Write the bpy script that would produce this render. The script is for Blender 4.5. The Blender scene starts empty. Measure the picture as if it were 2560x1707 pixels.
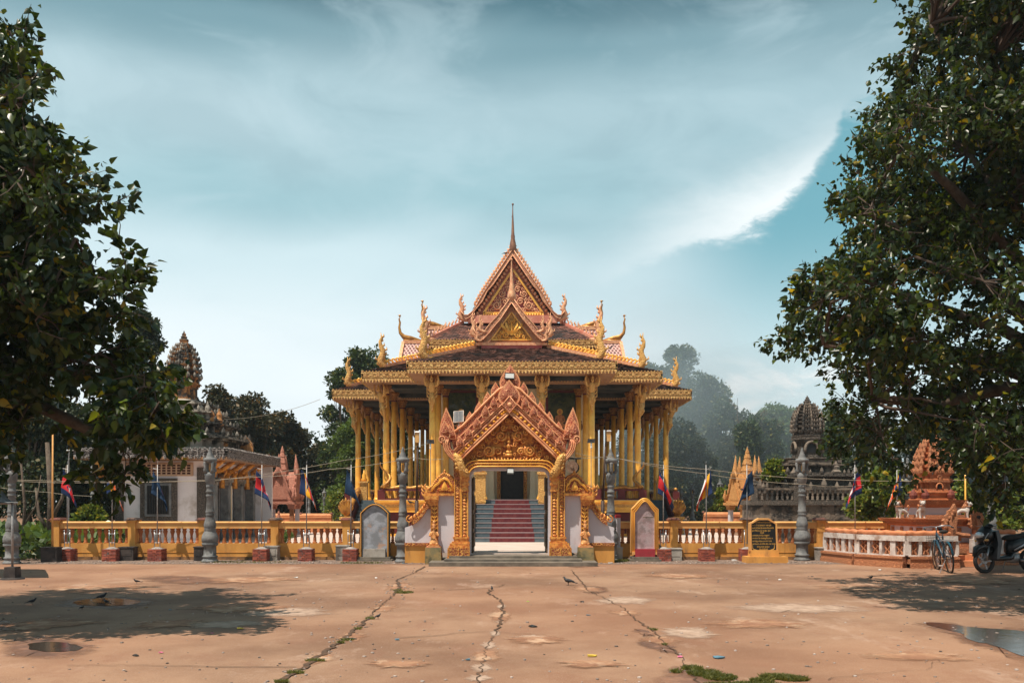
import bpy, math, random
import numpy as np
from mathutils import Vector, Matrix
random.seed(7); rng = np.random.default_rng(7)
C = bpy.context.scene.collection
S = bpy.context.scene
R = math.radians
FP = 2200.0; HY = 1255.0; CZ = 1.6
def P(px, py, D):
    """point of the place seen at a picture position, D metres ahead"""
    return ((px - 1280) / FP * D, D, CZ + (HY - py) / FP * D)
# ---------------------------------------------------------------- camera
cam = bpy.data.cameras.new('camera'); cam.lens = FP / 2560 * 36; cam.sensor_width = 36
cam.shift_y = (HY - 853.5) / 2560; cam.clip_end = 2000; cam.clip_start = .1
co = bpy.data.objects.new('camera', cam); C.objects.link(co)
co.location = (0, 0, CZ); co.rotation_euler = (R(90), 0, 0); S.camera = co
# ---------------------------------------------------------------- sky and sun
SUN = Vector((-0.28, -0.27, 0.92)).normalized()
EL = math.asin(SUN.z); AZ = math.atan2(SUN.x, SUN.y)
w = bpy.data.worlds.new('World'); S.world = w; w.use_nodes = True
N = w.node_tree.nodes; L = w.node_tree.links
N.clear()
def nd(t, N=N, **k):
    n = N.new(t)
    for a, b in k.items(): setattr(n, a, b)
    return n
def mth(op, a, b=None, N=N, L=L, clamp=False):
    n = N.new('ShaderNodeMath'); n.operation = op; n.use_clamp = clamp
    for i, x in enumerate((a, b)):
        if x is None: continue
        if isinstance(x, (int, float)): n.inputs[i].default_value = x
        else: L.new(x, n.inputs[i])
    return n.outputs[0]
def sstep(x, a, b, N=N, L=L):
    n = N.new('ShaderNodeMapRange'); n.interpolation_type = 'SMOOTHSTEP'
    L.new(x, n.inputs[0]); n.inputs[1].default_value = a; n.inputs[2].default_value = b
    return n.outputs[0]
def mixc(f, a, b, N=N, L=L, bt='MIX'):
    n = N.new('ShaderNodeMix'); n.data_type = 'RGBA'; n.blend_type = bt
    for i, x in ((0, f), (6, a), (7, b)):
        if isinstance(x, (int, float)): n.inputs[i].default_value = x
        elif isinstance(x, tuple): n.inputs[i].default_value = (*x[:3], 1)
        else: L.new(x, n.inputs[i])
    return n.outputs[2]
def build_sky():
    tc = nd('ShaderNodeTexCoord'); sp = nd('ShaderNodeSeparateXYZ'); L.new(tc.outputs['Generated'], sp.inputs[0])
    x, y, z = sp.outputs
    az = mth('ARCTAN2', x, y); el = mth('ARCSINE', z)
    sky = nd('ShaderNodeTexSky', sky_type='NISHITA', sun_disc=False)
    sky.sun_elevation = EL; sky.sun_rotation = AZ; sky.air_density = 1.0; sky.dust_density = 1.5; sky.ozone_density = 1.2
    clear = mixc(1.0, sky.outputs[0], (0.62, 1.02, 0.92), bt='MULTIPLY')
    cv = nd('ShaderNodeCombineXYZ'); L.new(az, cv.inputs[0]); L.new(mth('MULTIPLY', el, 2.4), cv.inputs[1])
    def noise(scale, det, rough, off=0.0, dist=0.0):
        mp = nd('ShaderNodeMapping'); L.new(cv.outputs[0], mp.inputs[0]); mp.inputs[1].default_value = (off, off * .7, off * 1.3)
        n = nd('ShaderNodeTexNoise'); n.inputs['Scale'].default_value = scale; n.inputs['Detail'].default_value = det
        n.inputs['Roughness'].default_value = rough; n.inputs['Distortion'].default_value = dist
        L.new(mp.outputs[0], n.inputs[0]); return n.outputs[0]
    n1 = noise(2.1, 3, .45, 3.1, .3); n2 = noise(9, 6, .62, 1.0, .5); n3 = noise(3.4, 2, .4, 7.7)
    # cloud layer colour by elevation: pale at the horizon, grey teal high up
    def ramp(v, stops):
        r = nd('ShaderNodeValToRGB'); L.new(v, r.inputs[0]); e = r.color_ramp.elements
        r.color_ramp.interpolation = 'EASE'
        while len(e) < len(stops): e.new(.5)
        for i, (p, c) in enumerate(stops): e[i].position = p; e[i].color = (*c, 1)
        return r.outputs[0]
    elw = mth('ADD', mth('DIVIDE', el, 1.5708), mth('MULTIPLY', mth('SUBTRACT', n1, .5), .05))
    layer = ramp(elw, [(0.0, (8.4, 9.0, 9.2)), (.09, (8.5, 9.3, 9.6)), (.165, (6.2, 7.8, 8.3)), (.205, (3.6, 5.7, 6.3)), (.262, (4.0, 5.7, 6.3)), (.300, (2.0, 3.5, 4.1)), (.325, (.85, 1.9, 2.4)), (.42, (1.8, 3.2, 3.8)), (1.0, (2.4, 3.8, 4.4))])
    # soft brighter billows inside the layer
    billow = mth('MULTIPLY', sstep(n3, .44, .70), sstep(el, .62, .22))
    layer = mixc(mth('MULTIPLY', billow, .38), layer, (7.0, 8.2, 8.7))
    veil = mth('MULTIPLY', sstep(n1, .40, .66), .22)
    layer = mixc(veil, layer, (2.9, 4.4, 5.0))
    # the clear teal window low on the right: edge line  el = 0.20 + 0.62*(az-0.165) with a wispy border
    ex = mth('MAXIMUM', mth('SUBTRACT', az, .285), 0.0)
    edge = mth('MINIMUM', mth('ADD', mth('ADD', mth('MULTIPLY', mth('SUBTRACT', az, .18), .33), .266), mth('MULTIPLY', mth('MULTIPLY', ex, ex), 11.0)), .388)
    e0 = mth('SUBTRACT', el, edge)
    n4 = noise(26, 7, .7, 4.4, .8)
    e0 = mth('ADD', e0, mth('MULTIPLY', mth('SUBTRACT', n2, .5), .060))
    e0 = mth('ADD', e0, mth('MULTIPLY', mth('SUBTRACT', n4, .5), .030))
    win = mth('MULTIPLY', sstep(e0, .010, -.012), mth('MULTIPLY', sstep(az, .13, .30), sstep(az, 1.25, .85)))
    rim = mth('MULTIPLY', mth('MULTIPLY', sstep(e0, -.006, .012), sstep(e0, .10, .0)), mth('MULTIPLY', mth('MULTIPLY', sstep(az, .06, .31), sstep(az, .40, .36)), sstep(el, .41, .31)))
    n5 = noise(5.5, 6, .6, 2.2, .6)
    layer = mixc(mth('MULTIPLY', mth('MULTIPLY', sstep(n5, .47, .68), sstep(el, .10, .30)), .30), layer, (5.6, 7.2, 7.8))
    layer = mixc(mth('MULTIPLY', mth('MULTIPLY', sstep(n5, .50, .34), sstep(el, .22, .40)), .22), layer, (2.3, 3.7, 4.3))
    layer = mixc(rim, layer, (9.2, 9.7, 9.8))
    low = sstep(el, .31, .07)
    clearc = mixc(low, mixc(.70, clear, (2.1, 4.9, 5.6)), (7.4, 8.7, 9.0))
    c = mixc(win, layer, clearc)
    # small cumulus above the right-hand tree line
    cu = mth('MULTIPLY', sstep(n2, .46, .60), mth('MULTIPLY', sstep(el, .165, .13), mth('MULTIPLY', sstep(az, .20, .245), sstep(el, .03, .06))))
    c = mixc(mth('MULTIPLY', cu, .9), c, (9.6, 9.8, 9.7))
    # below the horizon: a plain dim ground colour
    c = mixc(sstep(el, .0, -.03), c, (1.6, 1.4, 1.2))
    bg = nd('ShaderNodeBackground'); L.new(c, bg.inputs[0]); bg.inputs[1].default_value = 0.085
    o = nd('ShaderNodeOutputWorld'); L.new(bg.outputs[0], o.inputs[0])
build_sky()
sl = bpy.data.lights.new('sun', 'SUN'); sl.energy = 5.0; sl.angle = R(.6); sl.color = (1, .90, .76)
so = bpy.data.objects.new('sun', sl); C.objects.link(so); so.rotation_euler = SUN.to_track_quat('Z', 'Y').to_euler(); so.location = (-20, -20, 40)
vs = S.view_settings; vs.view_transform = 'Standard'; vs.look = 'None'; vs.gamma = 1; vs.exposure = 0.38; vs.use_curve_mapping = False
# ---------------------------------------------------------------- materials
def mat(name, col, col2=None, sc=3.0, rough=.75, metal=0.0, bump=0.0, bs=30.0, col3=None, sc3=.6, t3=(.5, .65), rnd=0.0, spec=.3, stretch=None, world=True):
    m = bpy.data.materials.new(name); m.use_nodes = True
    N = m.node_tree.nodes; L = m.node_tree.links; b = N['Principled BSDF']
    b.inputs['Roughness'].default_value = rough; b.inputs['Metallic'].default_value = metal
    b.inputs['Specular IOR Level'].default_value = spec
    if world: tv = N.new('ShaderNodeNewGeometry').outputs['Position']
    else: tv = N.new('ShaderNodeTexCoord').outputs['Object']
    if stretch:
        mp = N.new('ShaderNodeMapping'); mp.inputs[3].default_value = stretch; L.new(tv, mp.inputs[0]); tv = mp.outputs[0]
    def noise(s, d=5, r=.6):
        n = N.new('ShaderNodeTexNoise'); n.inputs['Scale'].default_value = s; n.inputs['Detail'].default_value = d; n.inputs['Roughness'].default_value = r
        L.new(tv, n.inputs[0]); return n.outputs[0]
    c = col
    if col2: c = mixc(sstep(noise(sc), .38, .62, N, L), col, col2, N, L)
    if col3: c = mixc(sstep(noise(sc3, 7, .68), t3[0], t3[1], N, L), c, col3, N, L)
    if rnd:
        g = N.new('ShaderNodeNewGeometry'); oi = N.new('ShaderNodeObjectInfo')
        r = mth('FRACT', mth('ADD', g.outputs['Random Per Island'], oi.outputs['Random'], N, L), None, N, L)
        hv = N.new('ShaderNodeHueSaturation'); L.new(mth('ADD', mth('MULTIPLY', r, 2 * rnd, N, L), 1 - rnd, N, L), hv.inputs['Value'])
        if isinstance(c, tuple): hv.inputs['Color'].default_value = (*c, 1)
        else: L.new(c, hv.inputs['Color'])
        c = hv.outputs[0]
    if isinstance(c, tuple): b.inputs['Base Color'].default_value = (*c, 1)
    else: L.new(c, b.inputs['Base Color'])
    if bump:
        bp = N.new('ShaderNodeBump'); bp.inputs['Strength'].default_value = 1; bp.inputs['Distance'].default_value = bump
        L.new(noise(bs, 4, .6), bp.inputs['Height']); L.new(bp.outputs[0], b.inputs['Normal'])
    return m
def carved(name, hi, lo, sc=9.0, depth=.02, rough=.5, metal=.15, t=(.05, .16), wave=True, dirt=None):
    """relief of scrolls: bright raised lines and bosses over a darker ground"""
    m = bpy.data.materials.new(name); m.use_nodes = True
    N = m.node_tree.nodes; L = m.node_tree.links; b = N['Principled BSDF']
    b.inputs['Roughness'].default_value = rough; b.inputs['Metallic'].default_value = metal
    tv = N.new('ShaderNodeTexCoord').outputs['Object']
    ns = N.new('ShaderNodeTexNoise'); ns.inputs['Scale'].default_value = sc * .5; ns.inputs['Detail'].default_value = 2; L.new(tv, ns.inputs[0])
    ad = N.new('ShaderNodeVectorMath'); ad.operation = 'MULTIPLY_ADD'; L.new(ns.outputs[1], ad.inputs[0]); ad.inputs[1].default_value = (.9 / sc,) * 3; L.new(tv, ad.inputs[2])
    v1 = N.new('ShaderNodeTexVoronoi'); v1.feature = 'DISTANCE_TO_EDGE'; v1.inputs['Scale'].default_value = sc; L.new(ad.outputs[0], v1.inputs[0])
    v2 = N.new('ShaderNodeTexVoronoi'); v2.feature = 'F1'; v2.inputs['Scale'].default_value = sc * 2.3; L.new(ad.outputs[0], v2.inputs[0])
    edge = sstep(v1.outputs[0], t[1], t[0], N, L)
    boss = sstep(v2.outputs[0], .42, .2, N, L)
    h = mth('MAXIMUM', edge, mth('MULTIPLY', boss, .8, N, L), N, L)
    c = mixc(h, lo, hi, N, L)
    if dirt:
        n = N.new('ShaderNodeTexNoise'); n.inputs['Scale'].default_value = 1.6; n.inputs['Detail'].default_value = 7; n.inputs['Roughness'].default_value = .7
        L.new(tv, n.inputs[0]); c = mixc(sstep(n.outputs[0], dirt[1], dirt[2], N, L), c, dirt[0], N, L)
    L.new(c, b.inputs['Base Color'])
    bp = N.new('ShaderNodeBump'); bp.inputs['Distance'].default_value = depth; L.new(h, bp.inputs['Height']); L.new(bp.outputs[0], b.inputs['Normal'])
    return m
def leafmat(name, a, b_, tr=.35, yellow=None, yf=.93, rough=.45):
    m = bpy.data.materials.new(name); m.use_nodes = True
    N = m.node_tree.nodes; L = m.node_tree.links; N.remove(N['Principled BSDF']); out = N['Material Output']
    g = N.new('ShaderNodeNewGeometry'); r = g.outputs['Random Per Island']
    c = mixc(r, a, b_, N, L)
    if yellow: c = mixc(sstep(r, yf, yf + .01, N, L), c, yellow, N, L)
    d = N.new('ShaderNodeBsdfPrincipled'); d.inputs['Roughness'].default_value = rough; d.inputs['Specular IOR Level'].default_value = .35; L.new(c, d.inputs['Base Color'])
    t = N.new('ShaderNodeBsdfTranslucent'); L.new(mixc(1.0, c, (1.6, 1.5, .5), N, L, bt='MULTIPLY'), t.inputs[0])
    mx = N.new('ShaderNodeMixShader'); mx.inputs[0].default_value = tr
    L.new(d.outputs[0], mx.inputs[1]); L.new(t.outputs[0], mx.inputs[2]); L.new(mx.outputs[0], out.inputs[0])
    return m
M = {}
M['gold'] = mat('gold_paint', (.92, .49, .08), (.78, .36, .05), 2.5, rough=.32, metal=.12, bump=.002, bs=14, spec=.5)
M['gold_dark'] = mat('old_gold_paint', (.50, .24, .05), (.28, .12, .03), 5, rough=.42, metal=.3, bump=.004, bs=30)
M['gold_carve'] = carved('gilt_carving', (.84, .50, .15), (.62, .30, .08), 16, .02, .45, .2)
M['frieze'] = carved('gilt_frieze_carving', (.84, .55, .20), (.42, .16, .04), 17, .02, .5, .15)
M['gate_red'] = carved('red_gilt_carving', (.76, .33, .15), (.30, .045, .022), 17, .03, .5, .08, t=(.03, .12))
M['gate_gold'] = carved('gold_red_carving', (.80, .38, .08), (.26, .045, .02), 17, .03, .45, .15, t=(.03, .13))
M['gate_pink'] = mat('red_ochre_paint', (.56, .19, .09), (.66, .27, .13), 5, rough=.6, bump=.006, bs=40)
M['gate_scroll'] = mat('gilded_scrollwork', (.74, .36, .085), (.46, .14, .035), 14, rough=.42, metal=.25, bump=.006, bs=45)
M['tymp'] = mat('yellow_red_ground', (.62, .25, .05), (.26, .05, .02), 7, rough=.7)
M['pink_carve'] = carved('pink_gilt_carving', (.76, .42, .23), (.40, .11, .07), 15, .03, .6, .05, dirt=((.16, .10, .08), .58, .75))
M['pink'] = mat('faded_pink_paint', (.56, .19, .13), (.66, .30, .20), 3, rough=.7, bump=.004, col3=(.25, .15, .12), sc3=1.5, t3=(.6, .75))
M['magenta'] = mat('magenta_paint', (.34, .07, .07), (.42, .13, .11), 3, rough=.7)
M['gilt_pink'] = mat('rose_gold_paint', (.76, .42, .23), (.60, .26, .14), 9, rough=.5, metal=.15, bump=.006, bs=30)
M['maroon'] = mat('maroon_paint', (.11, .018, .02), (.085, .016, .018), 2, rough=.6, bump=.002)
M['tile'] = mat('weathered_roof_tile', (.15, .075, .06), (.26, .105, .075), 2.2, rough=.8, rnd=.55, col3=(.045, .042, .042), sc3=.8, t3=(.50, .66))
M['tile_red'] = mat('red_lattice_tile', (.10, .05, .05), (.22, .10, .09), 3, rough=.8, rnd=.4)
M['under'] = mat('tile_bedding', (.05, .04, .04), rough=.9)
M['under_pale'] = mat('pale_pink_joint', (.62, .40, .36), rough=.9)
M['white_wall'] = mat('white_limewash', (.52, .50, .55), (.58, .55, .59), 1.2, rough=.85, bump=.003, bs=20, col3=(.34, .28, .26), sc3=1.8, t3=(.56, .80), stretch=(1, 1, .35))
M['hall_wall'] = mat('stained_limewash', (.68, .63, .64), (.74, .68, .68), 1.0, rough=.88, bump=.003, bs=20, col3=(.40, .33, .28), sc3=.7, t3=(.52, .74))
M['cream'] = mat('cream_paint', (.68, .55, .36), (.72, .60, .42), 1.5, rough=.7)
M['ochre'] = mat('ochre_wall_paint', (.62, .30, .075), (.52, .235, .055), 2.2, rough=.8, bump=.004, bs=18, col3=(.24, .13, .06), sc3=2.4, t3=(.53, .74), stretch=(1, 1, .3))
M['ochre_top'] = mat('ochre_rail_paint', (.68, .36, .12), (.62, .30, .10), 3, rough=.75, bump=.003, col3=(.38, .24, .14), sc3=2.2, t3=(.58, .75))
M['baluster'] = mat('brown_baluster_paint', (.40, .14, .045), (.30, .095, .035), 6, rough=.62, rnd=.12, col3=(.64, .36, .14), sc3=7, t3=(.62, .7))
M['grey_cast'] = mat('grey_cast_concrete', (.13, .135, .14), (.20, .20, .20), 5, rough=.8, bump=.006, bs=26, col3=(.075, .07, .065), sc3=1.8, t3=(.50, .72))
M['stone_old'] = mat('blackened_stone', (.24, .21, .18), (.36, .32, .27), 4, rough=.9, bump=.02, bs=14, col3=(.035, .033, .03), sc3=1.3, t3=(.42, .56))
M['stone_dark'] = carved('carved_dark_stone', (.17, .135, .11), (.05, .042, .036), 19, .03, .9, 0)
M['stone_brown'] = mat('brown_weathered_stone', (.15, .12, .10), (.22, .17, .13), 4, rough=.9, bump=.02, bs=14, col3=(.03, .028, .027), sc3=1.5, t3=(.45, .6))
M['fringe'] = carved('grey_fringe_carving', (.34, .30, .28), (.06, .045, .04), 13, .03, .85, 0)
M['orange_stone'] = mat('orange_painted_stone', (.50, .22, .07), (.38, .17, .065), 6, rough=.8, bump=.02, bs=18, col3=(.05, .042, .036), sc3=3.2, t3=(.42, .56))
M['terracotta'] = mat('terracotta_cast', (.60, .24, .11), (.50, .18, .08), 5, rough=.7, bump=.008, bs=25)
M['terra_carve'] = carved('terracotta_carving', (.60, .25, .11), (.40, .135, .06), 24, .03, .7, 0)
M['pink_stone'] = carved('pink_cast_carving', (.72, .31, .21), (.56, .20, .13), 28, .03, .65, 0)
M['orange_cast'] = carved('orange_cast_carving', (.84, .44, .15), (.60, .24, .07), 28, .03, .55, .1)
M['brick'] = mat('red_brick', (.33, .085, .05), (.24, .06, .045), 9, rough=.9, rnd=.3, bump=.004, bs=60, col3=(.16, .12, .11), sc3=4, t3=(.55, .7))
M['mortar'] = mat('grey_mortar', (.26, .22, .20), (.34, .30, .28), 9, rough=.95, bump=.005)
M['spire_metal'] = mat('dull_bronze_spire', (.30, .15, .09), (.20, .10, .07), 5, rough=.55, metal=.2)
M['concrete'] = mat('stained_concrete', (.30, .27, .24), (.40, .36, .32), 3, rough=.9, bump=.005, bs=30, col3=(.12, .10, .085), sc3=1.6, t3=(.50, .68))
M['moss_conc'] = mat('mossy_ochre_concrete', (.33, .22, .09), (.20, .17, .09), 4, rough=.9, bump=.006, col3=(.09, .085, .05), sc3=2.2, t3=(.48, .62))
M['white_post'] = mat('white_painted_concrete', (.64, .58, .54), (.50, .42, .38), 6, rough=.85, bump=.005, col3=(.33, .22, .17), sc3=3, t3=(.52, .72))
M['step'] = mat('dark_step_concrete', (.13, .11, .09), (.20, .165, .13), 4, rough=.9, bump=.004, col3=(.07, .06, .05), sc3=1.6, t3=(.5, .7))
M['blue_step'] = mat('blue_grey_step', (.085, .115, .135), (.12, .15, .17), 6, rough=.7, bump=.002, col3=(.10, .13, .15), sc3=2.5)
M['nosing'] = mat('step_nosing', (.34, .28, .28), rough=.7)
M['carpet'] = mat('red_stair_carpet', (.13, .026, .032), (.18, .045, .045), 7, rough=.95, bump=.003, bs=90)
M['court'] = mat('pale_tiled_courtyard', (.50, .40, .345), (.56, .46, .40), 1.5, rough=.6)
M['black'] = mat('black_paint', (.012, .012, .013), rough=.5)
M['door'] = mat('dark_door_paint', (.020, .016, .016), (.03, .024, .022), 8, rough=.55)
M['metal'] = mat('stainless_steel', (.34, .35, .37), rough=.35, metal=.9)
M['galv'] = mat('galvanised_pipe', (.34, .33, .33), (.26, .25, .25), 20, rough=.5, metal=.5)
M['brown_pole'] = mat('brown_painted_steel', (.045, .025, .02), (.06, .035, .025), 6, rough=.6)
M['wire'] = mat('pale_cable', (.36, .31, .24), rough=.8)
M['bark'] = mat('tree_bark', (.085, .06, .045), (.13, .10, .075), 7, rough=.95, bump=.02, bs=20)
M['twig'] = mat('twig_bark', (.075, .052, .04), rough=.9)
M['glass'] = mat('lamp_glass', (.62, .63, .62), rough=.12, spec=.8)
M['panel'] = mat('solar_cells', (.012, .02, .035), (.018, .03, .05), 12, rough=.45, spec=.3)
M['amber'] = mat('amber_lamp_cover', (.58, .32, .11), (.62, .38, .16), 8, rough=.35)
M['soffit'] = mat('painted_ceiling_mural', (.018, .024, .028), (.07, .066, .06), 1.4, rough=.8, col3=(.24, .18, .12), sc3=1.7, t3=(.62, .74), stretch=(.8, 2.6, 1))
M['soffit_rim'] = mat('buff_eave_board', (.40, .23, .13), (.34, .19, .11), 3, rough=.75)
M['leaf_big'] = leafmat('bodhi_leaf', (.009, .022, .006), (.048, .070, .013), .30, (.24, .18, .015), .965, .34)
M['leaf_sun'] = leafmat('sunlit_leaf', (.08, .13, .015), (.20, .19, .02), .45, (.38, .28, .03), .9, .4)  # brighter leaf copy; sun highlights in the crowns are put into its colour
M['leaf_dark'] = leafmat('dark_foliage', (.012, .026, .011), (.040, .050, .016), .15, (.09, .07, .015), .93)
M['leaf_mid'] = leafmat('mid_green_foliage', (.022, .045, .014), (.06, .085, .022), .2, (.16, .15, .03), .92)
M['leaf_light'] = leafmat('light_green_foliage', (.06, .11, .03), (.12, .17, .05), .3)
M['leaf_brown'] = leafmat('bronze_green_foliage', (.016, .026, .011), (.06, .047, .016), .15, (.13, .07, .015), .88)
M['frangipani'] = leafmat('glossy_shrub_leaf', (.06, .10, .02), (.17, .20, .04), .35, (.34, .28, .06), .9, .3)
M['mural_ground'] = mat('dark_green_mural', (.012, .022, .012), (.05, .055, .02), 2.6, rough=.5, col3=(.06, .09, .10), sc3=1.2, t3=(.55, .7))
M['mural_leaf'] = mat('mural_leaf_green', (.01, .025, .008), (.05, .055, .015), 9, rough=.5)
M['halo'] = mat('mural_halo_yellow', (.50, .28, .04), rough=.5)
M['robe'] = mat('mural_orange_robe', (.32, .11, .035), (.40, .18, .07), 12, rough=.5)
M['robe_pale'] = mat('mural_pale_robe', (.22, .09, .05), (.12, .07, .05), 8, rough=.5)
M['wood_leaf'] = mat('dark_carved_timber', (.05, .03, .015), (.10, .055, .02), 9, rough=.6)
M['gate_pinkgold'] = mat('rim_paint_salmon', (.68, .27, .13), (.78, .40, .20), 9, rough=.5, bump=.005, bs=40)
M['gate_fieldred'] = mat('deep_red_paint', (.32, .03, .02), (.40, .06, .03), 9, rough=.6)
M['statue_gold'] = mat('gilded_cast_figure', (.66, .33, .12), (.52, .22, .08), 12, rough=.5, metal=.15)
M['bronze'] = mat('weathered_bronze', (.36, .24, .17), (.26, .16, .11), 6, rough=.5, metal=.4, bump=.003)
M['gold_cap'] = carved('shaded_gold_lotus', (.46, .21, .045), (.16, .05, .02), 16, .02, .5, .2)  # darkened gold: shade under the eaves is put into the capital colour
M['wet'] = mat('damp_dirt_stain', (.18, .085, .05), (.14, .07, .045), 2.5, rough=.5, bump=.006, bs=14, col3=(.30, .15, .09), sc3=1.8, t3=(.50, .62))
M['foot_grime'] = mat('mud_splashed_paint', (.30, .15, .06), (.16, .09, .05), 5, rough=.95, bump=.006)
M['drift'] = mat('thin_dirt_drift', (.27, .13, .075), (.36, .19, .11), 3, rough=.9, bump=.01, bs=30, col3=(.46, .29, .19), sc3=2.5, t3=(.5, .6))
M['water'] = mat('puddle_water', (.05, .033, .024), (.035, .025, .02), 1, rough=.10, spec=.5, bump=.0015, bs=6)
M['crackd'] = mat('crack_soil', (.12, .065, .04), (.07, .045, .03), 9, rough=.95, bump=.02, bs=40)
M['patch'] = mat('pale_patched_concrete', (.44, .31, .235), (.36, .24, .175), 5, rough=.9, bump=.008, bs=24)
M['gravel'] = mat('dirt_verge', (.17, .115, .09), (.26, .18, .14), 9, rough=.95, bump=.03, bs=22, col3=(.10, .075, .06), sc3=14, t3=(.5, .6))
M['pebble'] = mat('pebble_stone', (.16, .12, .10), (.34, .28, .25), 5, rough=.9, rnd=.5)
M['soil'] = mat('red_earth', (.20, .10, .055), (.28, .15, .09), 1.5, rough=.95, bump=.03, bs=4, col3=(.09, .06, .035), sc3=.7, t3=(.5, .6))
M['grass'] = leafmat('grass_blade', (.06, .085, .02), (.19, .17, .045), .3)
M['cap_dark'] = mat('blackened_pier_cap', (.06, .045, .04), (.14, .09, .07), 6, rough=.9, bump=.006)
M['cap_red'] = mat('dull_red_pier_cap', (.20, .07, .05), (.09, .05, .04), 6, rough=.9, bump=.006)
M['red_paint'] = mat('bright_red_paint', (.45, .03, .04), (.36, .03, .04), 5, rough=.6)
M['orange_cope'] = mat('orange_coping_paint', (.66, .30, .14), (.56, .23, .10), 4, rough=.7)
M['dark_block'] = mat('blackened_concrete', (.035, .03, .03), (.07, .055, .05), 4, rough=.9, bump=.006)
M['stele_dark'] = mat('mossy_black_stone', (.045, .045, .035), (.10, .085, .05), 5, rough=.9, bump=.006, col3=(.20, .13, .05), sc3=4, t3=(.55, .68))
M['stele_face'] = mat('blotched_grey_marble', (.34, .36, .41), (.20, .21, .23), 5, rough=.75, col3=(.42, .25, .17), sc3=2.6, t3=(.53, .66), bump=.003)
M['pink_face'] = mat('worn_pink_limestone', (.44, .34, .36), (.50, .40, .42), 5, rough=.8, col3=(.26, .21, .21), sc3=3.4, t3=(.48, .62))
M['faint_letter'] = mat('faint_red_lettering', (.38, .20, .20), (.24, .20, .21), 5, rough=.9)
M['red_paint2'] = mat('dark_red_plinth_paint', (.34, .03, .045), (.28, .03, .04), 5, rough=.6)
M['sign_black'] = mat('polished_black_stone', (.010, .012, .014), (.018, .02, .022), 6, rough=.35)
M['sign_letter'] = mat('yellow_lettering', (.52, .30, .07), rough=.6)
M['tarp'] = mat('dark_blue_tarpaulin', (.010, .014, .018), (.022, .03, .036), 3, rough=.95, spec=.03, bump=.01, bs=5)
M['vent'] = mat('buff_vent_block', (.54, .38, .26), (.48, .32, .22), 5, rough=.8)
M['vent_dark'] = mat('dark_red_void', (.06, .022, .018), rough=.9)
M['gilt_old'] = mat('tarnished_orange_gilding', (.70, .32, .055), (.42, .17, .035), 9, rough=.5, metal=.2, col3=(.10, .06, .04), sc3=2, t3=(.52, .66), bump=.02, bs=14)
M['dark_terra'] = mat('dark_red_terracotta', (.22, .055, .035), (.15, .04, .03), 8, rough=.6, bump=.01, bs=40)
M['lion_white'] = mat('weathered_white_paint', (.58, .54, .50), (.46, .40, .36), 7, rough=.8, bump=.004)
M['bike_blue'] = mat('blue_bicycle_paint', (.02, .05, .085), (.03, .065, .09), 9, rough=.4, spec=.5)
M['bike_teal'] = mat('teal_mudguard', (.015, .08, .12), rough=.35)
M['rubber'] = mat('black_rubber', (.02, .018, .018), (.035, .03, .028), 20, rough=.8)
M['rust'] = mat('rusty_steel', (.20, .10, .05), (.30, .18, .11), 20, rough=.6, metal=.3)
M['wire_dark'] = mat('dark_wire', (.06, .045, .04), rough=.6)
M['scoot'] = mat('black_scooter_paint', (.008, .009, .011), (.014, .015, .018), 6, rough=.3, spec=.4)
M['silver'] = mat('silver_plastic', (.35, .37, .40), rough=.3, metal=.7)
M['headlamp'] = mat('headlamp_glass', (.55, .60, .64), rough=.08, spec=.9, metal=.3)
M['bird'] = mat('black_feathers', (.012, .013, .018), (.03, .03, .035), 14, rough=.5)
M['bird_beak'] = mat('dark_horn', (.06, .035, .03), rough=.6)
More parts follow.
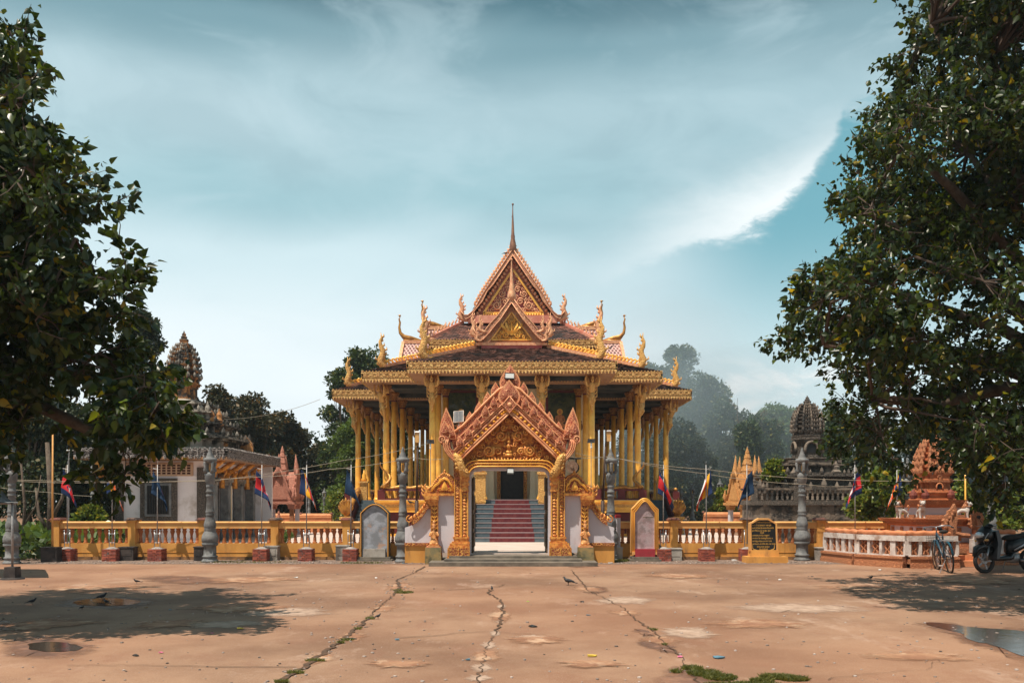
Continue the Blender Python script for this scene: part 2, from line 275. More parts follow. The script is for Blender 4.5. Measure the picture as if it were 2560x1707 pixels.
# ---------------------------------------------------------------- mesh helpers
class MB:
    def __init__(s): s.v = []; s.f = []; s.mi = []; s.k = 0; s.T = None
    def add(s, vs, fs):
        o = len(s.v)
        if s.T is not None: vs = [tuple(s.T @ Vector(p)) for p in vs]
        s.v += [tuple(p) for p in vs]; s.f += [tuple(i + o for i in f) for f in fs]; s.mi += [s.k] * len(fs)
    def box(s, x0, x1, y0, y1, z0, z1, tx=0, ty=0, txb=0, tyb=0):
        """axis box; tx,ty pull the top in, txb,tyb pull the bottom in"""
        s.add([(x0 + txb, y0 + tyb, z0), (x1 - txb, y0 + tyb, z0), (x1 - txb, y1 - tyb, z0), (x0 + txb, y1 - tyb, z0),
               (x0 + tx, y0 + ty, z1), (x1 - tx, y0 + ty, z1), (x1 - tx, y1 - ty, z1), (x0 + tx, y1 - ty, z1)],
              [(3, 2, 1, 0), (4, 5, 6, 7), (0, 1, 5, 4), (1, 2, 6, 5), (2, 3, 7, 6), (3, 0, 4, 7)])
    def cbox(s, cx, cy, z0, z1, hx, hy, tx=0, ty=0, txb=0, tyb=0): s.box(cx - hx, cx + hx, cy - hy, cy + hy, z0, z1, tx, ty, txb, tyb)
    def bar(s, a, b, w, h, up=(0, 0, 1)):
        a = Vector(a); b = Vector(b); d = (b - a).normalized(); u = Vector(up)
        if abs(d.dot(u)) > .98: u = Vector((1, 0, 0))
        r = d.cross(u).normalized() * w / 2; t = r.cross(d).normalized() * h / 2
        s.add([a - r - t, a + r - t, a + r + t, a - r + t, b - r - t, b + r - t, b + r + t, b - r + t],
              [(0, 1, 2, 3), (7, 6, 5, 4), (0, 4, 5, 1), (1, 5, 6, 2), (2, 6, 7, 3), (3, 7, 4, 0)])
    def tube(s, pts, rad, n=6, cap=True, flat=1.0, closed=False):
        pts = [Vector(p) for p in pts]; m = len(pts)
        if not hasattr(rad, '__len__'): rad = [rad] * m
        vs = []; fs = []; ref = None
        for i, p in enumerate(pts):
            d = (pts[min(i + 1, m - 1)] - pts[max(i - 1, 0)])
            if d.length < 1e-9: d = Vector((0, 0, 1))
            d.normalize()
            if ref is None: ref = Vector((0, 1, 0)) if abs(d.y) < .9 else Vector((1, 0, 0))
            a = (ref - d * ref.dot(d)).normalized(); b = d.cross(a); ref = a
            for k in range(n):
                t = 2 * math.pi * k / n
                vs.append(p + a * (math.cos(t) * rad[i] * flat) + b * (math.sin(t) * rad[i]))
        for i in range(m - 1):
            for k in range(n):
                j = (k + 1) % n; fs.append((i * n + k, i * n + j, (i + 1) * n + j, (i + 1) * n + k))
        if cap: fs.append(tuple(range(n))[::-1]); fs.append(tuple((m - 1) * n + k for k in range(n)))
        s.add(vs, fs)
    def lathe(s, prof, cx=0, cy=0, n=16, flute=0.0, rot=0.0, sq=False):
        vs = []; fs = []
        for i, (z, r) in enumerate(prof):
            for k in range(n):
                t = 2 * math.pi * k / n + rot; rr = r * (1 + (flute if k % 2 else -flute))
                if sq:
                    c, q = math.cos(t), math.sin(t); rr = r / max(abs(c), abs(q))
                vs.append((cx + math.cos(t) * rr, cy + math.sin(t) * rr, z))
        m = len(prof)
        for i in range(m - 1):
            for k in range(n):
                j = (k + 1) % n; fs.append((i * n + k, i * n + j, (i + 1) * n + j, (i + 1) * n + k))
        fs.append(tuple(range(n))[::-1]); fs.append(tuple((m - 1) * n + k for k in range(n)))
        s.add(vs, fs)
    def prism(s, poly, y0, y1):
        """outline in x,z pulled along y"""
        n = len(poly)
        a = sum(poly[i][0] * poly[(i + 1) % n][1] - poly[(i + 1) % n][0] * poly[i][1] for i in range(n))
        if a < 0: poly = poly[::-1]
        vs = [(x, y0, z) for x, z in poly] + [(x, y1, z) for x, z in poly]
        fs = [tuple(range(n)), tuple(range(n, 2 * n))[::-1]] + [(i, i + n, (i + 1) % n + n, (i + 1) % n) for i in range(n)]
        s.add(vs, fs)
    def strip(s, lo, hi, y0, y1):
        """solid between two equal-length x,z polylines"""
        n = len(lo)
        vs = [(x, y0, z) for x, z in lo] + [(x, y0, z) for x, z in hi] + [(x, y1, z) for x, z in lo] + [(x, y1, z) for x, z in hi]
        fs = []
        for i in range(n - 1):
            fs += [(i, i + 1, n + i + 1, n + i), (2 * n + i + 1, 2 * n + i, 3 * n + i, 3 * n + i + 1), (i + 1, i, 2 * n + i, 2 * n + i + 1), (n + i, n + i + 1, 3 * n + i + 1, 3 * n + i)]
        fs += [(0, n, 3 * n, 2 * n), (n - 1, 3 * n - 1, 4 * n - 1, 2 * n - 1)]
        s.add(vs, fs)
    def ball(s, c, r, n=8, m=6):
        if not hasattr(r, '__len__'): r = (r, r, r)
        vs = [(c[0], c[1], c[2] - r[2])]; fs = []
        for i in range(1, m):
            ph = -math.pi / 2 + math.pi * i / m
            for k in range(n):
                t = 2 * math.pi * k / n; vs.append((c[0] + r[0] * math.cos(ph) * math.cos(t), c[1] + r[1] * math.cos(ph) * math.sin(t), c[2] + r[2] * math.sin(ph)))
        vs.append((c[0], c[1], c[2] + r[2])); e = len(vs) - 1
        for k in range(n):
            j = (k + 1) % n; fs.append((0, 1 + j, 1 + k)); fs.append((e, e - n + k, e - n + j))
            for i in range(m - 2): fs.append((1 + i * n + k, 1 + i * n + j, 1 + (i + 1) * n + j, 1 + (i + 1) * n + k))
        s.add(vs, fs)
    def flame(s, x, z, w, h, y0, y1, lean=0.0, rim=.08, kr=0, kc=1):
        """pointed lotus-leaf shield with a raised middle; base centre x,z"""
        prof = [(0, .40), (.12, .47), (.3, .50), (.48, .44), (.66, .31), (.82, .16), (1, 0)]
        def ring(sc, dz=0.0):
            L_ = [(x - w * a * sc + lean * t * h, z + (t - .4) * h * sc + .4 * h) for t, a in prof]
            R_ = [(x + w * a * sc + lean * t * h, z + (t - .4) * h * sc + .4 * h) for t, a in prof[:-1]][::-1]
            return L_ + R_
        o = ring(1); i = ring(1 - rim * 2); j = ring(.35); n = len(o)
        vs = [(a, y1, b) for a, b in o] + [(a, y0, b) for a, b in o] + [(a, y0, b) for a, b in i] + [(a, y0 - (y1 - y0) * .5, b) for a, b in j]
        k0 = s.k; s.k = kr
        s.add(vs[:3 * n], [tuple(range(n))] + [(q, n + q, n + (q + 1) % n, (q + 1) % n) for q in range(n)] + [(n + q, 2 * n + q, 2 * n + (q + 1) % n, n + (q + 1) % n) for q in range(n)])
        s.k = kc
        s.add(vs[2 * n:], [(q, n + q, n + (q + 1) % n, (q + 1) % n) for q in range(n)] + [tuple(range(n, 2 * n))[::-1]])
        s.k = k0
    def scroll(s, cx, cz, r, y, turns=1.6, a0=0.0, sgn=1, th=.25, n=5, beads=True, tail=None):
        """a carved volute in the x,z plane"""
        pts = []; rad = []; m = int(14 * turns)
        for i in range(m + 1):
            t = i / m; a = a0 + sgn * turns * 2 * math.pi * t; q = r * (1 - .86 * t)
            pts.append((cx + math.cos(a) * q, y - .25 * r * t, cz + math.sin(a) * q)); rad.append(r * th * (1 - .55 * t) * .6)
        if tail: pts = [(tail[0], y, tail[1])] + pts; rad = [rad[0] * .4] + rad
        s.tube(pts, rad, n, flat=.8)
        s.ball((cx, y - .2 * r, cz), r * .16, 6, 4)
        if beads:
            for i in range(0, int(m * .62), 2):
                a = a0 + sgn * turns * 2 * math.pi * i / m; q = r * (1 - .86 * i / m) + r * .26
                s.ball((cx + math.cos(a) * q, y, cz + math.sin(a) * q), (r * .13, r * .10, r * .13), 5, 4)
    def build(s, name, m, parent=None, smooth=False, kind=None, loc=None, label=None):
        me = s.mesh(name, m, smooth)
        return link(name, me, parent, loc, kind, label)
    def mesh(s, name, m, smooth=False, off=None):
        me = bpy.data.meshes.new(name)
        vs = s.v
        me.from_pydata(vs, [], s.f); ms = m if isinstance(m, (list, tuple)) else [m]
        for q in ms: me.materials.append(M[q])
        if len(ms) > 1: me.polygons.foreach_set('material_index', [min(i, len(ms) - 1) for i in s.mi])
        if smooth: me.polygons.foreach_set('use_smooth', [True] * len(s.f))
        me.update(); return me
WOFF = {}
def root_of(o):
    while o.parent: o = o.parent
    return o
def link(name, me, parent=None, loc=None, kind=None, label=None, rot=None, scale=None):
    o = bpy.data.objects.new(name, me); C.objects.link(o)
    if parent:
        o.parent = parent
        r = WOFF.get(root_of(parent).name)
        if r is not None:
            if loc is None:
                if parent.name in WOFF: o.location = (-r[0], -r[1], -r[2])
            else:
                o.location = tuple(loc[i] - (r[i] if parent.name in WOFF else 0) for i in range(3))
        elif loc: o.location = loc
    elif loc: o.location = loc
    if rot: o.rotation_euler = rot
    if scale: o.scale = scale if hasattr(scale, '__len__') else (scale,) * 3
    if kind: o['kind'] = kind
    if label: o['label'] = label
    return o
def thing(name, label, cat, loc=(0, 0, 0), rz=0, group=None, world=False):
    """world=True: its parts are given in world coordinates"""
    o = bpy.data.objects.new(name, None); C.objects.link(o); o.empty_display_size = .3
    o.location = loc; o.rotation_euler = (0, 0, rz); o['label'] = label; o['category'] = cat
    if group: o['group'] = group
    if world: WOFF[o.name] = loc
    return o
def tag(o, label, cat, group=None):
    o['label'] = label; o['category'] = cat
    if group: o['group'] = group
    return o
def copy_tree(o, parent=None):
    c = o.copy(); C.objects.link(c)
    if parent: c.parent = parent; c.matrix_parent_inverse = o.matrix_parent_inverse
    for ch in list(o.children): copy_tree(ch, c)
    return c
def place(proto, used, loc, rz=0, label=None, group=None, scale=None):
    o = proto if not used else copy_tree(proto)
    o.location = loc; o.rotation_euler = (0, 0, rz)
    if label: o['label'] = label
    if group: o['group'] = group
    if scale: o.scale = (scale,) * 3
    return o
def skin(name, verts, edges, radii, m, parent=None, sub=2, loc=None, root=0):
    me = bpy.data.meshes.new(name); me.from_pydata(verts, edges, []); me.materials.append(M[m])
    o = link(name, me, parent, loc); a = o.modifiers.new('skin', 'SKIN'); a.use_smooth_shade = True; a.branch_smoothing = .4
    for i, r in enumerate(radii):
        sv = me.skin_vertices[0].data[i]; sv.radius = r if hasattr(r, '__len__') else (r, r); sv.use_root = (i == root)
    b = o.modifiers.new('sub', 'SUBSURF'); b.levels = b.render_levels = sub
    return o
def npmesh(name, V, F, m, k=4, smooth=False):
    """V (n,3), F (m,k) arrays"""
    me = bpy.data.meshes.new(name); V = np.asarray(V, np.float32); F = np.asarray(F, np.int32)
    me.vertices.add(len(V)); me.vertices.foreach_set('co', V.ravel())
    me.loops.add(F.size); me.loops.foreach_set('vertex_index', F.ravel())
    me.polygons.add(len(F)); me.polygons.foreach_set('loop_start', np.arange(0, F.size, k, dtype=np.int32))
    me.update(calc_edges=True); me.materials.append(M[m]); return me
hm = bpy.data.materials.new('haze'); hm.use_nodes = True; hN = hm.node_tree.nodes; hN.remove(hN['Principled BSDF']); pv = hN.new('ShaderNodeVolumePrincipled')
pv.inputs['Color'].default_value = (.80, .93, 1.0, 1); pv.inputs['Density'].default_value = .0004; pv.inputs['Anisotropy'].default_value = .3; hm.node_tree.links.new(pv.outputs[0], hN['Material Output'].inputs['Volume']); M['haze'] = hm
sm = hm.copy(); sm.name = 'smoke'; sm.node_tree.nodes['Principled Volume'].inputs['Density'].default_value = .0095; M['smoke'] = sm
# ================================================================ THE TEMPLE HALL
TH = thing('temple_hall', 'large golden temple hall with tiered tiled roofs, red carved gables and rows of gold columns', 'temple', (0, 45, .24), world=True)
FLOOR = 1.60; EZ = 6.74
def W2(px, py, D):
    p = P(px, py, D); return (p[0], p[2])
# ---- platform, tier by tier, with carved cornices
def platform(x0, x1, y0, y1, name='platform'):
    m = MB()
    m.box(x0 + .15, x1 - .15, y0 + .15, y1, .2, 1.24)
    pl = m.build(name, 'maroon', TH)
    m = MB()
    for (a, b, o) in ((1.20, 1.27, .0), (1.27, 1.40, .06), (1.52, 1.60, .04), (1.60, 1.68, -.06)):
        m.box(x0 + o, x1 - o, y0 + o, y1, a, b)
    m.box(x0 + .1, x1 - .1, y0 + .1, y1, 1.40, 1.52)
    m.box(x0 - .02, x1 + .02, y0 - .02, y1, .2, .34)
    m.build('cornice', 'gold', pl)
    m = MB(); m.box(x0 + .07, x1 - .07, y0 + .07, y0 + .101, 1.405, 1.515); m.box(x0 - .003, x1 + .003, y0 - .003, y0 + .03, 1.61, 1.67)
    n = int((x1 - x0) / .12)
    for i in range(n):
        x = x0 + .1 + (x1 - x0 - .2) * (i + .5) / n; m.cbox(x, y0 + .085, 1.54, 1.585, .035, .03)
    m.build('cornice_carving', 'gold_carve', pl)
    return pl
platform(-7.9, 7.9, 41.0, 57.5); platform(-5.45, 5.45, 35.2, 41.0); platform(-3.5, 3.5, 32.7, 35.2)
m = MB(); m.box(-7.8, 7.8, 41.1, 57.4, 1.683, 1.70); m.box(-5.35, 5.35, 35.3, 41.2, 1.683, 1.70); m.box(-3.4, 3.4, 32.8, 35.4, 1.683, 1.70)
m.build('terrace_floor', 'court', TH)
# ---- terrace balustrades: maroon parapet with turned openings under a naga body
def turned(h, r=.05):
    return [(0, r * 1.1), (h * .08, r * 1.1), (h * .12, r * .7), (h * .3, r * 1.05), (h * .42, r * .55), (h * .5, r * .8), (h * .58, r * .55), (h * .75, r), (h * .88, r * .6), (h * .92, r * 1.1), (h, r * 1.1)]
mb = MB(); mb.lathe(turned(.30, .055), n=8); TBAL = mb.mesh('spindle', 'gold_dark', True)
def terrace_rail(x0, y0, x1, y1, wavy=True, spindles=True):
    m = MB(); a = Vector((x0, y0, 0)); b = Vector((x1, y1, 0)); Ln = (b - a).length; d = (b - a) / Ln
    for (z0, z1, w_) in ((1.70, 1.76, .16), (2.06, 2.13, .18)):
        m.bar(a + Vector((0, 0, (z0 + z1) / 2)), b + Vector((0, 0, (z0 + z1) / 2)), w_, z1 - z0)
    n = max(2, int(Ln / 1.6))
    for i in range(n + 1):
        p = a + d * (Ln * i / n); m.cbox(p.x, p.y, 1.70, 2.09, .15, .085)
    o = m.build('terrace_parapet', 'maroon', TH)
    k = int(Ln / .22)
    for i in range(k):
        p = a + d * (Ln * (i + .5) / k)
        link('spindle', TBAL, o, (p.x, p.y, 1.76))
    pts = []; q = int(Ln / .16) + 2
    for i in range(q + 1):
        p = a + d * (Ln * i / q); pts.append((p.x, p.y, 2.19 + .03 * math.sin(i * 1.2)))
    m = MB(); m.tube(pts, .075, 8); m.build('naga_body', 'gold_dark', o, smooth=True)
for s in (-1, 1):
    terrace_rail(s * 3.55, 35.4, s * 5.25, 35.4); terrace_rail(s * 5.25, 35.5, s * 5.25, 40.6)
    terrace_rail(s * 5.4, 41.25, s * 5.7, 41.25); terrace_rail(s * 7.7, 41.3, s * 7.7, 54)
# ---- main stair: nine steps with a worn red carpet
NS = 9
st = None
for i in range(NS):
    z1 = .24 + (FLOOR + .10 - .24) * (i + 1) / NS; z0 = .24 + (FLOOR + .10 - .24) * i / NS; y = 30.0 + i * .30
    m = MB(); m.box(-1.30, 1.30, y, 33.0, z0 + .001, z1 - .022); o = m.build('stair_step', 'blue_step', TH)
    m = MB(); m.box(-1.31, 1.31, y - .012, y + .10, z1 - .022, z1); m.build('nosing', 'nosing', o)
    hw = .62 + .008 * (NS - i) * 2
    m = MB(); m.box(-hw - .02 * math.sin(i * 2.1), hw + .02 * math.sin(i * 1.3), y - .016, y + .3, z0 + .004, z1 - .024); m.k = 0
    m.box(-hw, hw, y + .095, y + .31, z1 - .02, z1 + .004); m.build('carpet', 'carpet', o)
for s in (-1, 1):
    m = MB(); m.prism([(0, 0)] * 0 or [(.0, .24), (.0, .55), (2.7, 1.75), (3.0, 1.75), (3.0, .24)], 0, .22)
    m.v = [(s * (1.32 + y), 30.0 + x, z) for x, y, z in m.v]
    o = m.build('stair_cheek', 'maroon', TH)
    m = MB(); m.tube([(s * 1.43, 30.0 + t * 2.9, .72 + 1.24 * t + .03 * math.sin(t * 22)) for t in [i / 24 for i in range(25)]], .10, 8); m.build('naga_body', 'gold_dark', o, smooth=True)
    m = MB(); m.cbox(s * 1.17, 32.35, 1.45, 2.62, .20, .16); m.cbox(s * 1.17, 32.35, 2.62, 2.70, .25, .21); m.cbox(s * 1.17, 32.35, 1.24, 1.47, .27, .2)
    for q in (1.6, 2.5): m.cbox(s * 1.17, 32.35, q, q + .05, .215, .175)
    p = m.build('newel_post', 'gold_carve', TH)
    m = MB(); m.lathe([(2.70, .13), (2.76, .15), (2.85, .09), (2.95, .12), (3.05, .07), (3.12, .085), (3.3, .01)], s * 1.17, 32.35, 10); m.build('finial', 'gold', p, smooth=True)
    m = MB(); m.box(min(s * .97, s * 1.6), max(s * .97, s * 1.6), 32.2, 32.6, 1.24, 1.52); m.build('carved_plinth', 'gold_carve', TH)
    m = MB(); m.box(min(s * 1.38, s * 3.3), max(s * 1.38, s * 3.3), 32.78, 32.9, 1.70, 2.10); o = m.build('terrace_parapet', 'maroon', TH)
    m = MB(); m.tube([(s * (1.35 + .1 * i), 32.84, 2.16 + .04 * math.sin(i)) for i in range(20)], .08, 8); m.build('naga_body', 'gold_dark', o, smooth=True)
# ---- columns with lotus capitals and eave brackets
mb = MB(); mb.lathe([(0, .19), (.10, .19), (.12, .16), (.2, .15), (.24, .137), (2.2, .128), (4.32, .112)], n=18); SHAFT = mb.mesh('shaft', 'gold', True)
mb = MB()
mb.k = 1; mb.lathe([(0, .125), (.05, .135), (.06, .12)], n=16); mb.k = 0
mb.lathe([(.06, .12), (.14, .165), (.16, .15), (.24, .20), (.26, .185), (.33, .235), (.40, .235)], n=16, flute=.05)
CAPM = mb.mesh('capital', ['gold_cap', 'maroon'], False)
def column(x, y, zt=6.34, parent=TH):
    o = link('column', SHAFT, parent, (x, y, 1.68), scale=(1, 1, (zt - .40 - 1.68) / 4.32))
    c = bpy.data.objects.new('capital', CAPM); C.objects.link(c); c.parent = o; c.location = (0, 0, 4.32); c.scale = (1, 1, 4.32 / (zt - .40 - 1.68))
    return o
for s in (-1, 1):
    for y in (33.1, 35.7): column(s * 2.99, y)
    column(s * 1.12, 33.1)
    for y in (35.75, 38.1, 41.0, 44.3, 47.2, 50.2, 53.3): column(s * 5.11, y)
    for y in (41.3, 44.1, 47.1, 50.2, 53.3): column(s * 7.22, y)
    column(s * 2.75, 36.45)
def garuda(mb):
    mb.tube([(0, -.02, -1.32), (0, -.07, -1.15), (0, -.10, -.95), (0, -.17, -.62)], [.03, .05, .075, .10], 8)
    mb.tube([(0, -.17, -.68), (0, -.22, -.5), (0, -.27, -.36), (0, -.32, -.27)], [.09, .12, .13, .05], 8, flat=.8)
    mb.ball((0, -.36, -.20), (.06, .07, .075), 8, 6); mb.tube([(0, -.37, -.14), (0, -.37, -.02)], [.05, .012], 6)
    mb.tube([(0, -.42, -.21), (0, -.48, -.25)], [.03, .008], 5)
    for s in (-1, 1):
        mb.tube([(s * .10, -.24, -.42), (s * .22, -.30, -.38), (s * .26, -.33, -.16), (s * .22, -.34, .0)], [.05, .045, .035, .03], 6)
        for k in range(5):
            a = .25 + k * .28; L_ = .34 - .03 * k
            mb.tube([(s * .08, -.13, -.45 + .04 * k), (s * (.08 + L_ * math.sin(a) * .6), -.14, -.42 + .5 * L_ * math.cos(a) + .03 * k), (s * (.08 + L_ * math.sin(a)), -.12, -.36 + L_ * math.cos(a))], [.05, .045, .01], 5, flat=.5)
        for k in range(3): mb.tube([(s * .05, -.12, -.85 + .12 * k), (s * .17, -.13, -.78 + .14 * k), (s * .20, -.13, -.66 + .14 * k)], [.04, .035, .008], 5, flat=.6)
        mb.tube([(s * .05, -.14, -.75), (s * .09, -.18, -.95), (s * .05, -.10, -1.1)], [.055, .045, .025], 6)
mb = MB(); garuda(mb); GAR = mb.mesh('garuda_bracket', 'gold_carve', True)
for s in (-1, 1):
    for (x, y) in ((2.99, 32.98), (1.12, 32.98)): link('garuda_bracket', GAR, TH, (s * x, y, 6.33))
    link('garuda_bracket', GAR, TH, (s * 5.11, 35.62, 6.33), rot=(0, 0, s * R(38)), scale=1.12)
    for y in (38.1, 41, 44.3, 47.2): link('garuda_bracket', GAR, TH, (s * 5.22, y, 6.33), rot=(0, 0, s * R(90)), scale=.95)
    link('garuda_bracket', GAR, TH, (s * 7.25, 41.22, 6.33), rot=(0, 0, s * R(48)), scale=1.2)
    for y in (44.1, 47.1, 50.2, 53.3): link('garuda_bracket', GAR, TH, (s * 7.33, y, 6.33), rot=(0, 0, s * R(90)))
# ---- eave friezes with hanging leaf teeth
def fascia(p0, p1, zt, h, name='eave_frieze', m_='frieze', tw=.125, th=.07, parent=TH):
    a = Vector((*p0, 0)); b = Vector((*p1, 0)); Ln = (b - a).length; d = (b - a) / Ln; nrm = Vector((d.y, -d.x, 0))
    m = MB(); m.T = Matrix(((d.x, nrm.x, 0, a.x), (d.y, nrm.y, 0, a.y), (0, 0, 1, 0), (0, 0, 0, 1)))
    m.box(0, Ln, -th, 0, zt - h, zt); m.box(-.01, Ln + .01, -th - .01, .025, zt - .07, zt - .035); m.box(-.01, Ln + .01, -th - .01, .02, zt - h * .62, zt - h * .56)
    n = int(Ln / tw)
    for i in range(n):
        x = Ln * (i + .5) / n; t = tw * .48
        m.add([(x - t, .012, zt - h * .8), (x + t, .012, zt - h * .8), (x, .03, zt - h - .09), (x - t, -.03, zt - h * .8), (x + t, -.03, zt - h * .8), (x, -.02, zt - h - .09)],
              [(0, 1, 2), (5, 4, 3), (0, 2, 5, 3), (2, 1, 4, 5)])
        m.add([(x - t * .7, .012, zt), (x + t * .7, .012, zt), (x, .012, zt + .055), (x - t * .7, -.05, zt), (x + t * .7, -.05, zt), (x, -.05, zt + .055)], [(1, 0, 2), (3, 4, 5), (0, 3, 5, 2), (4, 1, 2, 5)])
    for i in range(int(n / 2)):
        x = Ln * (i + .5) / int(n / 2); m.cbox(x, .012, zt - h * .5, zt - .085, .07, .012)
    return m.build(name, m_, parent)
def eave(hw, y0, y1, zt=EZ, h=.35, inset=.0):
    fascia((-hw, y0), (hw, y0), zt, h); fascia((hw, y0), (hw, y1), zt, h); fascia((-hw, y1), (-hw, y0), zt, h)
eave(3.86, 32.3, 34.7); eave(5.93, 34.7, 40.4); eave(8.25, 40.4, 57.0)
for (hw, y0, y1, e) in ((3.84, 32.32, 36.0, 0), (5.91, 34.72, 41.0, .002), (8.22, 40.42, 56.9, .004)):
    m = MB(); m.box(-hw, hw, y0, y0 + .85, 6.355 + e, 6.40 + e); m.box(-hw, -hw + .85, y0 + .85, y1, 6.355 + e, 6.40 + e); m.box(hw - .85, hw, y0 + .85, y1, 6.355 + e, 6.40 + e)
    m.build('eave_board', 'soffit_rim', TH)
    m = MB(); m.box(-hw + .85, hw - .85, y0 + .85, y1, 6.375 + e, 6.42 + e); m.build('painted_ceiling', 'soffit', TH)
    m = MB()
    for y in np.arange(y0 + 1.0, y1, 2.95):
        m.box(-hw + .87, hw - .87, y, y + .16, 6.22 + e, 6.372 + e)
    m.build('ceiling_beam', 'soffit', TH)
# ---- roofs
def slope(A, B, Cc, D_, row=.13, tw=.12, mt='tile', mu='under', name='roof_slope', parent=TH, dia=False):
    A, B, Cc, D_ = (np.array(p, float) for p in (A, B, Cc, D_))
    nrm = np.cross(B - A, D_ - A); nrm /= np.linalg.norm(nrm)
    if nrm[2] < 0: nrm = -nrm
    o = MB(); o.add([tuple(A), tuple(B), tuple(Cc), tuple(D_)] + [tuple(q - nrm * .09) for q in (A, B, Cc, D_)], [(0, 1, 2, 3), (7, 6, 5, 4), (0, 4, 5, 1), (1, 5, 6, 2), (2, 6, 7, 3), (3, 7, 4, 0)])
    po = o.build(name, mu, parent)
    ln = np.linalg.norm((D_ + Cc) / 2 - (A + B) / 2); n = max(2, int(ln / row)); V = []; F = []
    for i in range(n):
        t0 = i / n; t1 = (i + (1.0 if dia else 1.35)) / n; t1 = min(t1, 1.0)
        l0 = A + (D_ - A) * t0; r0 = B + (Cc - B) * t0; l1 = A + (D_ - A) * t1; r1 = B + (Cc - B) * t1
        wd = np.linalg.norm(r0 - l0); k = max(1, int(wd / tw)); off = .5 if i % 2 else 0.0; up = (l1 - l0)
        ux = (r0 - l0) / max(wd, 1e-6)
        for j in range(k):
            c = l0 + ux * wd * (j + .5 + (off - .25)) / k; hwid = .5 * wd / k * (.93 if not dia else .80)
            lift = nrm * (.028 + .01 * rng.random()); b = len(V)
            if dia:
                V += [c + nrm * .03, c + up * .5 + ux * hwid + nrm * .02, c + up * .97 + nrm * .012, c + up * .5 - ux * hwid + nrm * .02]; F.append((b, b + 1, b + 2, b + 3))
            else:
                V += [c - ux * hwid + up * .22 + lift, c + lift * 1.15, c + ux * hwid + up * .22 + lift, c + ux * hwid + up + nrm * .008, c - ux * hwid + up + nrm * .008]
                F.append((b, b + 1, b + 2, b + 3)); F.append((b, b + 3, b + 4, b + 4))
    if dia: me = npmesh('roof_tile', V, F, mt)
    else:
        me = bpy.data.meshes.new('roof_tile'); me.from_pydata([tuple(v) for v in V], [], [(f[0], f[1], f[2], f[3], f[3] + 1) for f in F[::2]]); me.materials.append(M[mt])
    t = link('roof_tile', me, po, kind='stuff')
    return po
mb = MB()
mb.tube([(0, 0, 0), (.05, 0, .07), (.05, 0, .14), (-.01, 0, .19), (-.02, 0, .25), (.03, 0, .31)], [.05, .055, .045, .04, .03, .008], 6, flat=.5); CROC = mb.mesh('crocket', 'gilt_pink', True)
mb = MB(); mb.tube([(0, 0, 0), (.06, 0, .03), (.09, 0, .10), (.04, 0, .16), (-.02, 0, .13), (0, 0, .08)], [.05, .055, .05, .045, .035, .02], 6, flat=.6); CURL = mb.mesh('rib_curl', 'gold', True)
def along(A, B, step, mesh, name, out, parent=TH, sc=1.0, t0=0.0, t1=1.0, tilt=0.0, dz=0):
    A = Vector(A); B = Vector(B); L_ = (B - A).length; n = max(1, int(L_ * (t1 - t0) / step))
    for i in range(n):
        p = A + (B - A) * (t0 + (t1 - t0) * (i + .5) / n)
        ry = math.atan2(out[1], out[0]) if out[0] or out[1] else 0
        link(name, mesh, parent, (p.x, p.y, p.z + dz), rot=(0, tilt, ry) if ry == 0 or abs(ry) == math.pi else (0, 0, ry), scale=sc)
def naga(mb, h=1.0, spikes=6):
    """rearing flame-crested naga, facing +x, base at the origin"""
    ctl = [(-.35, -.10, .075), (-.12, -.10, .10), (.08, -.02, .12), (.14, .16, .12), (.06, .34, .105), (.04, .50, .10), (.12, .64, .085), (.15, .80, .055), (.09, .95, .035), (.12, 1.12, .006)]
    mb.tube([(a * h, 0, b * h) for a, b, c in ctl], [c * h for a, b, c in ctl], 8, flat=.65)
    for i in range(2, 9):
        a, b, c = ctl[i]
        mb.tube([(a * h - c * .4 * h, 0, b * h), ((a - c - .05) * h, 0, (b + .05) * h), ((a - c - .04) * h, 0, (b + .14) * h)], [.045 * h, .035 * h, .006 * h], 5, flat=.5)
    for i in (1, 2, 3):
        a, b, c = ctl[i]
        mb.tube([((a + c * .5) * h, 0, (b - .02) * h), ((a + c + .06) * h, 0, (b + .03) * h), ((a + c + .05) * h, 0, (b + .12) * h)], [.04 * h, .03 * h, .006 * h], 5, flat=.5)
mb = MB(); naga(mb); NAGA_G = mb.mesh('naga_finial', 'gold_carve', True)
mb = MB(); naga(mb); NAGA_P = mb.mesh('naga_finial', 'gilt_pink', True)
mb = MB()
mb.tube([(.75, 0, -.02), (.3, 0, .06), (.02, 0, .12), (-.12, 0, .28), (-.16, 0, .50), (-.13, 0, .70), (-.17, 0, .84), (-.13, 0, .92)], [.02, .10, .10, .065, .05, .04, .03, .02], 7, flat=.6)
mb.ball((-.14, 0, .97), (.05, .03, .05), 6, 4); mb.tube([(-.14, 0, .98), (-.22, 0, .99)], [.025, .006], 5); mb.box(.0, .7, -.04, .04, -.14, .02, tx=.0)
CHOFA = mb.mesh('horn_finial', 'gold_dark', True)
def hip_rib(A, B, s, curls=True, nag=NAGA_G, nh=1.35, t_end=.74):
    """A at the eave corner, B up the slope; the naga rears where the rib stops"""
    A = Vector(A); B = Vector(B); E = B + (A - B) * t_end
    m = MB(); m.bar(E + Vector((0, 0, .03)), B + Vector((0, 0, .03)), .20, .16); o = m.build('hip_rib', 'gilt_pink', TH)
    n = max(3, int((E - B).length / .20)); d = (E - B)
    for i in range(n):
        p = B + d * ((i + .4) / n); link('rib_curl', CURL, o, (p.x, p.y, p.z + .10), rot=(0, 0, 0 if s > 0 else math.pi), scale=1.05)
    link('naga_finial', nag, o, (E.x + s * .0, E.y, E.z + .10), rot=(0, 0, R(-30) if s > 0 else R(210)), scale=nh)
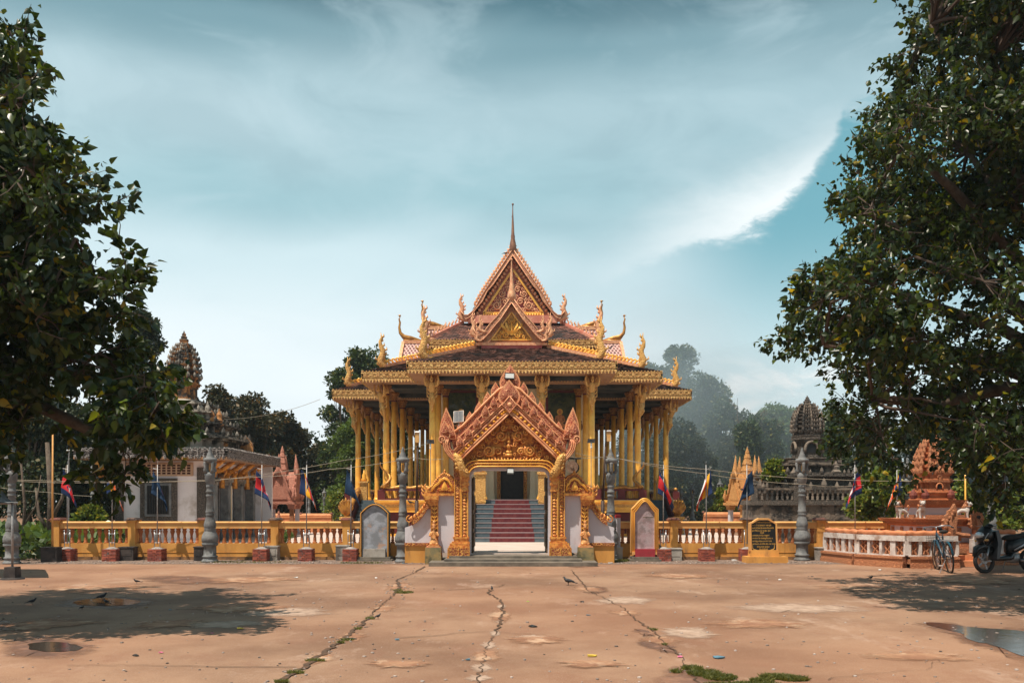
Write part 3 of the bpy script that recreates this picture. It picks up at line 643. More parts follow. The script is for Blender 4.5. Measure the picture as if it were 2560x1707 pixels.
for s in (-1, 1):
    for (hw, y0, rise, nh, te) in ((3.84, 32.3, 2.40, 1.30, .74), (5.9, 34.7, 3.1, 1.15, .76), (8.23, 40.4, 3.4, 1.15, .8)):
        k = .39
        hip_rib((s * hw, y0, EZ), (s * (hw - rise), y0 + rise, EZ + rise * k), s, nh=nh, t_end=te)
K = .39
slope((-3.84, 32.3, EZ), (3.84, 32.3, EZ), (1.44, 34.7, EZ + 2.4 * K), (-1.44, 34.7, EZ + 2.4 * K))
for s in (-1, 1):
    slope((s * 3.84, 32.3, EZ), (s * 3.84, 36.5, EZ), (s * 1.44, 36.5, EZ + 2.4 * K), (s * 1.44, 34.7, EZ + 2.4 * K))
    slope((s * 3.7, 34.7, EZ + .003), (s * 5.9, 34.7, EZ + .003), (s * 2.8, 37.8, EZ + 3.1 * K), (s * 1.6, 37.8, EZ + 3.1 * K))
    slope((s * 5.9, 34.7, EZ), (s * 5.9, 41.5, EZ), (s * 2.8, 41.5, EZ + 3.1 * K), (s * 2.8, 37.8, EZ + 3.1 * K))
    slope((s * 5.7, 40.4, EZ + .003), (s * 8.23, 40.4, EZ + .003), (s * 4.4, 44.2, EZ + 3.8 * K), (s * 3.5, 44.2, EZ + 3.8 * K))
    slope((s * 8.23, 40.4, EZ), (s * 8.23, 57, EZ), (s * 4.4, 55, EZ + 3.8 * K), (s * 4.4, 44.2, EZ + 3.8 * K), row=.2, tw=.2)
# upper tier under the big gable: carved band, short roof, ridge crockets
m = MB(); m.box(-3.3, 3.3, 37.6, 54, 7.2, 8.3); m.build('clerestory_wall', 'gilt_pink', TH)
zt = W2(0, 850, 37.5)[1]
fascia((-3.55, 37.5), (3.62, 37.5), zt, .30); fascia((3.62, 37.5), (3.62, 53), zt, .30); fascia((-3.55, 53), (-3.55, 37.5), zt, .30)
m = MB()
for i in range(52):
    x = -3.45 + 6.9 * (i + .5) / 52
    if abs(x) > 1.3: m.ball((x, 37.56, zt - .56), (.055, .05, .075), 6, 4)
m.build('hanging_bead', 'gold', TH, smooth=True, kind='stuff')
zr = W2(0, 808, 39.3)[1]
slope((-3.55, 37.5, zt), (3.62, 37.5, zt), (2.2, 39.3, zr), (-2.2, 39.3, zr), row=.12, tw=.11)
for s in (-1, 1):
    slope((s * 3.58, 37.5, zt), (s * 3.58, 53, zt), (s * 2.2, 53, zr), (s * 2.2, 39.3, zr), row=.2, tw=.2)
    m = MB(); m.bar((s * 3.58, 37.5, zt + .04), (s * 2.2, 39.3, zr + .04), .16, .14); o = m.build('hip_rib', 'pink', TH)
    for i in range(9):
        t = (i + .8) / 9.6; link('crocket', CROC, o, (s * (3.58 - 1.38 * t), 37.5 + 1.8 * t, zt + (zr - zt) * t + .08), rot=(0, 0, 0 if s > 0 else math.pi), scale=.9)
    link('naga_finial', NAGA_P, o, (s * 3.62, 37.5, zt + .12), rot=(0, 0, R(-20) if s > 0 else R(200)), scale=1.25)
# transverse wings with lattice tiles and horn finials
for (hx, yr, z1, z0, y0) in ((5.35, 43.3, 9.42, 8.35, 42.0), (4.15, 42.5, 9.95, 8.9, 41.6)):
    for s in (-1, 1):
        x0, x1 = s * 2.6, s * hx
        slope((x0, y0, z0), (x1, y0, z0), (x1, yr, z1), (x0, yr, z1), row=.20, tw=.17, mt='tile_red', mu='under_pale', dia=True, name='lattice_roof')
        slope((x0, 2 * yr - y0, z0), (x1, 2 * yr - y0, z0), (x1, yr, z1), (x0, yr, z1), row=.3, tw=.3, mt='tile_red', mu='under_pale', name='lattice_roof')
        m = MB(); m.bar((x0, yr, z1 + .05), (x1, yr, z1 + .05), .18, .16); m.bar((x1, y0 - .05, z0), (x1, yr, z1 + .03), .15, .16); m.bar((x1, 2 * yr - y0, z0), (x1, yr, z1 + .03), .15, .16)
        m.cbox(x1, y0, z0 - .9, z0 + .05, .09, .09); o = m.build('wing_frame', 'gilt_pink', TH)
        m = MB(); m.prism([(x1 - .05, z0 - .02), (x1 + .05, z0 - .02), (x1 + .05, z1), (x1 - .05, z1)], yr - .05, yr + .05)
        m.add([(x1 - s * .02, y0, z0), (x1 - s * .02, 2 * yr - y0, z0), (x1 - s * .02, yr, z1)], [(0, 1, 2)]); m.build('wing_gable', 'pink_carve', o)
        link('horn_finial', CHOFA, o, (x1, yr, z1 + .16), rot=(0, 0, 0 if s < 0 else math.pi), scale=1.22)
        for k in range(3): link('crocket', CROC, o, (x1 - s * (.95 + .16 * k), yr, z1 + .12), rot=(0, 0, 0 if s > 0 else math.pi), scale=.8)
        m = MB(); m.box(min(x0, x1), max(x0, x1), y0 + .1, 2 * yr - y0 - .1, z0 - 1.0, z0 - .02); m.build('wing_wall', 'gilt_pink', o)
# ---- gables
def gable(D, ax, inner, outer, depth, mt='gilt_pink', crock=True, cs=1.0, back=50.0):
    """inner/outer: right-hand outline of the bargeboard in picture units about the axis ax"""
    for s in (-1, 1):
        lo = [W2(1281 + (x - ax) * s + (ax - 1281), y, D) for x, y in inner]; hi = [W2(1281 + (x - ax) * s + (ax - 1281), y, D) for x, y in outer]
        m = MB(); m.strip(lo, hi, D - .14, D + .10); o = m.build('bargeboard', 'pink_carve', TH)
        m = MB()
        for pl in (lo, hi): m.tube([(x, D - .15, z) for x, z in pl], .022 * cs, 6)
        m.build('moulding', 'gilt_pink', o, smooth=True)
        if crock:
            for i in range(len(hi) - 1):
                a = Vector((hi[i][0], D, hi[i][1])); b = Vector((hi[i + 1][0], D, hi[i + 1][1])); L_ = (b - a).length; n = round(L_ / (.165 * cs))
                for k in range(n):
                    p = a + (b - a) * ((k + .5) / n)
                    if p.z > hi[-1][1] + .1: link('crocket', CROC, o, tuple(p), rot=(0, 0, 0 if s > 0 else math.pi), scale=1.25 * cs)
# main gable
ax = 1282
inner = [(1282, 640), (1331, 713), (1346, 730), (1357, 753), (1374, 774), (1388, 794), (1400, 800)]
outer = [(1282, 624), (1338, 708), (1357, 736), (1380, 778), (1394, 789), (1403, 789), (1412, 779)]
gable(39.0, ax, inner, outer, 1)
for s in (-1, 1):
    x, z = W2(1282 + s * 124, 792, 39); link('naga_finial', NAGA_P, TH, (x, 39, z - .05), rot=(0, 0, 0 if s > 0 else math.pi), scale=.98)
zb = W2(0, 806, 39)[1]
apx = W2(1282, 636, 39)
m = MB(); m.prism([W2(1282 - 100, 800, 39), W2(1282 + 100, 800, 39), apx], 39.25, 53.5); m.build('gable_wall', 'pink', TH)
for s in (-1, 1):
    a = W2(1282 + s * 115, 795, 39); slope((a[0], 39.1, a[1]), (a[0], 53.6, a[1]), (apx[0], 53.6, apx[1] + .05), (apx[0], 39.1, apx[1] + .05), row=.22, tw=.2)
m = MB(); m.box(-1.95, 2.0, 38.9, 39.3, W2(0, 808, 39)[1], W2(0, 789, 39)[1]); m.build('gable_base', 'pink', TH)
def tri(D, y, px0, px1, yb, axx, ya, wd, mt, name='pediment_frame'):
    a, b, c = W2(px0, yb, D), W2(px1, yb, D), W2(axx, ya, D); m = MB()
    for p, q in ((a, b), (b, c), (c, a)): m.bar((p[0], y, p[1]), (q[0], y, q[1]), .06, wd)
    return m.build(name, mt, TH), (a, b, c)
fr, _ = tri(39, 39.12, 1209, 1357, 781, 1282, 672, .09, 'gold')
m = MB(); m.prism([W2(1211, 780, 39), W2(1355, 780, 39), W2(1282, 675, 39)], 39.17, 39.24); m.build('pediment_field', 'magenta', TH)
def relief(D, y, sc, items, name='pediment_scroll', mt='gilt_pink', parent=TH, ax=1282):
    for it in items:
        x, yy, r, a0, tu = it
        for s in ((-1, 1) if abs(x) > 1 else (1,)):
            m = MB(); cx, cz = W2(ax + x * s, yy, D)
            m.scroll(cx, cz, r * sc, y, tu, (a0 if s > 0 else math.pi - a0), s, .46)
            m.build(name, mt, parent, smooth=True)
U_ = 39 / 2200
relief(39, 39.14, U_, [(30, 774, 6, .3, 1.3), (50, 770, 6, 1.2, 1.3), (8, 742, 6, .2, 1.3), (27, 703+19, 5, 2, 1.2), (36, 742+8, 7, 1.8, 1.4), (68, 778-12, 4, 1, 1.2), (8, 712, 5, 2, 1.2), (22, 708, 4, .3, 1.2), (4, 697, 4, 1.5, 1.2), (48, 733, 4, .5, 1.1), (40, 762, 11, 2.2, 1.8), (19, 752, 9, .4, 1.6), (62, 773, 7, 2.6, 1.5), (28, 733, 9, 2.5, 1.6), (12, 722, 8, .5, 1.5), (16, 704, 7, 2.4, 1.5), (46, 745, 7, .2, 1.4), (9, 688, 5, 1.2, 1.3), (34, 716, 5, .8, 1.2), (54, 758, 5, 3, 1.2), (24, 771, 6, 3, 1.2)])
m = MB()
for i in range(24):
    x = 1205 + 156 * (i + .5) / 24; p = W2(x, 786, 39); m.ball((p[0], 39.1, p[1]), (.05, .05, .07), 6, 4)
m.build('pediment_drop', 'gold', TH, smooth=True, kind='stuff')
m = MB()
for s in (-1, 1):
    for i in range(15):
        t = (i + .5) / 15; x = 1282 + s * (8 + 84 * t); y_ = 662 + 124 * t; p = W2(x, y_, 39); m.ball((p[0], 39.12, p[1]), (.085, .06, .085), 7, 5)
m.build('rosette', 'gilt_pink', TH, smooth=True)
# spires
def spire(D, ax, yb, yt, w0, mt='spire_metal'):
    x, zb = W2(ax, yb, D)[0], W2(ax, yb, D)[1]; ztp = W2(ax, yt, D)[1]; h = ztp - zb; m = MB()
    prof = [(0, .30), (.06, .85), (.13, 1.0), (.22, .85), (.32, .55), (.36, .6), (.40, .45), (.60, .32), (.8, .18), (.92, .12), (.97, .14), (.99, .2), (1, .02)]
    vs = []
    m.lathe([(zb + a * h, w0 * 1.25 * b) for a, b in prof], x, D - .05, 12)
    m.v = [(a + .03 * math.sin((c - zb) / h * 6) * h * .05, b, c) for a, b, c in m.v]
    m.ball((x - .0, D - .05, ztp), (.05, .05, .05)); m.tube([(x, D - .05, zb + h * .74), (x - .06, D - .05, zb + h * .76)], [.02, .01], 4)
    return m.build('roof_spire', mt, TH, smooth=True)
spire(39.0, 1282, 637, 512, .125); spire(34.5, 1279, 756, 650, .14, 'gilt_pink')
# front gable above the porch
inner = [(1279, 758), (1307, 800), (1320, 815), (1335, 834), (1349, 849), (1358, 853), (1366, 852)]
outer = [(1279, 742), (1314, 791), (1332, 810), (1350, 834), (1360, 840), (1368, 836), (1374, 822)]
gable(34.5, 1279, inner, outer, 1, crock=False, cs=.9)
for s in (-1, 1):
    for k, (dx, yy, sc_) in enumerate(((92, 836, .78), (75, 826, .55), (84, 850, .42))):
        x, z = W2(1279 + s * dx, yy, 34.4); link('naga_finial', NAGA_P, TH, (x, 34.4 - .05 * k, z), rot=(0, 0, 0 if s > 0 else math.pi), scale=sc_)
apf = W2(1279, 754, 34.5); zf = W2(0, 856, 34.5)[1]
m = MB(); m.prism([(-1.38, zf), (1.34, zf), apf], 34.72, 39.0); m.build('gable_wall', 'gilt_pink', TH)
for s in (-1, 1):
    a = W2(1279 + s * 92, 850, 34.5); slope((a[0], 34.62, a[1]), (a[0], 39.05, a[1]), (apf[0], 39.05, apf[1] + .04), (apf[0], 34.62, apf[1] + .04), row=.14, tw=.13)
tri(34.5, 34.62, 1228, 1330, 848, 1279, 779, .05, 'gold')
m = MB(); m.prism([W2(1229, 847, 34.5), W2(1329, 847, 34.5), W2(1279, 782, 34.5)], 34.66, 34.70); m.build('pediment_field', 'gold_dark', TH)
relief(34.5, 34.62, 34.5 / 2200, [(24, 829, 6, 2, 1.4), (40, 845, 4, .2, 1.2), (14, 826, 5, .2, 1.3), (5, 845, 4, .2, 1.2), (9, 794, 3, .4, 1.1), (27, 834, 3.5, .4, 1.1), (16, 836, 9, .1, 1.9), (31, 841, 5, .6, 1.4), (10, 817, 6, 2.2, 1.4), (6, 803, 4.5, .5, 1.3), (20, 822, 4, .5, 1.2), (13, 808, 3, .3, 1)], mt='gold', ax=1279)
m = MB()
for k, a in enumerate((-.9, -.45, 0, .45, .9)):
    p = W2(1279, 840, 34.5); m.flame(p[0] + .12 * math.sin(a), p[1] + .05, .09, .62 - .1 * abs(a), 34.56, 34.62, lean=math.sin(a) * .8)
m.build('pediment_palmette', 'gold', TH)
m = MB(); m.box(-1.42, 1.38, 34.48, 34.9, W2(0, 863, 34.5)[1], zf); m.build('pediment_sill', 'gilt_pink', TH)
m = MB(); m.box(-1.2, 1.18, 34.52, 34.95, EZ + 2.2 * K - .06, W2(0, 863, 34.5)[1]); m.build('gable_base', 'magenta', TH)
# ---- sanctuary walls, door, murals
m = MB(); m.box(-2.92, 2.92, 36.7, 54, 1.68, 6.36); m.build('sanctuary_wall', 'cream', TH)
m = MB()
for x in (-2.86, -1.6, -.85, .85, 1.6, 2.86):
    m.box(x - .10, x + .10, 36.56, 36.7, 1.70, 6.3); m.box(x - .13, x + .13, 36.53, 36.7, 1.70, 1.9)
m.build('pilaster', 'cream', TH)
d = MB(); d.box(-.47, .47, 36.60, 36.68, 1.70, 3.62); dr = d.build('temple_door', 'door', TH)
d = MB()
for s in (-1, 1):
    for z0, z1 in ((1.8, 2.35), (2.45, 3.0), (3.1, 3.5)): d.box(min(s * .06, s * .40), max(s * .06, s * .40), 36.575, 36.6, z0, z1, .02, 0, .02, 0)
d.build('door_panel', 'door', dr)
d = MB(); d.box(-.62, -.48, 36.5, 36.69, 1.70, 3.75); d.box(.48, .62, 36.5, 36.69, 1.70, 3.75); d.box(-.62, .62, 36.49, 36.69, 3.751, 3.95); d.build('door_frame', 'gate_gold', TH)
def mural(x0, x1, z0, z1, cx, seed):
    m = MB(); m.box(x0 - .10, x1 + .10, 36.44, 36.55, z0 - .10, z1 + .10); f = m.build('mural_frame', 'maroon', TH)
    m = MB(); m.box(x0, x1, 36.425, 36.438, z0, z1); p = m.build('mural', 'mural_ground', f)
    m = MB()
    r = random.Random(seed)
    for i in range(16):
        x = r.uniform(x0 + .1, x1 - .1); z = r.uniform(z1 - .55, z1 - .06); q = r.uniform(.05, .14)
        m.ball((x, 36.42, z), (q, .006, q * .6), 9, 4)
    m.build('mural_foliage', 'mural_leaf', p, kind='stuff')
    m = MB(); y = 36.41
    m.ball((cx, y, z1 - .78), (.13, .006, .13), 20, 4); m.build('mural_halo', 'halo', p)
    m = MB(); y = 36.40
    m.ball((cx, y, z1 - .79), (.065, .006, .085), 12, 6); m.tube([(cx, y, z1 - .9), (cx, y, z1 - 1.3)], [.10, .14], 8, flat=.06)
    m.ball((cx, y, z1 - 1.36), (.30, .008, .09), 14, 5)
    for s in (-1, 1): m.tube([(cx + s * .13, y, z1 - .95), (cx + s * .2, y, z1 - 1.15), (cx + s * .04, y, z1 - 1.28)], [.045, .04, .03], 6, flat=.2)
    m.build('mural_figure', 'robe', p)
    m = MB()
    for i in range(6):
        x = x0 + .55 + i * .16; m.ball((x, 36.40, z0 + .62 + .1 * (i % 2)), (.045, .006, .055), 8, 5); m.ball((x, 36.405, z0 + .42 + .1 * (i % 2)), (.08, .006, .16), 8, 5)
    m.build('mural_follower', 'robe_pale', p)
mural(-2.62, -1.50, 4.2, 6.12, -2.1, 1); mural(1.50, 2.62, 4.2, 6.12, 1.98, 2)
# ---- forward-facing side stairs with naga rails and fanned hoods
mb = MB()
for k in range(7):
    a = (k - 3) * .33; q = .46 - .03 * abs(k - 3)
    mb.tube([(0, .02, .05), (math.sin(a) * q * .55, 0, .12 + math.cos(a) * q * .5), (math.sin(a) * q * .85, -.02, .15 + math.cos(a) * q * .98), (math.sin(a) * q * .9, -.05, .17 + math.cos(a) * q * 1.22)], [.07, .075, .06, .01], 7, flat=.7)
mb.tube([(0, .35, .0), (0, .15, -.04), (0, .0, .06)], [.10, .11, .09], 8)
HOOD = mb.mesh('naga_hood', 'gold_dark', True)
for s in (-1, 1):
    for i in range(9):
        z1 = .24 + 1.46 * (i + 1) / 9; y = 38.3 + .3 * i
        m = MB(); m.box(min(s * 5.75, s * 7.0), max(s * 5.75, s * 7.0), y, 41.1, z1 - .16, z1); o = m.build('side_step', 'blue_step', TH)
    for x in (7.15, 5.62):
        m = MB(); m.prism([(0, .24), (0, .8), (.5, .95), (3.0, 2.0), (3.0, .24)], 0, .2); m.v = [(s * (x - .1 + b), 38.1 + a, c) for a, b, c in m.v]; o = m.build('stair_cheek', 'maroon', TH)
        m = MB(); m.tube([(s * x * (1 + .0), 38.1 + t * 3, .98 + 1.22 * t ** .9 + .04 * math.sin(t * 16)) for t in [i / 20 for i in range(21)]], [.12] * 21, 8); m.build('naga_body', 'gold_dark', o, smooth=True)
        m = MB(); m.cbox(s * x, 37.9, .24, .86, .17, .17); m.cbox(s * x, 37.9, .86, .98, .24, .24); m.cbox(s * x, 37.9, .24, .4, .22, .22); q = m.build('newel_pedestal', 'gold_carve', TH)
        link('naga_hood', HOOD, TH, (s * x, 37.9, 1.0), scale=1.1)
    m = MB(); m.cbox(s * 6.9, 41.05, 1.68, 2.5, .16, .16); m.cbox(s * 6.9, 41.05, 2.5, 2.58, .21, .21); p = m.build('newel_post', 'gold_carve', TH)
    m = MB(); m.lathe([(2.58, .12), (2.66, .14), (2.75, .09), (2.85, .10), (2.95, .05), (3.12, .01)], s * 6.9, 41.05, 10); m.build('finial', 'gold', p, smooth=True)
    # naga rearing up the corner columns
    m = MB(); m.tube([(s * (5.11 + .2 * math.cos(t * 5.5 + 1.2)), 35.55 - .14 * math.sin(t * 5.5 + 1.2) - .1, 2.2 + 1.0 * t) for t in [i / 18 for i in range(19)]], [.085 * (1 - .75 * i / 18) for i in range(19)], 7); m.build('naga_tail', 'gold_dark', TH, smooth=True)

# ================================================================ THE ENTRANCE GATE
GY = 23.0
GA = thing('entrance_gate', 'red and gold carved entrance gate with flame-crested gabled top standing on low steps', 'gate', (-.064, GY, .15))
def G(u, v): return ((u - 645) / 288.5, 5.311 - v / 288.5 - .15)
def gp(pts, s=1): return [(G(u, v)[0] * s, G(u, v)[1]) for u, v in pts]
for s in (-1, 1):
    def bx(m, u0, u1, v0, v1, y0, y1, **k):
        a, b = G(u0, v1), G(u1, v0); x0, x1 = sorted((a[0] * s, b[0] * s)); m.box(x0, x1, y0, y1, a[1], b[1], **k)
    # pier
    m = MB(); bx(m, 955, 1062, 880, 1490, .02, .55); pier = m.build('gate_pier', 'gate_pink', GA)
    m = MB(); bx(m, 957, 1008, 990, 1330, -.07, .02); m.build('pier_pilaster', 'gate_gold', pier)
    m = MB(); bx(m, 1016, 1058, 900, 1330, -.03, .02); m.build('pier_pilaster', 'gate_gold', pier)
    m = MB()
    for (u0, u1, v0, v1, y0) in ((946, 1018, 875, 905, -.16), (954, 1008, 905, 925, -.12), (948, 1012, 925, 945, -.14), (956, 1006, 945, 975, -.10), (950, 1012, 975, 990, -.13),
                                 (948, 1070, 1330, 1345, -.12), (953, 1063, 1345, 1365, -.10), (945, 1078, 1365, 1378, -.14), (945, 1100, 1398, 1412, -.22), (945, 1092, 1378, 1398, -.19)):
        bx(m, u0, u1, v0, v1, y0, .5)
    m.build('pier_moulding', 'gate_scroll', pier)
    m = MB(); bx(m, 945, 1106, 1412, 1478, -.25, .55); m.build('pier_plinth', 'gate_gold', pier)
    m = MB(); bx(m, 940, 1112, 1478, 1492, -.28, .56); bx(m, 943, 950, 1410, 1478, -.26, .5); bx(m, 1022, 1030, 1412, 1478, -.262, .5); bx(m, 1098, 1108, 1412, 1478, -.26, .5); m.build('plinth_trim', 'gate_scroll', pier)
    m = MB(); bx(m, 956, 962, 990, 1330, -.085, -.06); bx(m, 1003, 1009, 990, 1330, -.085, -.06); bx(m, 1056, 1061, 890, 1330, -.045, .0); bx(m, 1012, 1018, 890, 1330, -.045, .0); m.build('pier_fillet', 'gold', pier)
    m = MB()
    for i in range(14):
        for (u, y, q) in ((982, -.072, .05), (1037, -.032, .04)):
            x, z = G(u, 1008 + i * 24); x *= s; m.add([(x - q, y, z), (x, y, z - .037), (x + q, y, z), (x, y, z + .037), (x, y - .02, z)], [(0, 1, 4), (1, 2, 4), (2, 3, 4), (3, 0, 4)])
    m.build('pier_lozenge', 'gate_scroll', pier, kind='stuff')
    m = MB(); bx(m, 938, 955, 860, 1490, .03, .5); m.build('jamb', 'white_wall', pier)
    # gate leaf folded back into the court
    m = MB(); x = G(940, 0)[0] * s
    m.box(min(x, x - s * .045), max(x, x - s * .045), .45, 1.45, .05, 2.1); gl = m.build('gate_leaf', 'wood_leaf', GA)
    m = MB()
    for z in (.25, .75, 1.25, 1.75): m.box(min(x - s * .045, x - s * .07), max(x - s * .045, x - s * .07), .5, 1.4, z, z + .38)
    m.build('leaf_panel', 'wood_leaf', gl)
    # rafter band, two layers with fillets
    lo = gp([(645, 408), (700, 462), (800, 556), (900, 650), (960, 708), (1005, 757)], s); hi = gp([(645, 318), (700, 340), (800, 436), (900, 530), (990, 616), (1062, 690)], s)
    m = MB(); m.strip(lo, hi, -.24, .28); rf = m.build('gate_rafter', 'gate_red', GA)
    m = MB()
    for t in (.0, .10, .22, .62, .86, 1.0):
        pl = [(a[0] + (b[0] - a[0]) * t, -.25 - .01 * (t in (0, 1.0)), a[1] + (b[1] - a[1]) * t) for a, b in zip(lo, hi)]; m.tube(pl, .022 if t in (.0, 1.0, .22, .62) else .012, 5)
    m.build('rafter_moulding', 'gate_pinkgold', rf, smooth=True)
    m = MB()
    for i in range(17):
        t = (i + .5) / 17; k = t * 5; q = min(4, int(k)); f = k - q
        l_ = Vector(lo[q]).lerp(Vector(lo[q + 1]), f); h_ = Vector(hi[q]).lerp(Vector(hi[q + 1]), f); c = l_.lerp(h_, .42)
        d = .05; m.add([(c.x - d, -.245, c.y), (c.x, -.245, c.y - d), (c.x + d, -.245, c.y), (c.x, -.245, c.y + d), (c.x, -.285, c.y)], [(0, 1, 4), (1, 2, 4), (2, 3, 4), (3, 0, 4)])
    m.build('rafter_diamond', 'gold', rf, kind='stuff')
    lo2 = hi; hi2 = gp([(645, 190), (722, 222), (830, 325), (920, 418), (1000, 500), (1085, 560)], s)
    m = MB(); m.strip(lo2, hi2, -.10, .24); r2 = m.build('gate_cresting', 'gate_red', GA)
    m = MB(); m.tube([(a[0], -.10, a[1]) for a in hi2], .035, 6); m.tube([(a[0] * .5 + b[0] * .5, -.10, a[1] * .5 + b[1] * .5) for a, b in zip(lo2, hi2)], .018, 5); m.build('cresting_moulding', 'gate_pinkgold', r2, smooth=True)
    # back row of flames
    for (u, v, w_, h_, ln) in ((750, 268, 72, 104, .05), (808, 345, 74, 108, .07), (872, 418, 76, 108, .08), (942, 478, 66, 94, .09), (1012, 545, 62, 86, .1)):
        x, z = G(u, v); m = MB(); m.flame(x * s, z, w_ / 288.5, h_ / 288.5, .0, .10, lean=ln * s * .4); m.build('flame_leaf', ['gate_pinkgold', 'gate_red'], GA)
    for (u, v, w_, h_, ln) in ((760, 372, 58, 90, .05), (823, 440, 62, 92, .06), (886, 520, 64, 80, .07), (948, 592, 62, 78, .08), (1012, 655, 60, 76, .1)):
        x, z = G(u, v); m = MB(); m.flame(x * s, z, w_ / 288.5, h_ / 288.5, -.30, -.20, lean=ln * s * .4); m.build('flame_leaf', ['gate_pinkgold', 'gate_red'], GA)
    # corner acroteria and volutes
    x, z = G(1112, 590); m = MB(); m.flame(x * s, z, 108 / 288.5, 236 / 288.5, -.02, .16, lean=.05 * s); m.build('flame_leaf', ['gate_pinkgold', 'gate_red'], GA)
    x, z = G(1128, 590); m = MB(); m.flame(x * s, z, 84 / 288.5, 136 / 288.5, -.20, -.08, lean=.02 * s); m.build('flame_leaf', ['gate_pinkgold', 'gate_red'], GA)
    x, z = G(1072, 600); m = MB(); m.flame(x * s, z, 60 / 288.5, 120 / 288.5, -.16, -.04, lean=.2 * s); m.build('flame_leaf', ['gate_pinkgold', 'gate_red'], GA)
    outl = gp([(1000, 757), (1040, 770), (1085, 745), (1125, 700), (1142, 650), (1165, 628), (1172, 598), (1155, 572), (1125, 568), (1098, 590), (1090, 630), (1085, 665), (1060, 692)], s)
    m = MB(); m.prism(outl, -.26, .22); vo = m.build('corner_volute', 'gate_red', GA)
    m = MB(); x, z = G(1144, 600); m.scroll(x * s, z, .105, -.27, 1.5, -math.pi / 2 if s > 0 else -math.pi / 2, s, .30, 6, False)
    for off in (0, 14, 30): m.tube([(G(u - off * .9, v - off * .1)[0] * s, -.265, G(u - off * .9, v - off * .1)[1]) for u, v in ((1020, 762), (1060, 755), (1098, 722), (1128, 680), (1138, 640), (1128, 606))], .018, 5)
    m.build('volute_scroll', 'gate_pinkgold', vo, smooth=True)
    m = MB()
    for i in range(9): x, z = G(1000 + i * 15, 790 - i * 8 if i < 5 else 758 - (i - 4) * 17); m.ball((x * s, .02, z), (.05, .08, .05), 6, 4)
    m.build('volute_fringe', 'gate_scroll', vo, smooth=True, kind='stuff')
    # makara bracket at the springing
    m = MB()
    m.tube([(G(u, v)[0] * s, y, G(u, v)[1]) for u, v, y in ((968, 872, -.12), (985, 850, -.2), (1005, 815, -.24), (1012, 780, -.26), (1022, 750, -.28), (1040, 722, -.28), (1052, 700, -.26))], [.11, .125, .11, .10, .095, .06, .01], 8)
    for (u, v, q) in ((1035, 800, .05), (1040, 770, .05), (1030, 830, .05), (990, 790, .045), (1045, 745, .04), (1000, 760, .04)):
        x, z = G(u, v); m.tube([(x * s, -.26, z), (x * s + s * .03, -.30, z + .05), (x * s + s * .05, -.28, z + .13)], [q, q * .8, .006], 6)
    x, z = G(975, 840)
    m.ball((x * s, -.24, z), (.07, .07, .08), 8, 6); m.tube([(x * s, -.26, z), (x * s - s * .08, -.33, z - .05)], [.045, .015], 6); m.ball((x * s - s * .03, -.31, z + .03), .02, 6, 4)
    m.build('makara_bracket', 'gold_carve', GA, smooth=True)
    # arch end curve + side block over the pier
    m = MB(); bx(m, 960, 1065, 745, 878, -.08, .5); m.build('pier_head', 'gate_gold', GA)
    # wing wall with arched pediment, pilaster and pedestal
    m = MB(); bx(m, 1062, 1186, 1022, 1452, .10, .45); wg = m.build('wing_wall', 'white_wall', GA)
    m = MB()
    prof = [(1062, 1020), (1062, 905), (1080, 880), (1110, 872), (1135, 858), (1160, 872), (1192, 905), (1215, 945), (1240, 965), (1262, 985), (1268, 1020)]
    m.prism(gp(prof, s), .0, .42); pd = m.build('wing_pediment', 'gate_gold', GA)
    m = MB(); crest = [(1068, 900), (1085, 880), (1110, 868), (1135, 852), (1160, 868), (1188, 892), (1208, 920), (1225, 948), (1250, 965), (1268, 980)]
    for i in range(len(crest) - 1):
        for f in (0, .5):
            u = crest[i][0] + (crest[i + 1][0] - crest[i][0]) * f; v = crest[i][1] + (crest[i + 1][1] - crest[i][1]) * f
            x, z = G(u, v); m.ball((x * s, .08, z), (.045, .10, .05), 6, 4)
    x, z = G(1135, 850); m.tube([(x * s, .05, z), (x * s, .05, z + .1)], [.05, .006], 6)
    m.build('crest_leaf', 'gate_scroll', pd, smooth=True, kind='stuff')
    m = MB(); bow = [(1075, 985), (1080, 950), (1095, 935), (1105, 912), (1135, 895), (1165, 912), (1180, 935), (1205, 950), (1235, 990)]
    for off in (0, .03): m.tube([(G(u, v)[0] * s, -.015, G(u, v)[1] + off - .0) for u, v in bow], .022, 6)
    m.build('pediment_bow', 'gold', pd, smooth=True)
    m = MB(); m.prism(gp([(1095, 985), (1100, 950), (1135, 912), (1170, 950), (1190, 985)], s), -.012, .0); m.build('pediment_field', 'gate_fieldred', pd)
    m = MB(); x, z = G(1135, 965); m.flame(x * s, z - .06, .16, .24, -.06, -.02)
    for t in (-1, 1): m.scroll(x * s + t * .12, z - .04, .055, -.03, 1.2, 0 if t > 0 else math.pi, t, .3, 5, False)
    m.build('pediment_figure', 'gold', pd, smooth=False)
    m = MB(); bx(m, 1060, 1272, 1003, 1022, -.05, .43); m.build('pediment_sill', 'gate_scroll', pd)
    m = MB(); bx(m, 1186, 1240, 1022, 1405, .05, .45); pl = m.build('wing_pilaster', 'gate_gold', GA)
    m = MB()
    for (u0, u1, v0, v1, y0) in ((1178, 1276, 1020, 1052, -.10), (1182, 1270, 1052, 1068, -.06), (1184, 1262, 1068, 1082, -.02), (1184, 1252, 1082, 1095, .01)): bx(m, u0, u1, v0, v1, y0, .46)
    bx(m, 1184, 1190, 1095, 1405, .03, .1); bx(m, 1234, 1241, 1095, 1405, .03, .1)
    m.build('pilaster_capital', 'gate_scroll', pl)
    m = MB()
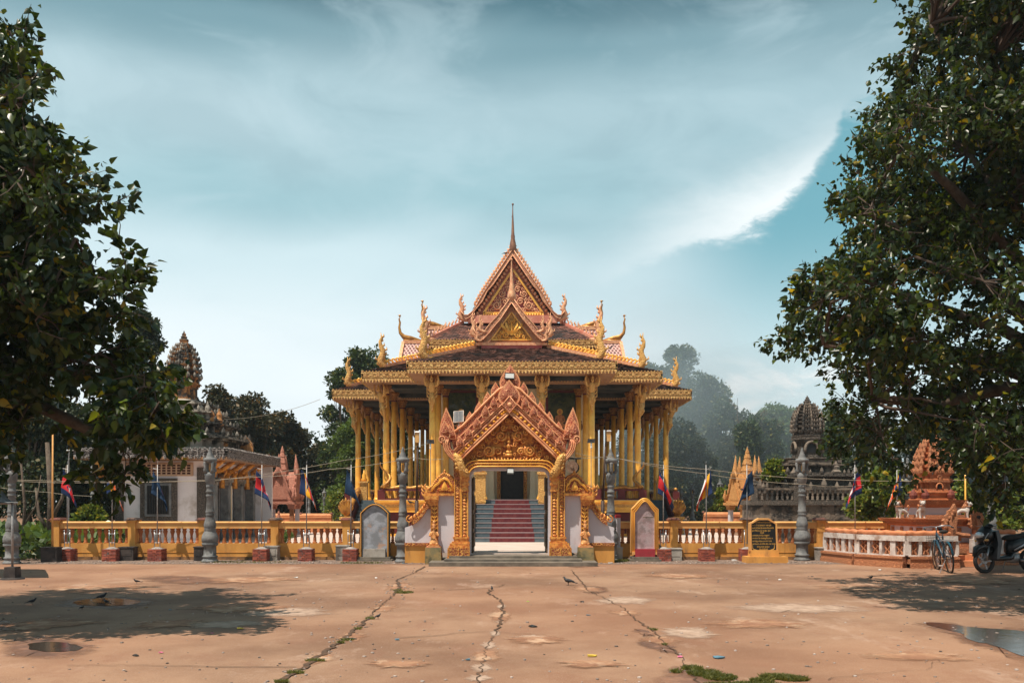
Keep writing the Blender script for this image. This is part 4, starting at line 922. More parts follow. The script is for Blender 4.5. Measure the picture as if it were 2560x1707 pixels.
    for i in range(6):
        x, z = G(1212, 1120 + i * 30)
        for t in (-1, 1): m.bar((x * s + t * .075, .035, z + .03), (x * s, .03, z - .03), .02, .025)
        m.ball((x * s, .04, z + .02), (.02, .02, .025), 5, 4)
    m.build('pilaster_chevron', 'gold', pl, kind='stuff')
    # outer white wing with sloping naga coping
    bot = G(0, 1378)[1]
    top = [(1241, 1112), (1262, 1118), (1290, 1150), (1325, 1190), (1360, 1220), (1400, 1250), (1440, 1262)]
    m = MB(); m.strip([(G(u, 0)[0] * s, bot) for u, v in top], [(G(u, v)[0] * s, G(u, v)[1]) for u, v in top], .18, .42); ow = m.build('outer_wing_wall', 'white_wall', GA)
    m = MB(); tp = [(1245, 1075), (1268, 1080), (1285, 1110), (1310, 1145), (1345, 1180), (1385, 1205)]
    m.strip([(G(u, v + 42)[0] * s, G(u, v + 42)[1]) for u, v in tp], [(G(u, v)[0] * s, G(u, v)[1]) for u, v in tp], .06, .46); cp = m.build('sloping_coping', 'gate_gold', GA)
    m = MB()
    for i in range(9):
        t = i / 8; k = t * 4.99; q = int(k); f = k - q; u = tp[q][0] + (tp[q + 1][0] - tp[q][0]) * f; v = tp[q][1] + (tp[q + 1][1] - tp[q][1]) * f
        x, z = G(u, v); m.tube([(x * s, .2, z - .02), (x * s + s * .04, .2, z + .05), (x * s + s * .01, .2, z + .11)], [.055, .045, .01], 6)
    x, z = G(1400, 1200); m.scroll(x * s, z, .10, .05, 1.3, math.pi / 2, -s, .35, 6, False)
    m.build('coping_leaf', 'gate_scroll', cp, smooth=True)
    m = MB(); x, z = G(1262, 1030)
    m.tube([(x * s, .1, z - .1), (x * s + s * .06, .08, z + .06), (x * s + s * .02, .06, z + .18), (x * s + s * .10, .05, z + .26), (x * s + s * .05, .05, z + .36)], [.09, .075, .05, .035, .005], 7)
    for t in range(3): m.tube([(x * s + s * .05, .08, z + .1 * t), (x * s + s * .14, .06, z + .05 + .1 * t), (x * s + s * .17, .06, z + .13 + .1 * t)], [.045, .03, .005], 5)
    m.build('naga_ornament', 'gate_scroll', GA, smooth=True)
    m = MB(); bx(m, 1250, 1442, 1378, 1400, .12, .45); m.build('base_moulding', 'gate_gold', ow); m = MB(); bx(m, 1252, 1440, 1400, 1540, .16, .44); m.build('wing_base', 'ochre', ow)
# top finials
for (u, v, w_, h_, y0) in ((648, 225, 160, 200, .06), (642, 330, 168, 175, -.22)):
    x, z = G(u, v); m = MB(); m.flame(x, z, w_ / 288.5, h_ / 288.5, y0, y0 + .14); m.build('flame_leaf', ['gate_pinkgold', 'gate_red'], GA)
m = MB(); a = gp([(645, 282), (697, 345), (645, 408), (592, 345)]); m.prism(a, -.31, -.20); di = m.build('gate_diamond', 'gate_red', GA)
m = MB(); m.tube([(x, -.31, z) for x, z in a + [a[0]]], .016, 5); m.ball((0, -.31, G(0, 345)[1]), (.06, .03, .06), 8, 5); m.build('diamond_rim', 'gate_pinkgold', di, smooth=True)
# tympanum with scrollwork
m = MB(); m.prism(gp([(645, 402), (1000, 750), (962, 800), (330, 800), (290, 750)]), -.02, .22); ty = m.build('tympanum', 'tymp', GA)
def gs(u, v, r, a0, tu, sgn=1, mir=True, th=.52):
    for s in ((-1, 1) if mir else (1,)):
        x, z = G(645 + (u - 645) * s, v); m = MB(); m.scroll(x, z, r / 288.5 * 1.08, -.085, tu, a0 if s > 0 else math.pi - a0, s * sgn, th, 6); m.build('tympanum_scroll', 'gate_scroll', ty, smooth=True)
for t in ((708, 572, 38, 2.6, 1.9), (800, 685, 40, 2.4, 2.0), (690, 512, 24, 2.8, 1.5), (750, 612, 22, .6, 1.4), (870, 705, 26, 2.6, 1.6), (730, 690, 26, .3, 1.6), (665, 455, 17, 2.8, 1.4), (925, 730, 17, 2.6, 1.4),
          (845, 655, 18, .5, 1.3), (770, 548, 20, 2.5, 1.3), (730, 505, 12, .6, 1.2), (690, 640, 18, .4, 1.2), (840, 730, 14, .2, 1.2), (770, 730, 14, 3, 1.2), (890, 672, 13, 2, 1.2), (820, 610, 14, 2, 1.2), (960, 742, 10, 2, 1.1), (686, 715, 13, 1, 1.2)): gs(*t)
m = MB(); x, z = G(640, 690)
m.cbox(x, -.08, z - .14, z - .06, .09, .05); m.cbox(x, -.08, z - .06, z + .02, .07, .045); m.lathe([(z + .02, .055), (z + .10, .05), (z + .14, .075), (z + .2, .04)], x, -.08, 8)
m.ball((x, -.1, z + .25), (.045, .045, .055), 8, 6); m.tube([(x, -.1, z + .28), (x, -.09, z + .42), (x, -.08, z + .52)], [.045, .025, .004], 6)
for t in (-1, 1):
    m.tube([(x + t * .04, -.09, z + .16), (x + t * .12, -.1, z + .12), (x + t * .13, -.1, z + .24)], [.025, .02, .01], 5); m.ball((x + t * .15, -.09, z + .28), (.04, .03, .04), 7, 5)
m.build('tympanum_figure', 'gate_scroll', ty, smooth=True)
m = MB()
for i in range(22):
    u = 400 + 490 * i / 21; x, z = G(u, 755 if i % 2 else 748); d = (i - 10.5) / 21
    m.tube([(x - d * .12, -.1, z - .09), (x, -.12, z), (x + d * .10, -.1, z + .05)], [.035, .03, .01], 5)
m.build('tympanum_leaf', 'gate_scroll', ty, smooth=True)
# arch band
lo = [(336, 862), (345, 845), (362, 822), (385, 808), (415, 802), (645, 802), (875, 802), (905, 808), (928, 822), (945, 845), (954, 862)]
hi = [(300, 862), (305, 815), (330, 780), (365, 762), (410, 758), (645, 758), (880, 758), (925, 762), (960, 780), (985, 815), (990, 862)]
m = MB(); m.strip(gp(lo), gp(hi), -.16, .40); ar = m.build('arch_band', 'gate_gold', GA)
m = MB()
for q in (lo, hi): m.tube([(x, -.17, z) for x, z in gp(q)], .02, 6)
m.tube([((a[0] + b[0]) / 2, -.17, (a[1] + b[1]) / 2) for a, b in zip(gp(lo), gp(hi))], .014, 5)
m.build('arch_moulding', 'gold', ar, smooth=True)
m = MB(); x, z0 = G(340, 838); _, z1 = G(0, 803); m.box(x + .12, -x - .12, .0, .55, z0 + .03, z1 - .004); m.prism(gp([(335, 875), (336, 862), (345, 845), (380, 815), (430, 815), (430, 835), (375, 838), (350, 875)]), .05, .5); m.prism(gp([(955, 875), (954, 862), (945, 845), (910, 815), (860, 815), (860, 835), (915, 838), (940, 875)]), .05, .5); m.build('lintel_soffit', 'white_wall', GA)
# steps in front of the gate
GS = thing('gate_steps', 'low dark concrete steps leading up to the carved gate', 'steps', (-.064, 22.5, 0), world=True)
for i, (x0, x1, y, z0, z1) in enumerate(((-2.08, 2.14, 21.95, 0, .098), (-1.72, 1.78, 22.3, .098, .155), (-1.62, 1.68, 22.7, .155, .215))):
    m = MB(); m.box(x0, x1, y, 24.4, z0, z1); m.build('step', 'step', GS)
m = MB(); m.box(-1.1, 1.0, 23.35, 24.6, .215, .245); m.build('threshold', 'court', GS)
for s, lb in ((-1, 'mossy ochre concrete pedestal left of the gate steps, carrying a kneeling figure'), (1, 'mossy ochre concrete pedestal right of the gate steps, carrying a kneeling figure')):
    m = MB(); m.box(-.21, .21, -.2, .3, .0, .20); m.box(-.205, .205, -.195, .3, .20, .43, .004, .004); pd = m.build('pedestal_block', 'moss_conc', None)
    t = thing('pedestal', lb, 'pedestal', (-.064 + s * 1.98, 22.95, 0), group='pedestals beside the gate steps'); pd.parent = t
    m = MB(); m.box(-.18, .18, -.15, .28, .43, .455); m.build('pedestal_cap', 'gate_pink', t)
# kneeling praying figures (statues)
def statue(loc, label):
    t = thing('praying_statue', label, 'statue', loc, group='kneeling statues before the gate')
    V = [(0, .02, .12), (0, .0, .22), (0, -.01, .33), (0, -.01, .40), (0, -.015, .46),
         (.085, .0, .36), (.115, -.04, .27), (.05, -.11, .30), (-.085, .0, .36), (-.115, -.04, .27), (-.05, -.11, .30),
         (.06, -.02, .09), (.075, -.10, .05), (.06, .08, .03), (-.06, -.02, .09), (-.075, -.10, .05), (-.06, .08, .03), (.012, -.13, .37), (-.012, -.13, .37)]
    E = [(0, 1), (1, 2), (2, 3), (3, 4), (2, 5), (5, 6), (6, 7), (2, 8), (8, 9), (9, 10), (0, 11), (11, 12), (12, 13), (0, 14), (14, 15), (15, 16), (7, 17), (10, 18)]
    Rr = [.075, .06, .065, .03, .03, .035, .028, .022, .035, .028, .022, .06, .05, .03, .06, .05, .03, .010, .010]
    skin('body', V, E, Rr, 'statue_gold', t, 2)
    m = MB(); m.ball((0, -.02, .495), (.045, .05, .058), 12, 8); m.tube([(0, -.068, .50), (0, -.078, .485)], [.008, .01], 5); m.ball((.018, -.062, .508), .007, 6, 4); m.ball((-.018, -.062, .508), .007, 6, 4); m.ball((0, -.064, .468), (.014, .006, .005), 6, 4)
    for q in (-1, 1): m.ball((q * .047, -.015, .49), (.008, .012, .022), 6, 4)
    m.build('head', 'statue_gold', t, smooth=True)
    m = MB(); m.lathe([(.53, .052), (.55, .055), (.56, .04), (.60, .035), (.62, .042), (.68, .004)], 0, -.01, 10); m.build('crown', 'statue_gold', t, smooth=True)
    m = MB(); m.cbox(0, .0, 0, .03, .14, .15); m.build('base', 'statue_gold', t)
    m = MB(); m.lathe([(.03, .115), (.10, .12), (.16, .085), (.2, .07)], 0, .0, 10); m.build('skirt', 'statue_gold', t, smooth=True)
statue((-.064 - 1.97, 22.95, .455), 'small gilded kneeling figure with joined palms, left of the gate')
statue((-.064 + 1.97, 22.95, .455), 'small gilded kneeling figure with joined palms, right of the gate')
# floodlights, solar panel, gong on the gate
def flood(loc, w_, h_, tilt, label):
    t = thing('floodlight', label, 'floodlight', loc, group='floodlights on the gate')
    m = MB(); m.box(-w_ / 2, w_ / 2, -.03, .03, -h_ / 2, h_ / 2, .01, 0, .01, 0); m.box(-w_ / 2 + .03, w_ / 2 - .03, .03, .07, -h_ / 2 + .03, h_ / 2 - .03); b = m.build('housing', 'black', t)
    m = MB(); m.box(-w_ / 2 + .025, w_ / 2 - .025, -.038, -.031, -h_ / 2 + .025, h_ / 2 - .025); m.build('lens', 'glass', b)
    m = MB(); m.tube([(-w_ / 2 - .01, 0, 0), (-w_ / 2 - .01, .10, -.02), (w_ / 2 + .01, .10, -.02), (w_ / 2 + .01, 0, 0)], .008, 5); m.build('bracket', 'black', t)
    t.rotation_euler = (R(tilt), R(2), 0); return t
x, z = G(646, 127); flood((x - .064, GY - .12, z + .15), .27, .17, -12, 'black rimmed floodlight fixed on the topmost flame of the gate')
x, z = G(652, 839); flood((x - .064, GY - .22, z + .15), .20, .15, -8, 'small black floodlight hanging under the gate arch')
x, z = G(260, 424); t = thing('solar_charger', 'white framed solar panel propped on the left slope of the gate top', 'solar panel', (x - .064, GY + .05, z + .15))
m = MB(); m.box(-.135, .135, -.012, .012, -.17, .17); f = m.build('panel_frame', 'white_post', t)
for i in range(6):
    m = MB(); m.box(-.115 + .039 * i, -.115 + .039 * i + .033, -.017, -.0125, -.155, .155); m.build('solar_cell', 'panel', f)
m = MB(); m.tube([(0, .02, -.1), (0, .06, -.28), (.02, .02, -.42)], .015, 5); m.build('support', 'galv', t); t.rotation_euler = (R(-25), R(-5), R(-8))
t = thing('gong', 'round weathered bronze gong hanging behind the right wing of the gate', 'gong', (P(1430, 1167, 24.2)[0], 24.2, P(1430, 1167, 24.2)[2]))
m = MB(); m.tube([(0, -.03, 0), (0, .03, 0)], [.165, .16], 28); g = m.build('disc', 'bronze', t)
m = MB(); m.tube([(.04, .035, -.02), (.04, .06, -.02)], [.165, .15], 28); m.build('rear_drum', 'black', t)
m = MB(); m.tube([(0, -.032, 0), (0, -.05, 0)], [.05, .04], 14); m.build('boss', 'bronze', g)
m = MB(); m.bar((-.25, .05, .24), (.25, .05, .24), .05, .05); m.bar((-.1, .04, .22), (-.08, .0, .14), .012, .012); m.bar((.1, .04, .22), (.08, .0, .14), .012, .012); m.bar((.12, .06, .24), (.12, .06, -.6), .04, .04); m.bar((-.2, .06, .24), (-.2, .06, -.6), .04, .04); m.build('hanger', 'black', t)

# ================================================================ GROUND
def flat(name, pts, z, m, kind='structure', parent=None):
    me = bpy.data.meshes.new(name); me.from_pydata([(x, y, z) for x, y in pts], [], [tuple(range(len(pts)))]); me.materials.append(M[m]); return link(name, me, parent, kind=kind)
def ground_mat():
    m = bpy.data.materials.new('dusty_concrete_yard'); m.use_nodes = True; N = m.node_tree.nodes; L = m.node_tree.links; b = N['Principled BSDF']
    g = N.new('ShaderNodeNewGeometry').outputs['Position']
    def noise(s, d, r, stretch=(1, 1, 1)):
        mp = N.new('ShaderNodeMapping'); mp.inputs[3].default_value = stretch; L.new(g, mp.inputs[0])
        n = N.new('ShaderNodeTexNoise'); n.inputs['Scale'].default_value = s; n.inputs['Detail'].default_value = d; n.inputs['Roughness'].default_value = r; L.new(mp.outputs[0], n.inputs[0]); return n.outputs[0]
    a = noise(.32, 7, .62); c_ = noise(1.3, 8, .7, (1, .55, 1)); d = noise(6, 6, .7); e = noise(45, 3, .7); f = noise(.12, 3, .5)
    c = mixc(sstep(a, .36, .64, N, L), (.165, .085, .050), (.30, .178, .112), N, L)
    c = mixc(mth('MULTIPLY', sstep(c_, .50, .68, N, L), .6, N, L), c, (.20, .095, .058), N, L)
    c = mixc(mth('MULTIPLY', sstep(noise(.8, 8, .75, (1, .5, 1)), .54, .68, N, L), .55, N, L), c, (.44, .31, .235), N, L)
    c = mixc(mth('MULTIPLY', sstep(d, .56, .70, N, L), .35, N, L), c, (.24, .125, .08), N, L)
    c = mixc(mth('MULTIPLY', sstep(e, .60, .68, N, L), .55, N, L), c, (.13, .08, .055), N, L)
    c = mixc(mth('MULTIPLY', sstep(noise(22, 5, .8), .50, .62, N, L), .35, N, L), c, (.20, .11, .07), N, L)
    c = mixc(mth('MULTIPLY', sstep(noise(90, 2, .6), .60, .66, N, L), .45, N, L), c, (.58, .46, .38), N, L)
    c = mixc(mth('MULTIPLY', sstep(f, .42, .6, N, L), .25, N, L), c, (.34, .15, .08), N, L)
    L.new(c, b.inputs['Base Color']); b.inputs['Roughness'].default_value = .85; b.inputs['Specular IOR Level'].default_value = .25
    bp = N.new('ShaderNodeBump'); bp.inputs['Distance'].default_value = .02; bp.inputs['Strength'].default_value = .8
    L.new(mth('ADD', mth('MULTIPLY', d, .5, N, L), mth('MULTIPLY', e, .35, N, L), N, L), bp.inputs['Height']); L.new(bp.outputs[0], b.inputs['Normal'])
    return m
M['yard'] = ground_mat()
flat('ground', [(-400, -60), (400, -60), (400, 900), (-400, 900)], -.02, 'soil')
flat('yard_pavement', [(-60, -30), (60, -30), (60, 23.6), (-60, 23.6)], 0, 'yard')
def ragged(x0, x1, y, amp, n, r): return [(x0 + (x1 - x0) * i / n, y + r.uniform(-amp, amp)) for i in range(n + 1)]
r_ = random.Random(3)
flat('dirt_verge', ragged(-18, 18, 22.75, .10, 160, r_) + [(18, 25.4), (-18, 25.4)], .004, 'gravel')
m = MB(); m.box(-11.6, 9.2, 24.85, 58, -.01, .24); o = m.build('courtyard_floor', 'court'); o['kind'] = 'structure'
def gpt(px, py): D = CZ * FP / (py - HY); return ((px - 1280) / FP * D, D)
def soft(o, pts):
    """gives a ground sheet a ragged feathered rim"""
    me = o.data; n = len(pts); cx_ = sum(p[0] for p in pts) / n; cy_ = sum(p[1] for p in pts) / n; z = me.vertices[0].co.z; me.clear_geometry()
    V = []; A = []
    for f, a in ((1.12, 0), (.9, .45), (.65, .8), (.3, 1)):
        V += [(cx_ + (x - cx_) * f, cy_ + (y - cy_) * f, z) for x, y in pts]; A += [a] * n
    V.append((cx_, cy_, z)); A.append(1); F = []
    for k in range(3):
        for i in range(n): j = (i + 1) % n; F.append((k * n + i, k * n + j, (k + 1) * n + j, (k + 1) * n + i))
    F += [(3 * n + i, 3 * n + (i + 1) % n, 4 * n) for i in range(n)]
    me.from_pydata(V, [], F); at = me.attributes.new('fade', 'FLOAT', 'POINT'); at.data.foreach_set('value', A); me.update()
def blob_sheet(name, pts, z, m, jit=.0, sub=4, seed=0, parent=None, kind='structure'):
    r = random.Random(seed); P_ = [gpt(*p) for p in pts]; out = []
    n = len(P_)
    for i in range(n):
        p0, p1, p2, p3 = (P_[(i + k - 1) % n] for k in range(4))
        for j in range(sub):
            t = j / sub; q = [.5 * ((2 * p1[c]) + (-p0[c] + p2[c]) * t + (2 * p0[c] - 5 * p1[c] + 4 * p2[c] - p3[c]) * t * t + (-p0[c] + 3 * p1[c] - 3 * p2[c] + p3[c]) * t ** 3) for c in (0, 1)]
            out.append((q[0] + r.uniform(-jit, jit), q[1] + r.uniform(-jit, jit)))
    o = flat(name, out, z, m, kind, parent)
    if m == 'wet': soft(o, out)
    return o
wet = [([(150, 1500), (260, 1490), (390, 1497), (380, 1512), (300, 1524), (200, 1520), (120, 1512)], [(190, 1503), (260, 1495), (345, 1502), (330, 1511), (260, 1515), (200, 1512)]),
       ([(0, 1608), (70, 1590), (150, 1592), (240, 1612), (235, 1632), (150, 1648), (60, 1645), (0, 1637)], [(70, 1612), (120, 1604), (190, 1612), (200, 1624), (140, 1630), (80, 1624)]),
       ([(2280, 1556), (2350, 1553), (2450, 1566), (2560, 1570), (2680, 1590), (2680, 1665), (2560, 1660), (2490, 1632), (2410, 1610), (2380, 1590)], [(2310, 1558), (2360, 1558), (2450, 1570), (2560, 1578), (2660, 1600), (2650, 1650), (2555, 1640), (2490, 1615), (2425, 1600), (2400, 1583)]),
       ([(330, 1443), (430, 1437), (560, 1444), (620, 1452), (520, 1462), (400, 1458)], None),
       ([(1455, 1468), (1480, 1463), (1515, 1468), (1520, 1478), (1490, 1485), (1460, 1482)], None),
       ([(1595, 1602), (1630, 1592), (1670, 1605), (1700, 1630), (1680, 1634), (1630, 1625)], None),
       ([(1580, 1572), (1620, 1575), (1640, 1590), (1610, 1592)], None),
       ([(1640, 1690), (1690, 1664), (1780, 1668), (1830, 1690), (1840, 1730), (1640, 1730)], None),
       ([(0, 1548), (30, 1552), (68, 1570), (40, 1577), (-20, 1577), (-40, 1560)], None),
       ([(1405, 1412), (1460, 1409), (1490, 1414), (1440, 1419)], None)]
for i, (a, b) in enumerate(wet):
    blob_sheet('damp_stain', a, .004, 'wet', .05, 6, i)
    if b: blob_sheet('puddle', b, .008, 'water', .02, 5, i + 50)
def fade_mat(m, sc=9.0):
    N = m.node_tree.nodes; L = m.node_tree.links; b = N['Principled BSDF']
    a = N.new('ShaderNodeAttribute'); a.attribute_name = 'fade'; g = N.new('ShaderNodeNewGeometry'); n = N.new('ShaderNodeTexNoise'); n.inputs['Scale'].default_value = sc; n.inputs['Detail'].default_value = 8; n.inputs['Roughness'].default_value = .75
    L.new(g.outputs['Position'], n.inputs[0]); L.new(sstep(mth('ADD', a.outputs['Fac'], mth('MULTIPLY', mth('SUBTRACT', n.outputs[0], .5, N, L), 1.5, N, L), N, L), .15, 1.15, N, L), b.inputs['Alpha'])
fade_mat(M['wet'], 3.0); fade_mat(M['patch'], 6.0)
def crack(name, pts, w0, z, m, seed, wob=.06, kind='structure'):
    r = random.Random(seed); P_ = [gpt(*p) for p in pts]; L_ = []; 
    for i in range(len(P_) - 1):
        a, b = P_[i], P_[i + 1]; d = math.hypot(b[0] - a[0], b[1] - a[1]); n = max(2, int(d / .09))
        for k in range(n):
            t = k / n; L_.append((a[0] + (b[0] - a[0]) * t + r.uniform(-wob, wob) * .5, a[1] + (b[1] - a[1]) * t + r.uniform(-wob, wob) * .5))
    L_.append(P_[-1]); vs = []; fs = []; wd = w0
    for i, (x, y) in enumerate(L_):
        a = L_[max(0, i - 3)]; b = L_[min(len(L_) - 1, i + 3)]; dx, dy = b[0] - a[0], b[1] - a[1]; q = math.hypot(dx, dy) or 1
        wd = max(w0 * .35, min(w0 * 1.8, wd + r.uniform(-.3, .3) * w0)); vs += [(x - dy / q * wd, y + dx / q * wd, z), (x + dy / q * wd, y - dx / q * wd, z)]
        if i: fs.append((2 * i - 2, 2 * i - 1, 2 * i + 1, 2 * i))
    me = bpy.data.meshes.new(name); me.from_pydata(vs, [], fs); me.materials.append(M[m]); return link(name, me, kind=kind)
leftline = [(1062, 1416), (1035, 1432), (990, 1450), (1000, 1468), (985, 1488), (950, 1515), (905, 1560), (850, 1605), (800, 1640), (740, 1680), (690, 1712)]
rightline = [(1428, 1425), (1470, 1475), (1520, 1500), (1560, 1520), (1590, 1550), (1640, 1580), (1660, 1610), (1700, 1640), (1740, 1700), (1760, 1740)]
midline = [(1230, 1470), (1218, 1482), (1250, 1500), (1258, 1530), (1245, 1570), (1235, 1590), (1215, 1620), (1205, 1660), (1190, 1710)]
for i, (px, py, rx, ry) in enumerate([(1255, 1515, 9, .22), (1250, 1550, 11, .22), (1238, 1582, 12, .16), (1222, 1612, 16, .16), (1212, 1640, 20, .16), (1205, 1668, 24, .14), (1196, 1695, 26, .12), (1330, 1592, 40, .10), (1560, 1500, 60, .4), (720, 1530, 90, .4), (2000, 1520, 120, .45), (1720, 1580, 60, .3), (560, 1560, 70, .3)]):
    x0, y0 = gpt(px, py); sx = rx / FP * y0; rr = random.Random(i + 40); pts = [(x0 + math.cos(a) * sx * 1.6 * rr.uniform(.6, 1.1), y0 + math.sin(a) * ry * 1.8 * rr.uniform(.6, 1.1)) for a in [6.283 * k / 22 for k in range(22)]]
    o = flat('pale_concrete_patch', pts, .0042 + .00008 * i, 'patch'); soft(o, pts)
crack('pavement_crack', leftline, .018, .011, 'crackd', 1, .06); crack('pavement_crack', rightline, .007, .011, 'crackd', 2, .05); crack('pavement_crack', midline, .010, .011, 'crackd', 3, .07)
crack('pavement_crack', [(990, 1595), (1080, 1590), (1160, 1582), (1230, 1578), (1290, 1584), (1365, 1586)], .006, .011, 'crackd', 4, .05)
crack('pavement_crack', [(1110, 1476), (1180, 1472), (1245, 1468), (1262, 1460)], .007, .011, 'crackd', 6, .05)
crack('pavement_crack', [(170, 1663), (400, 1664), (600, 1668), (740, 1668)], .005, .011, 'crackd', 7, .04)
crack('pavement_crack', [(0, 1716), (80, 1695), (120, 1675), (200, 1655), (300, 1640), (330, 1615)], .03, .011, 'wet', 8, .08)
crack('pavement_crack', [(2070, 1700), (2120, 1690), (2200, 1682), (2320, 1675), (2345, 1650)], .005, .011, 'crackd', 9, .06)
crack('pavement_crack', [(1900, 1458), (2100, 1485), (2300, 1520)], .004, .011, 'crackd', 10, .05)
crack('pavement_crack', [(1320, 1430), (1240, 1432), (1170, 1438)], .005, .011, 'crackd', 11, .05)
# dirt drifts along the joints, and mottled pale patches
for i, (px, py, rx, ry) in enumerate([(1000, 1465, 40, .5), (960, 1520, 40, .35), (880, 1590, 45, .25), (800, 1645, 45, .2), (1470, 1472, 45, .35), (1560, 1530, 50, .22), (1650, 1600, 60, .2), (1250, 1540, 35, .5), (1215, 1640, 50, .25), (250, 1470, 200, .5), (600, 1520, 160, .35), (2150, 1470, 140, .4), (1900, 1560, 170, .3), (2300, 1640, 160, .2), (420, 1560, 120, .3), (1340, 1600, 90, .2), (1000, 1660, 110, .14), (120, 1560, 140, .35), (1700, 1440, 120, .4), (2420, 1450, 150, .6), (620, 1450, 150, .5), (1480, 1660, 100, .15)]):
    x0, y0 = gpt(px, py); sx = rx / FP * y0; rr = random.Random(i); pts = [(x0 + math.cos(a) * sx * rr.uniform(.6, 1.1), y0 + math.sin(a) * ry * 2 * rr.uniform(.6, 1.1)) for a in [6.283 * k / 22 for k in range(22)]]
    o = flat('dirt_drift', pts, .0145 + .0005 * i - .012, 'drift'); soft(o, pts)
fade_mat(M['drift'], 4.0)
# grass tufts and pebbles
def tufts(name, areas, m='grass', hgt=.06, seed=1):
    r = np.random.default_rng(seed); V = []; F = []
    for (px, py, rx, ry, n) in areas:
        x0, y0 = gpt(px, py); sx = rx / FP * y0
        a = r.random(n) * 6.283; q = np.sqrt(r.random(n)); X = x0 + np.cos(a) * q * sx; Y = y0 + np.sin(a) * q * ry
        for x, y in zip(X, Y):
            h = hgt * r.uniform(.4, 1.1); t = r.uniform(0, 6.28); c, s_ = math.cos(t) * .006, math.sin(t) * .006; lx, ly = r.uniform(-.03, .03, 2); b = len(V)
            V += [(x - c, y - s_, 0), (x + c, y + s_, 0), (x + lx * .5 + c * .5, y + ly * .5 + s_ * .5, h * .6), (x + lx * 1.3, y + ly * 1.3, h)]; F.append((b, b + 1, b + 2, b + 3))
    link(name, npmesh(name, V, F, m), kind='stuff')
tufts('grass_tuft', [(1010, 1481, 24, .14, 420), (994, 1475, 12, .1, 120), (925, 1546, 12, .08, 120), (868, 1600, 16, .05, 110), (852, 1607, 10, .04, 90), (790, 1652, 24, .05, 190), (738, 1682, 20, .04, 200), (704, 1706, 16, .04, 260), (895, 1572, 8, .05, 60), (1635, 1574, 9, .05, 90), (1662, 1612, 6, .04, 40)], hgt=.035)
tufts('grass_patch', [(1760, 1685, 40, .13, 1500), (1800, 1695, 40, .12, 1500), (1730, 1672, 26, .08, 500), (1940, 1694, 40, .08, 1500), (1985, 1699, 36, .07, 1000), (1860, 1716, 95, .10, 3000), (1905, 1703, 30, .05, 500), (1690, 1680, 14, .06, 120)], hgt=.042, seed=4)
tufts('verge_weeds', [(1500, 1404, 70, .16, 1400), (1540, 1402, 60, .15, 900), (2030, 1395, 20, .1, 500), (1490, 1385, 12, .1, 800), (905, 1408, 60, .1, 300), (620, 1406, 120, .12, 300)], hgt=.07, seed=6)
m = MB(); r = random.Random(11)
def stone(m, x, y, q, z=0):
    m.ball((x, y, z + q * .3), (q * r.uniform(.8, 1.4), q * r.uniform(.8, 1.4), q * r.uniform(.4, .7)), 5, 3)
for i in range(1500):
    x = r.uniform(-14, 12); stone(m, x, 22.9 + abs(r.gauss(0, .55)), r.uniform(.006, .03))
for i in range(520):
    x, y = gpt(r.uniform(-60, 2620), r.uniform(1425, 1715)); stone(m, x, y, r.uniform(.004, .013) * (1 + y / 18))
for i in range(200):
    p = leftline[r.randrange(len(leftline))]; x, y = gpt(p[0] + r.uniform(-30, 30), p[1] + r.uniform(-12, 12)); stone(m, x, y, r.uniform(.005, .02))
m.build('pebbles', 'pebble', kind='stuff')
# litter
LM = {'blue': (.09, .18, .24), 'pink': (.62, .14, .26), 'yellow': (.60, .42, .06), 'white': (.66, .64, .62), 'green': (.28, .42, .06), 'dark': (.03, .03, .03), 'leafdry': (.26, .14, .05)}
for k, v in LM.items(): M['litter_' + k] = mat('litter_' + k, v, rough=.6)
lit = [(1320, 1504, 'green', .05, 'yellow green wrapper scrap near the middle of the yard'), (365, 1519, 'leafdry', .06, 'dry curled leaf by the left puddle'), (880, 1598, 'dark', .10, 'black crumpled rag by the left mossy crack'), (1480, 1641, 'yellow', .09, 'bent yellow straw right of the middle path'), (1796, 1645, 'blue', .12, 'flat blue grey strip of plastic on the right pavement'),
       (1700, 1643, 'pink', .06, 'crumpled red wrapper beside the right wet stain'), (993, 1600, 'blue', .07, 'pale blue plastic scrap left of the centre crack'), (940, 1445, 'white', .07, 'white torn paper on the far left pavement'), (740, 1444, 'white', .10, 'white paper scrap beside a blue one on the far left pavement'), (402, 1632, 'pink', .05, 'red scrap on the left foreground pavement'),
       (340, 1640, 'dark', .07, 'small black lump on the left foreground pavement'), (1333, 1567, 'dark', .12, 'dark flat piece of rubber in the middle path'), (1455, 1505, 'dark', .07, 'brown brick chip on the path below the pigeon'), (1470, 1538, 'blue', .07, 'light blue wrapper on the path right of centre'), (600, 1572, 'yellow', .08, 'yellow twisted scrap on the left pavement'),
       (426, 1525, 'blue', .05, 'small blue scrap right of the left puddle'), (530, 1583, 'pink', .04, 'tiny pink petal on the left pavement'), (1170, 1650, 'blue', .06, 'light blue scrap left of the centre foreground crack'), (1950, 1450, 'white', .09, 'pale crumpled cup on the right far pavement'), (2200, 1425, 'white', .10, 'white flattened carton before the shrine base'),
       (1835, 1402, 'white', .16, 'white crumpled bag on the verge left of the black sign'), (1440, 1411, 'white', .09, 'white scrap by the right pedestal'), (1525, 1408, 'white', .14, 'white and black rag at the foot of the right lamp post'), (2212, 1459, 'leafdry', .07, 'brown fallen leaf on the right far pavement'), (1010, 1408, 'blue', .10, 'teal plastic ring at the foot of the left central lamp post')]
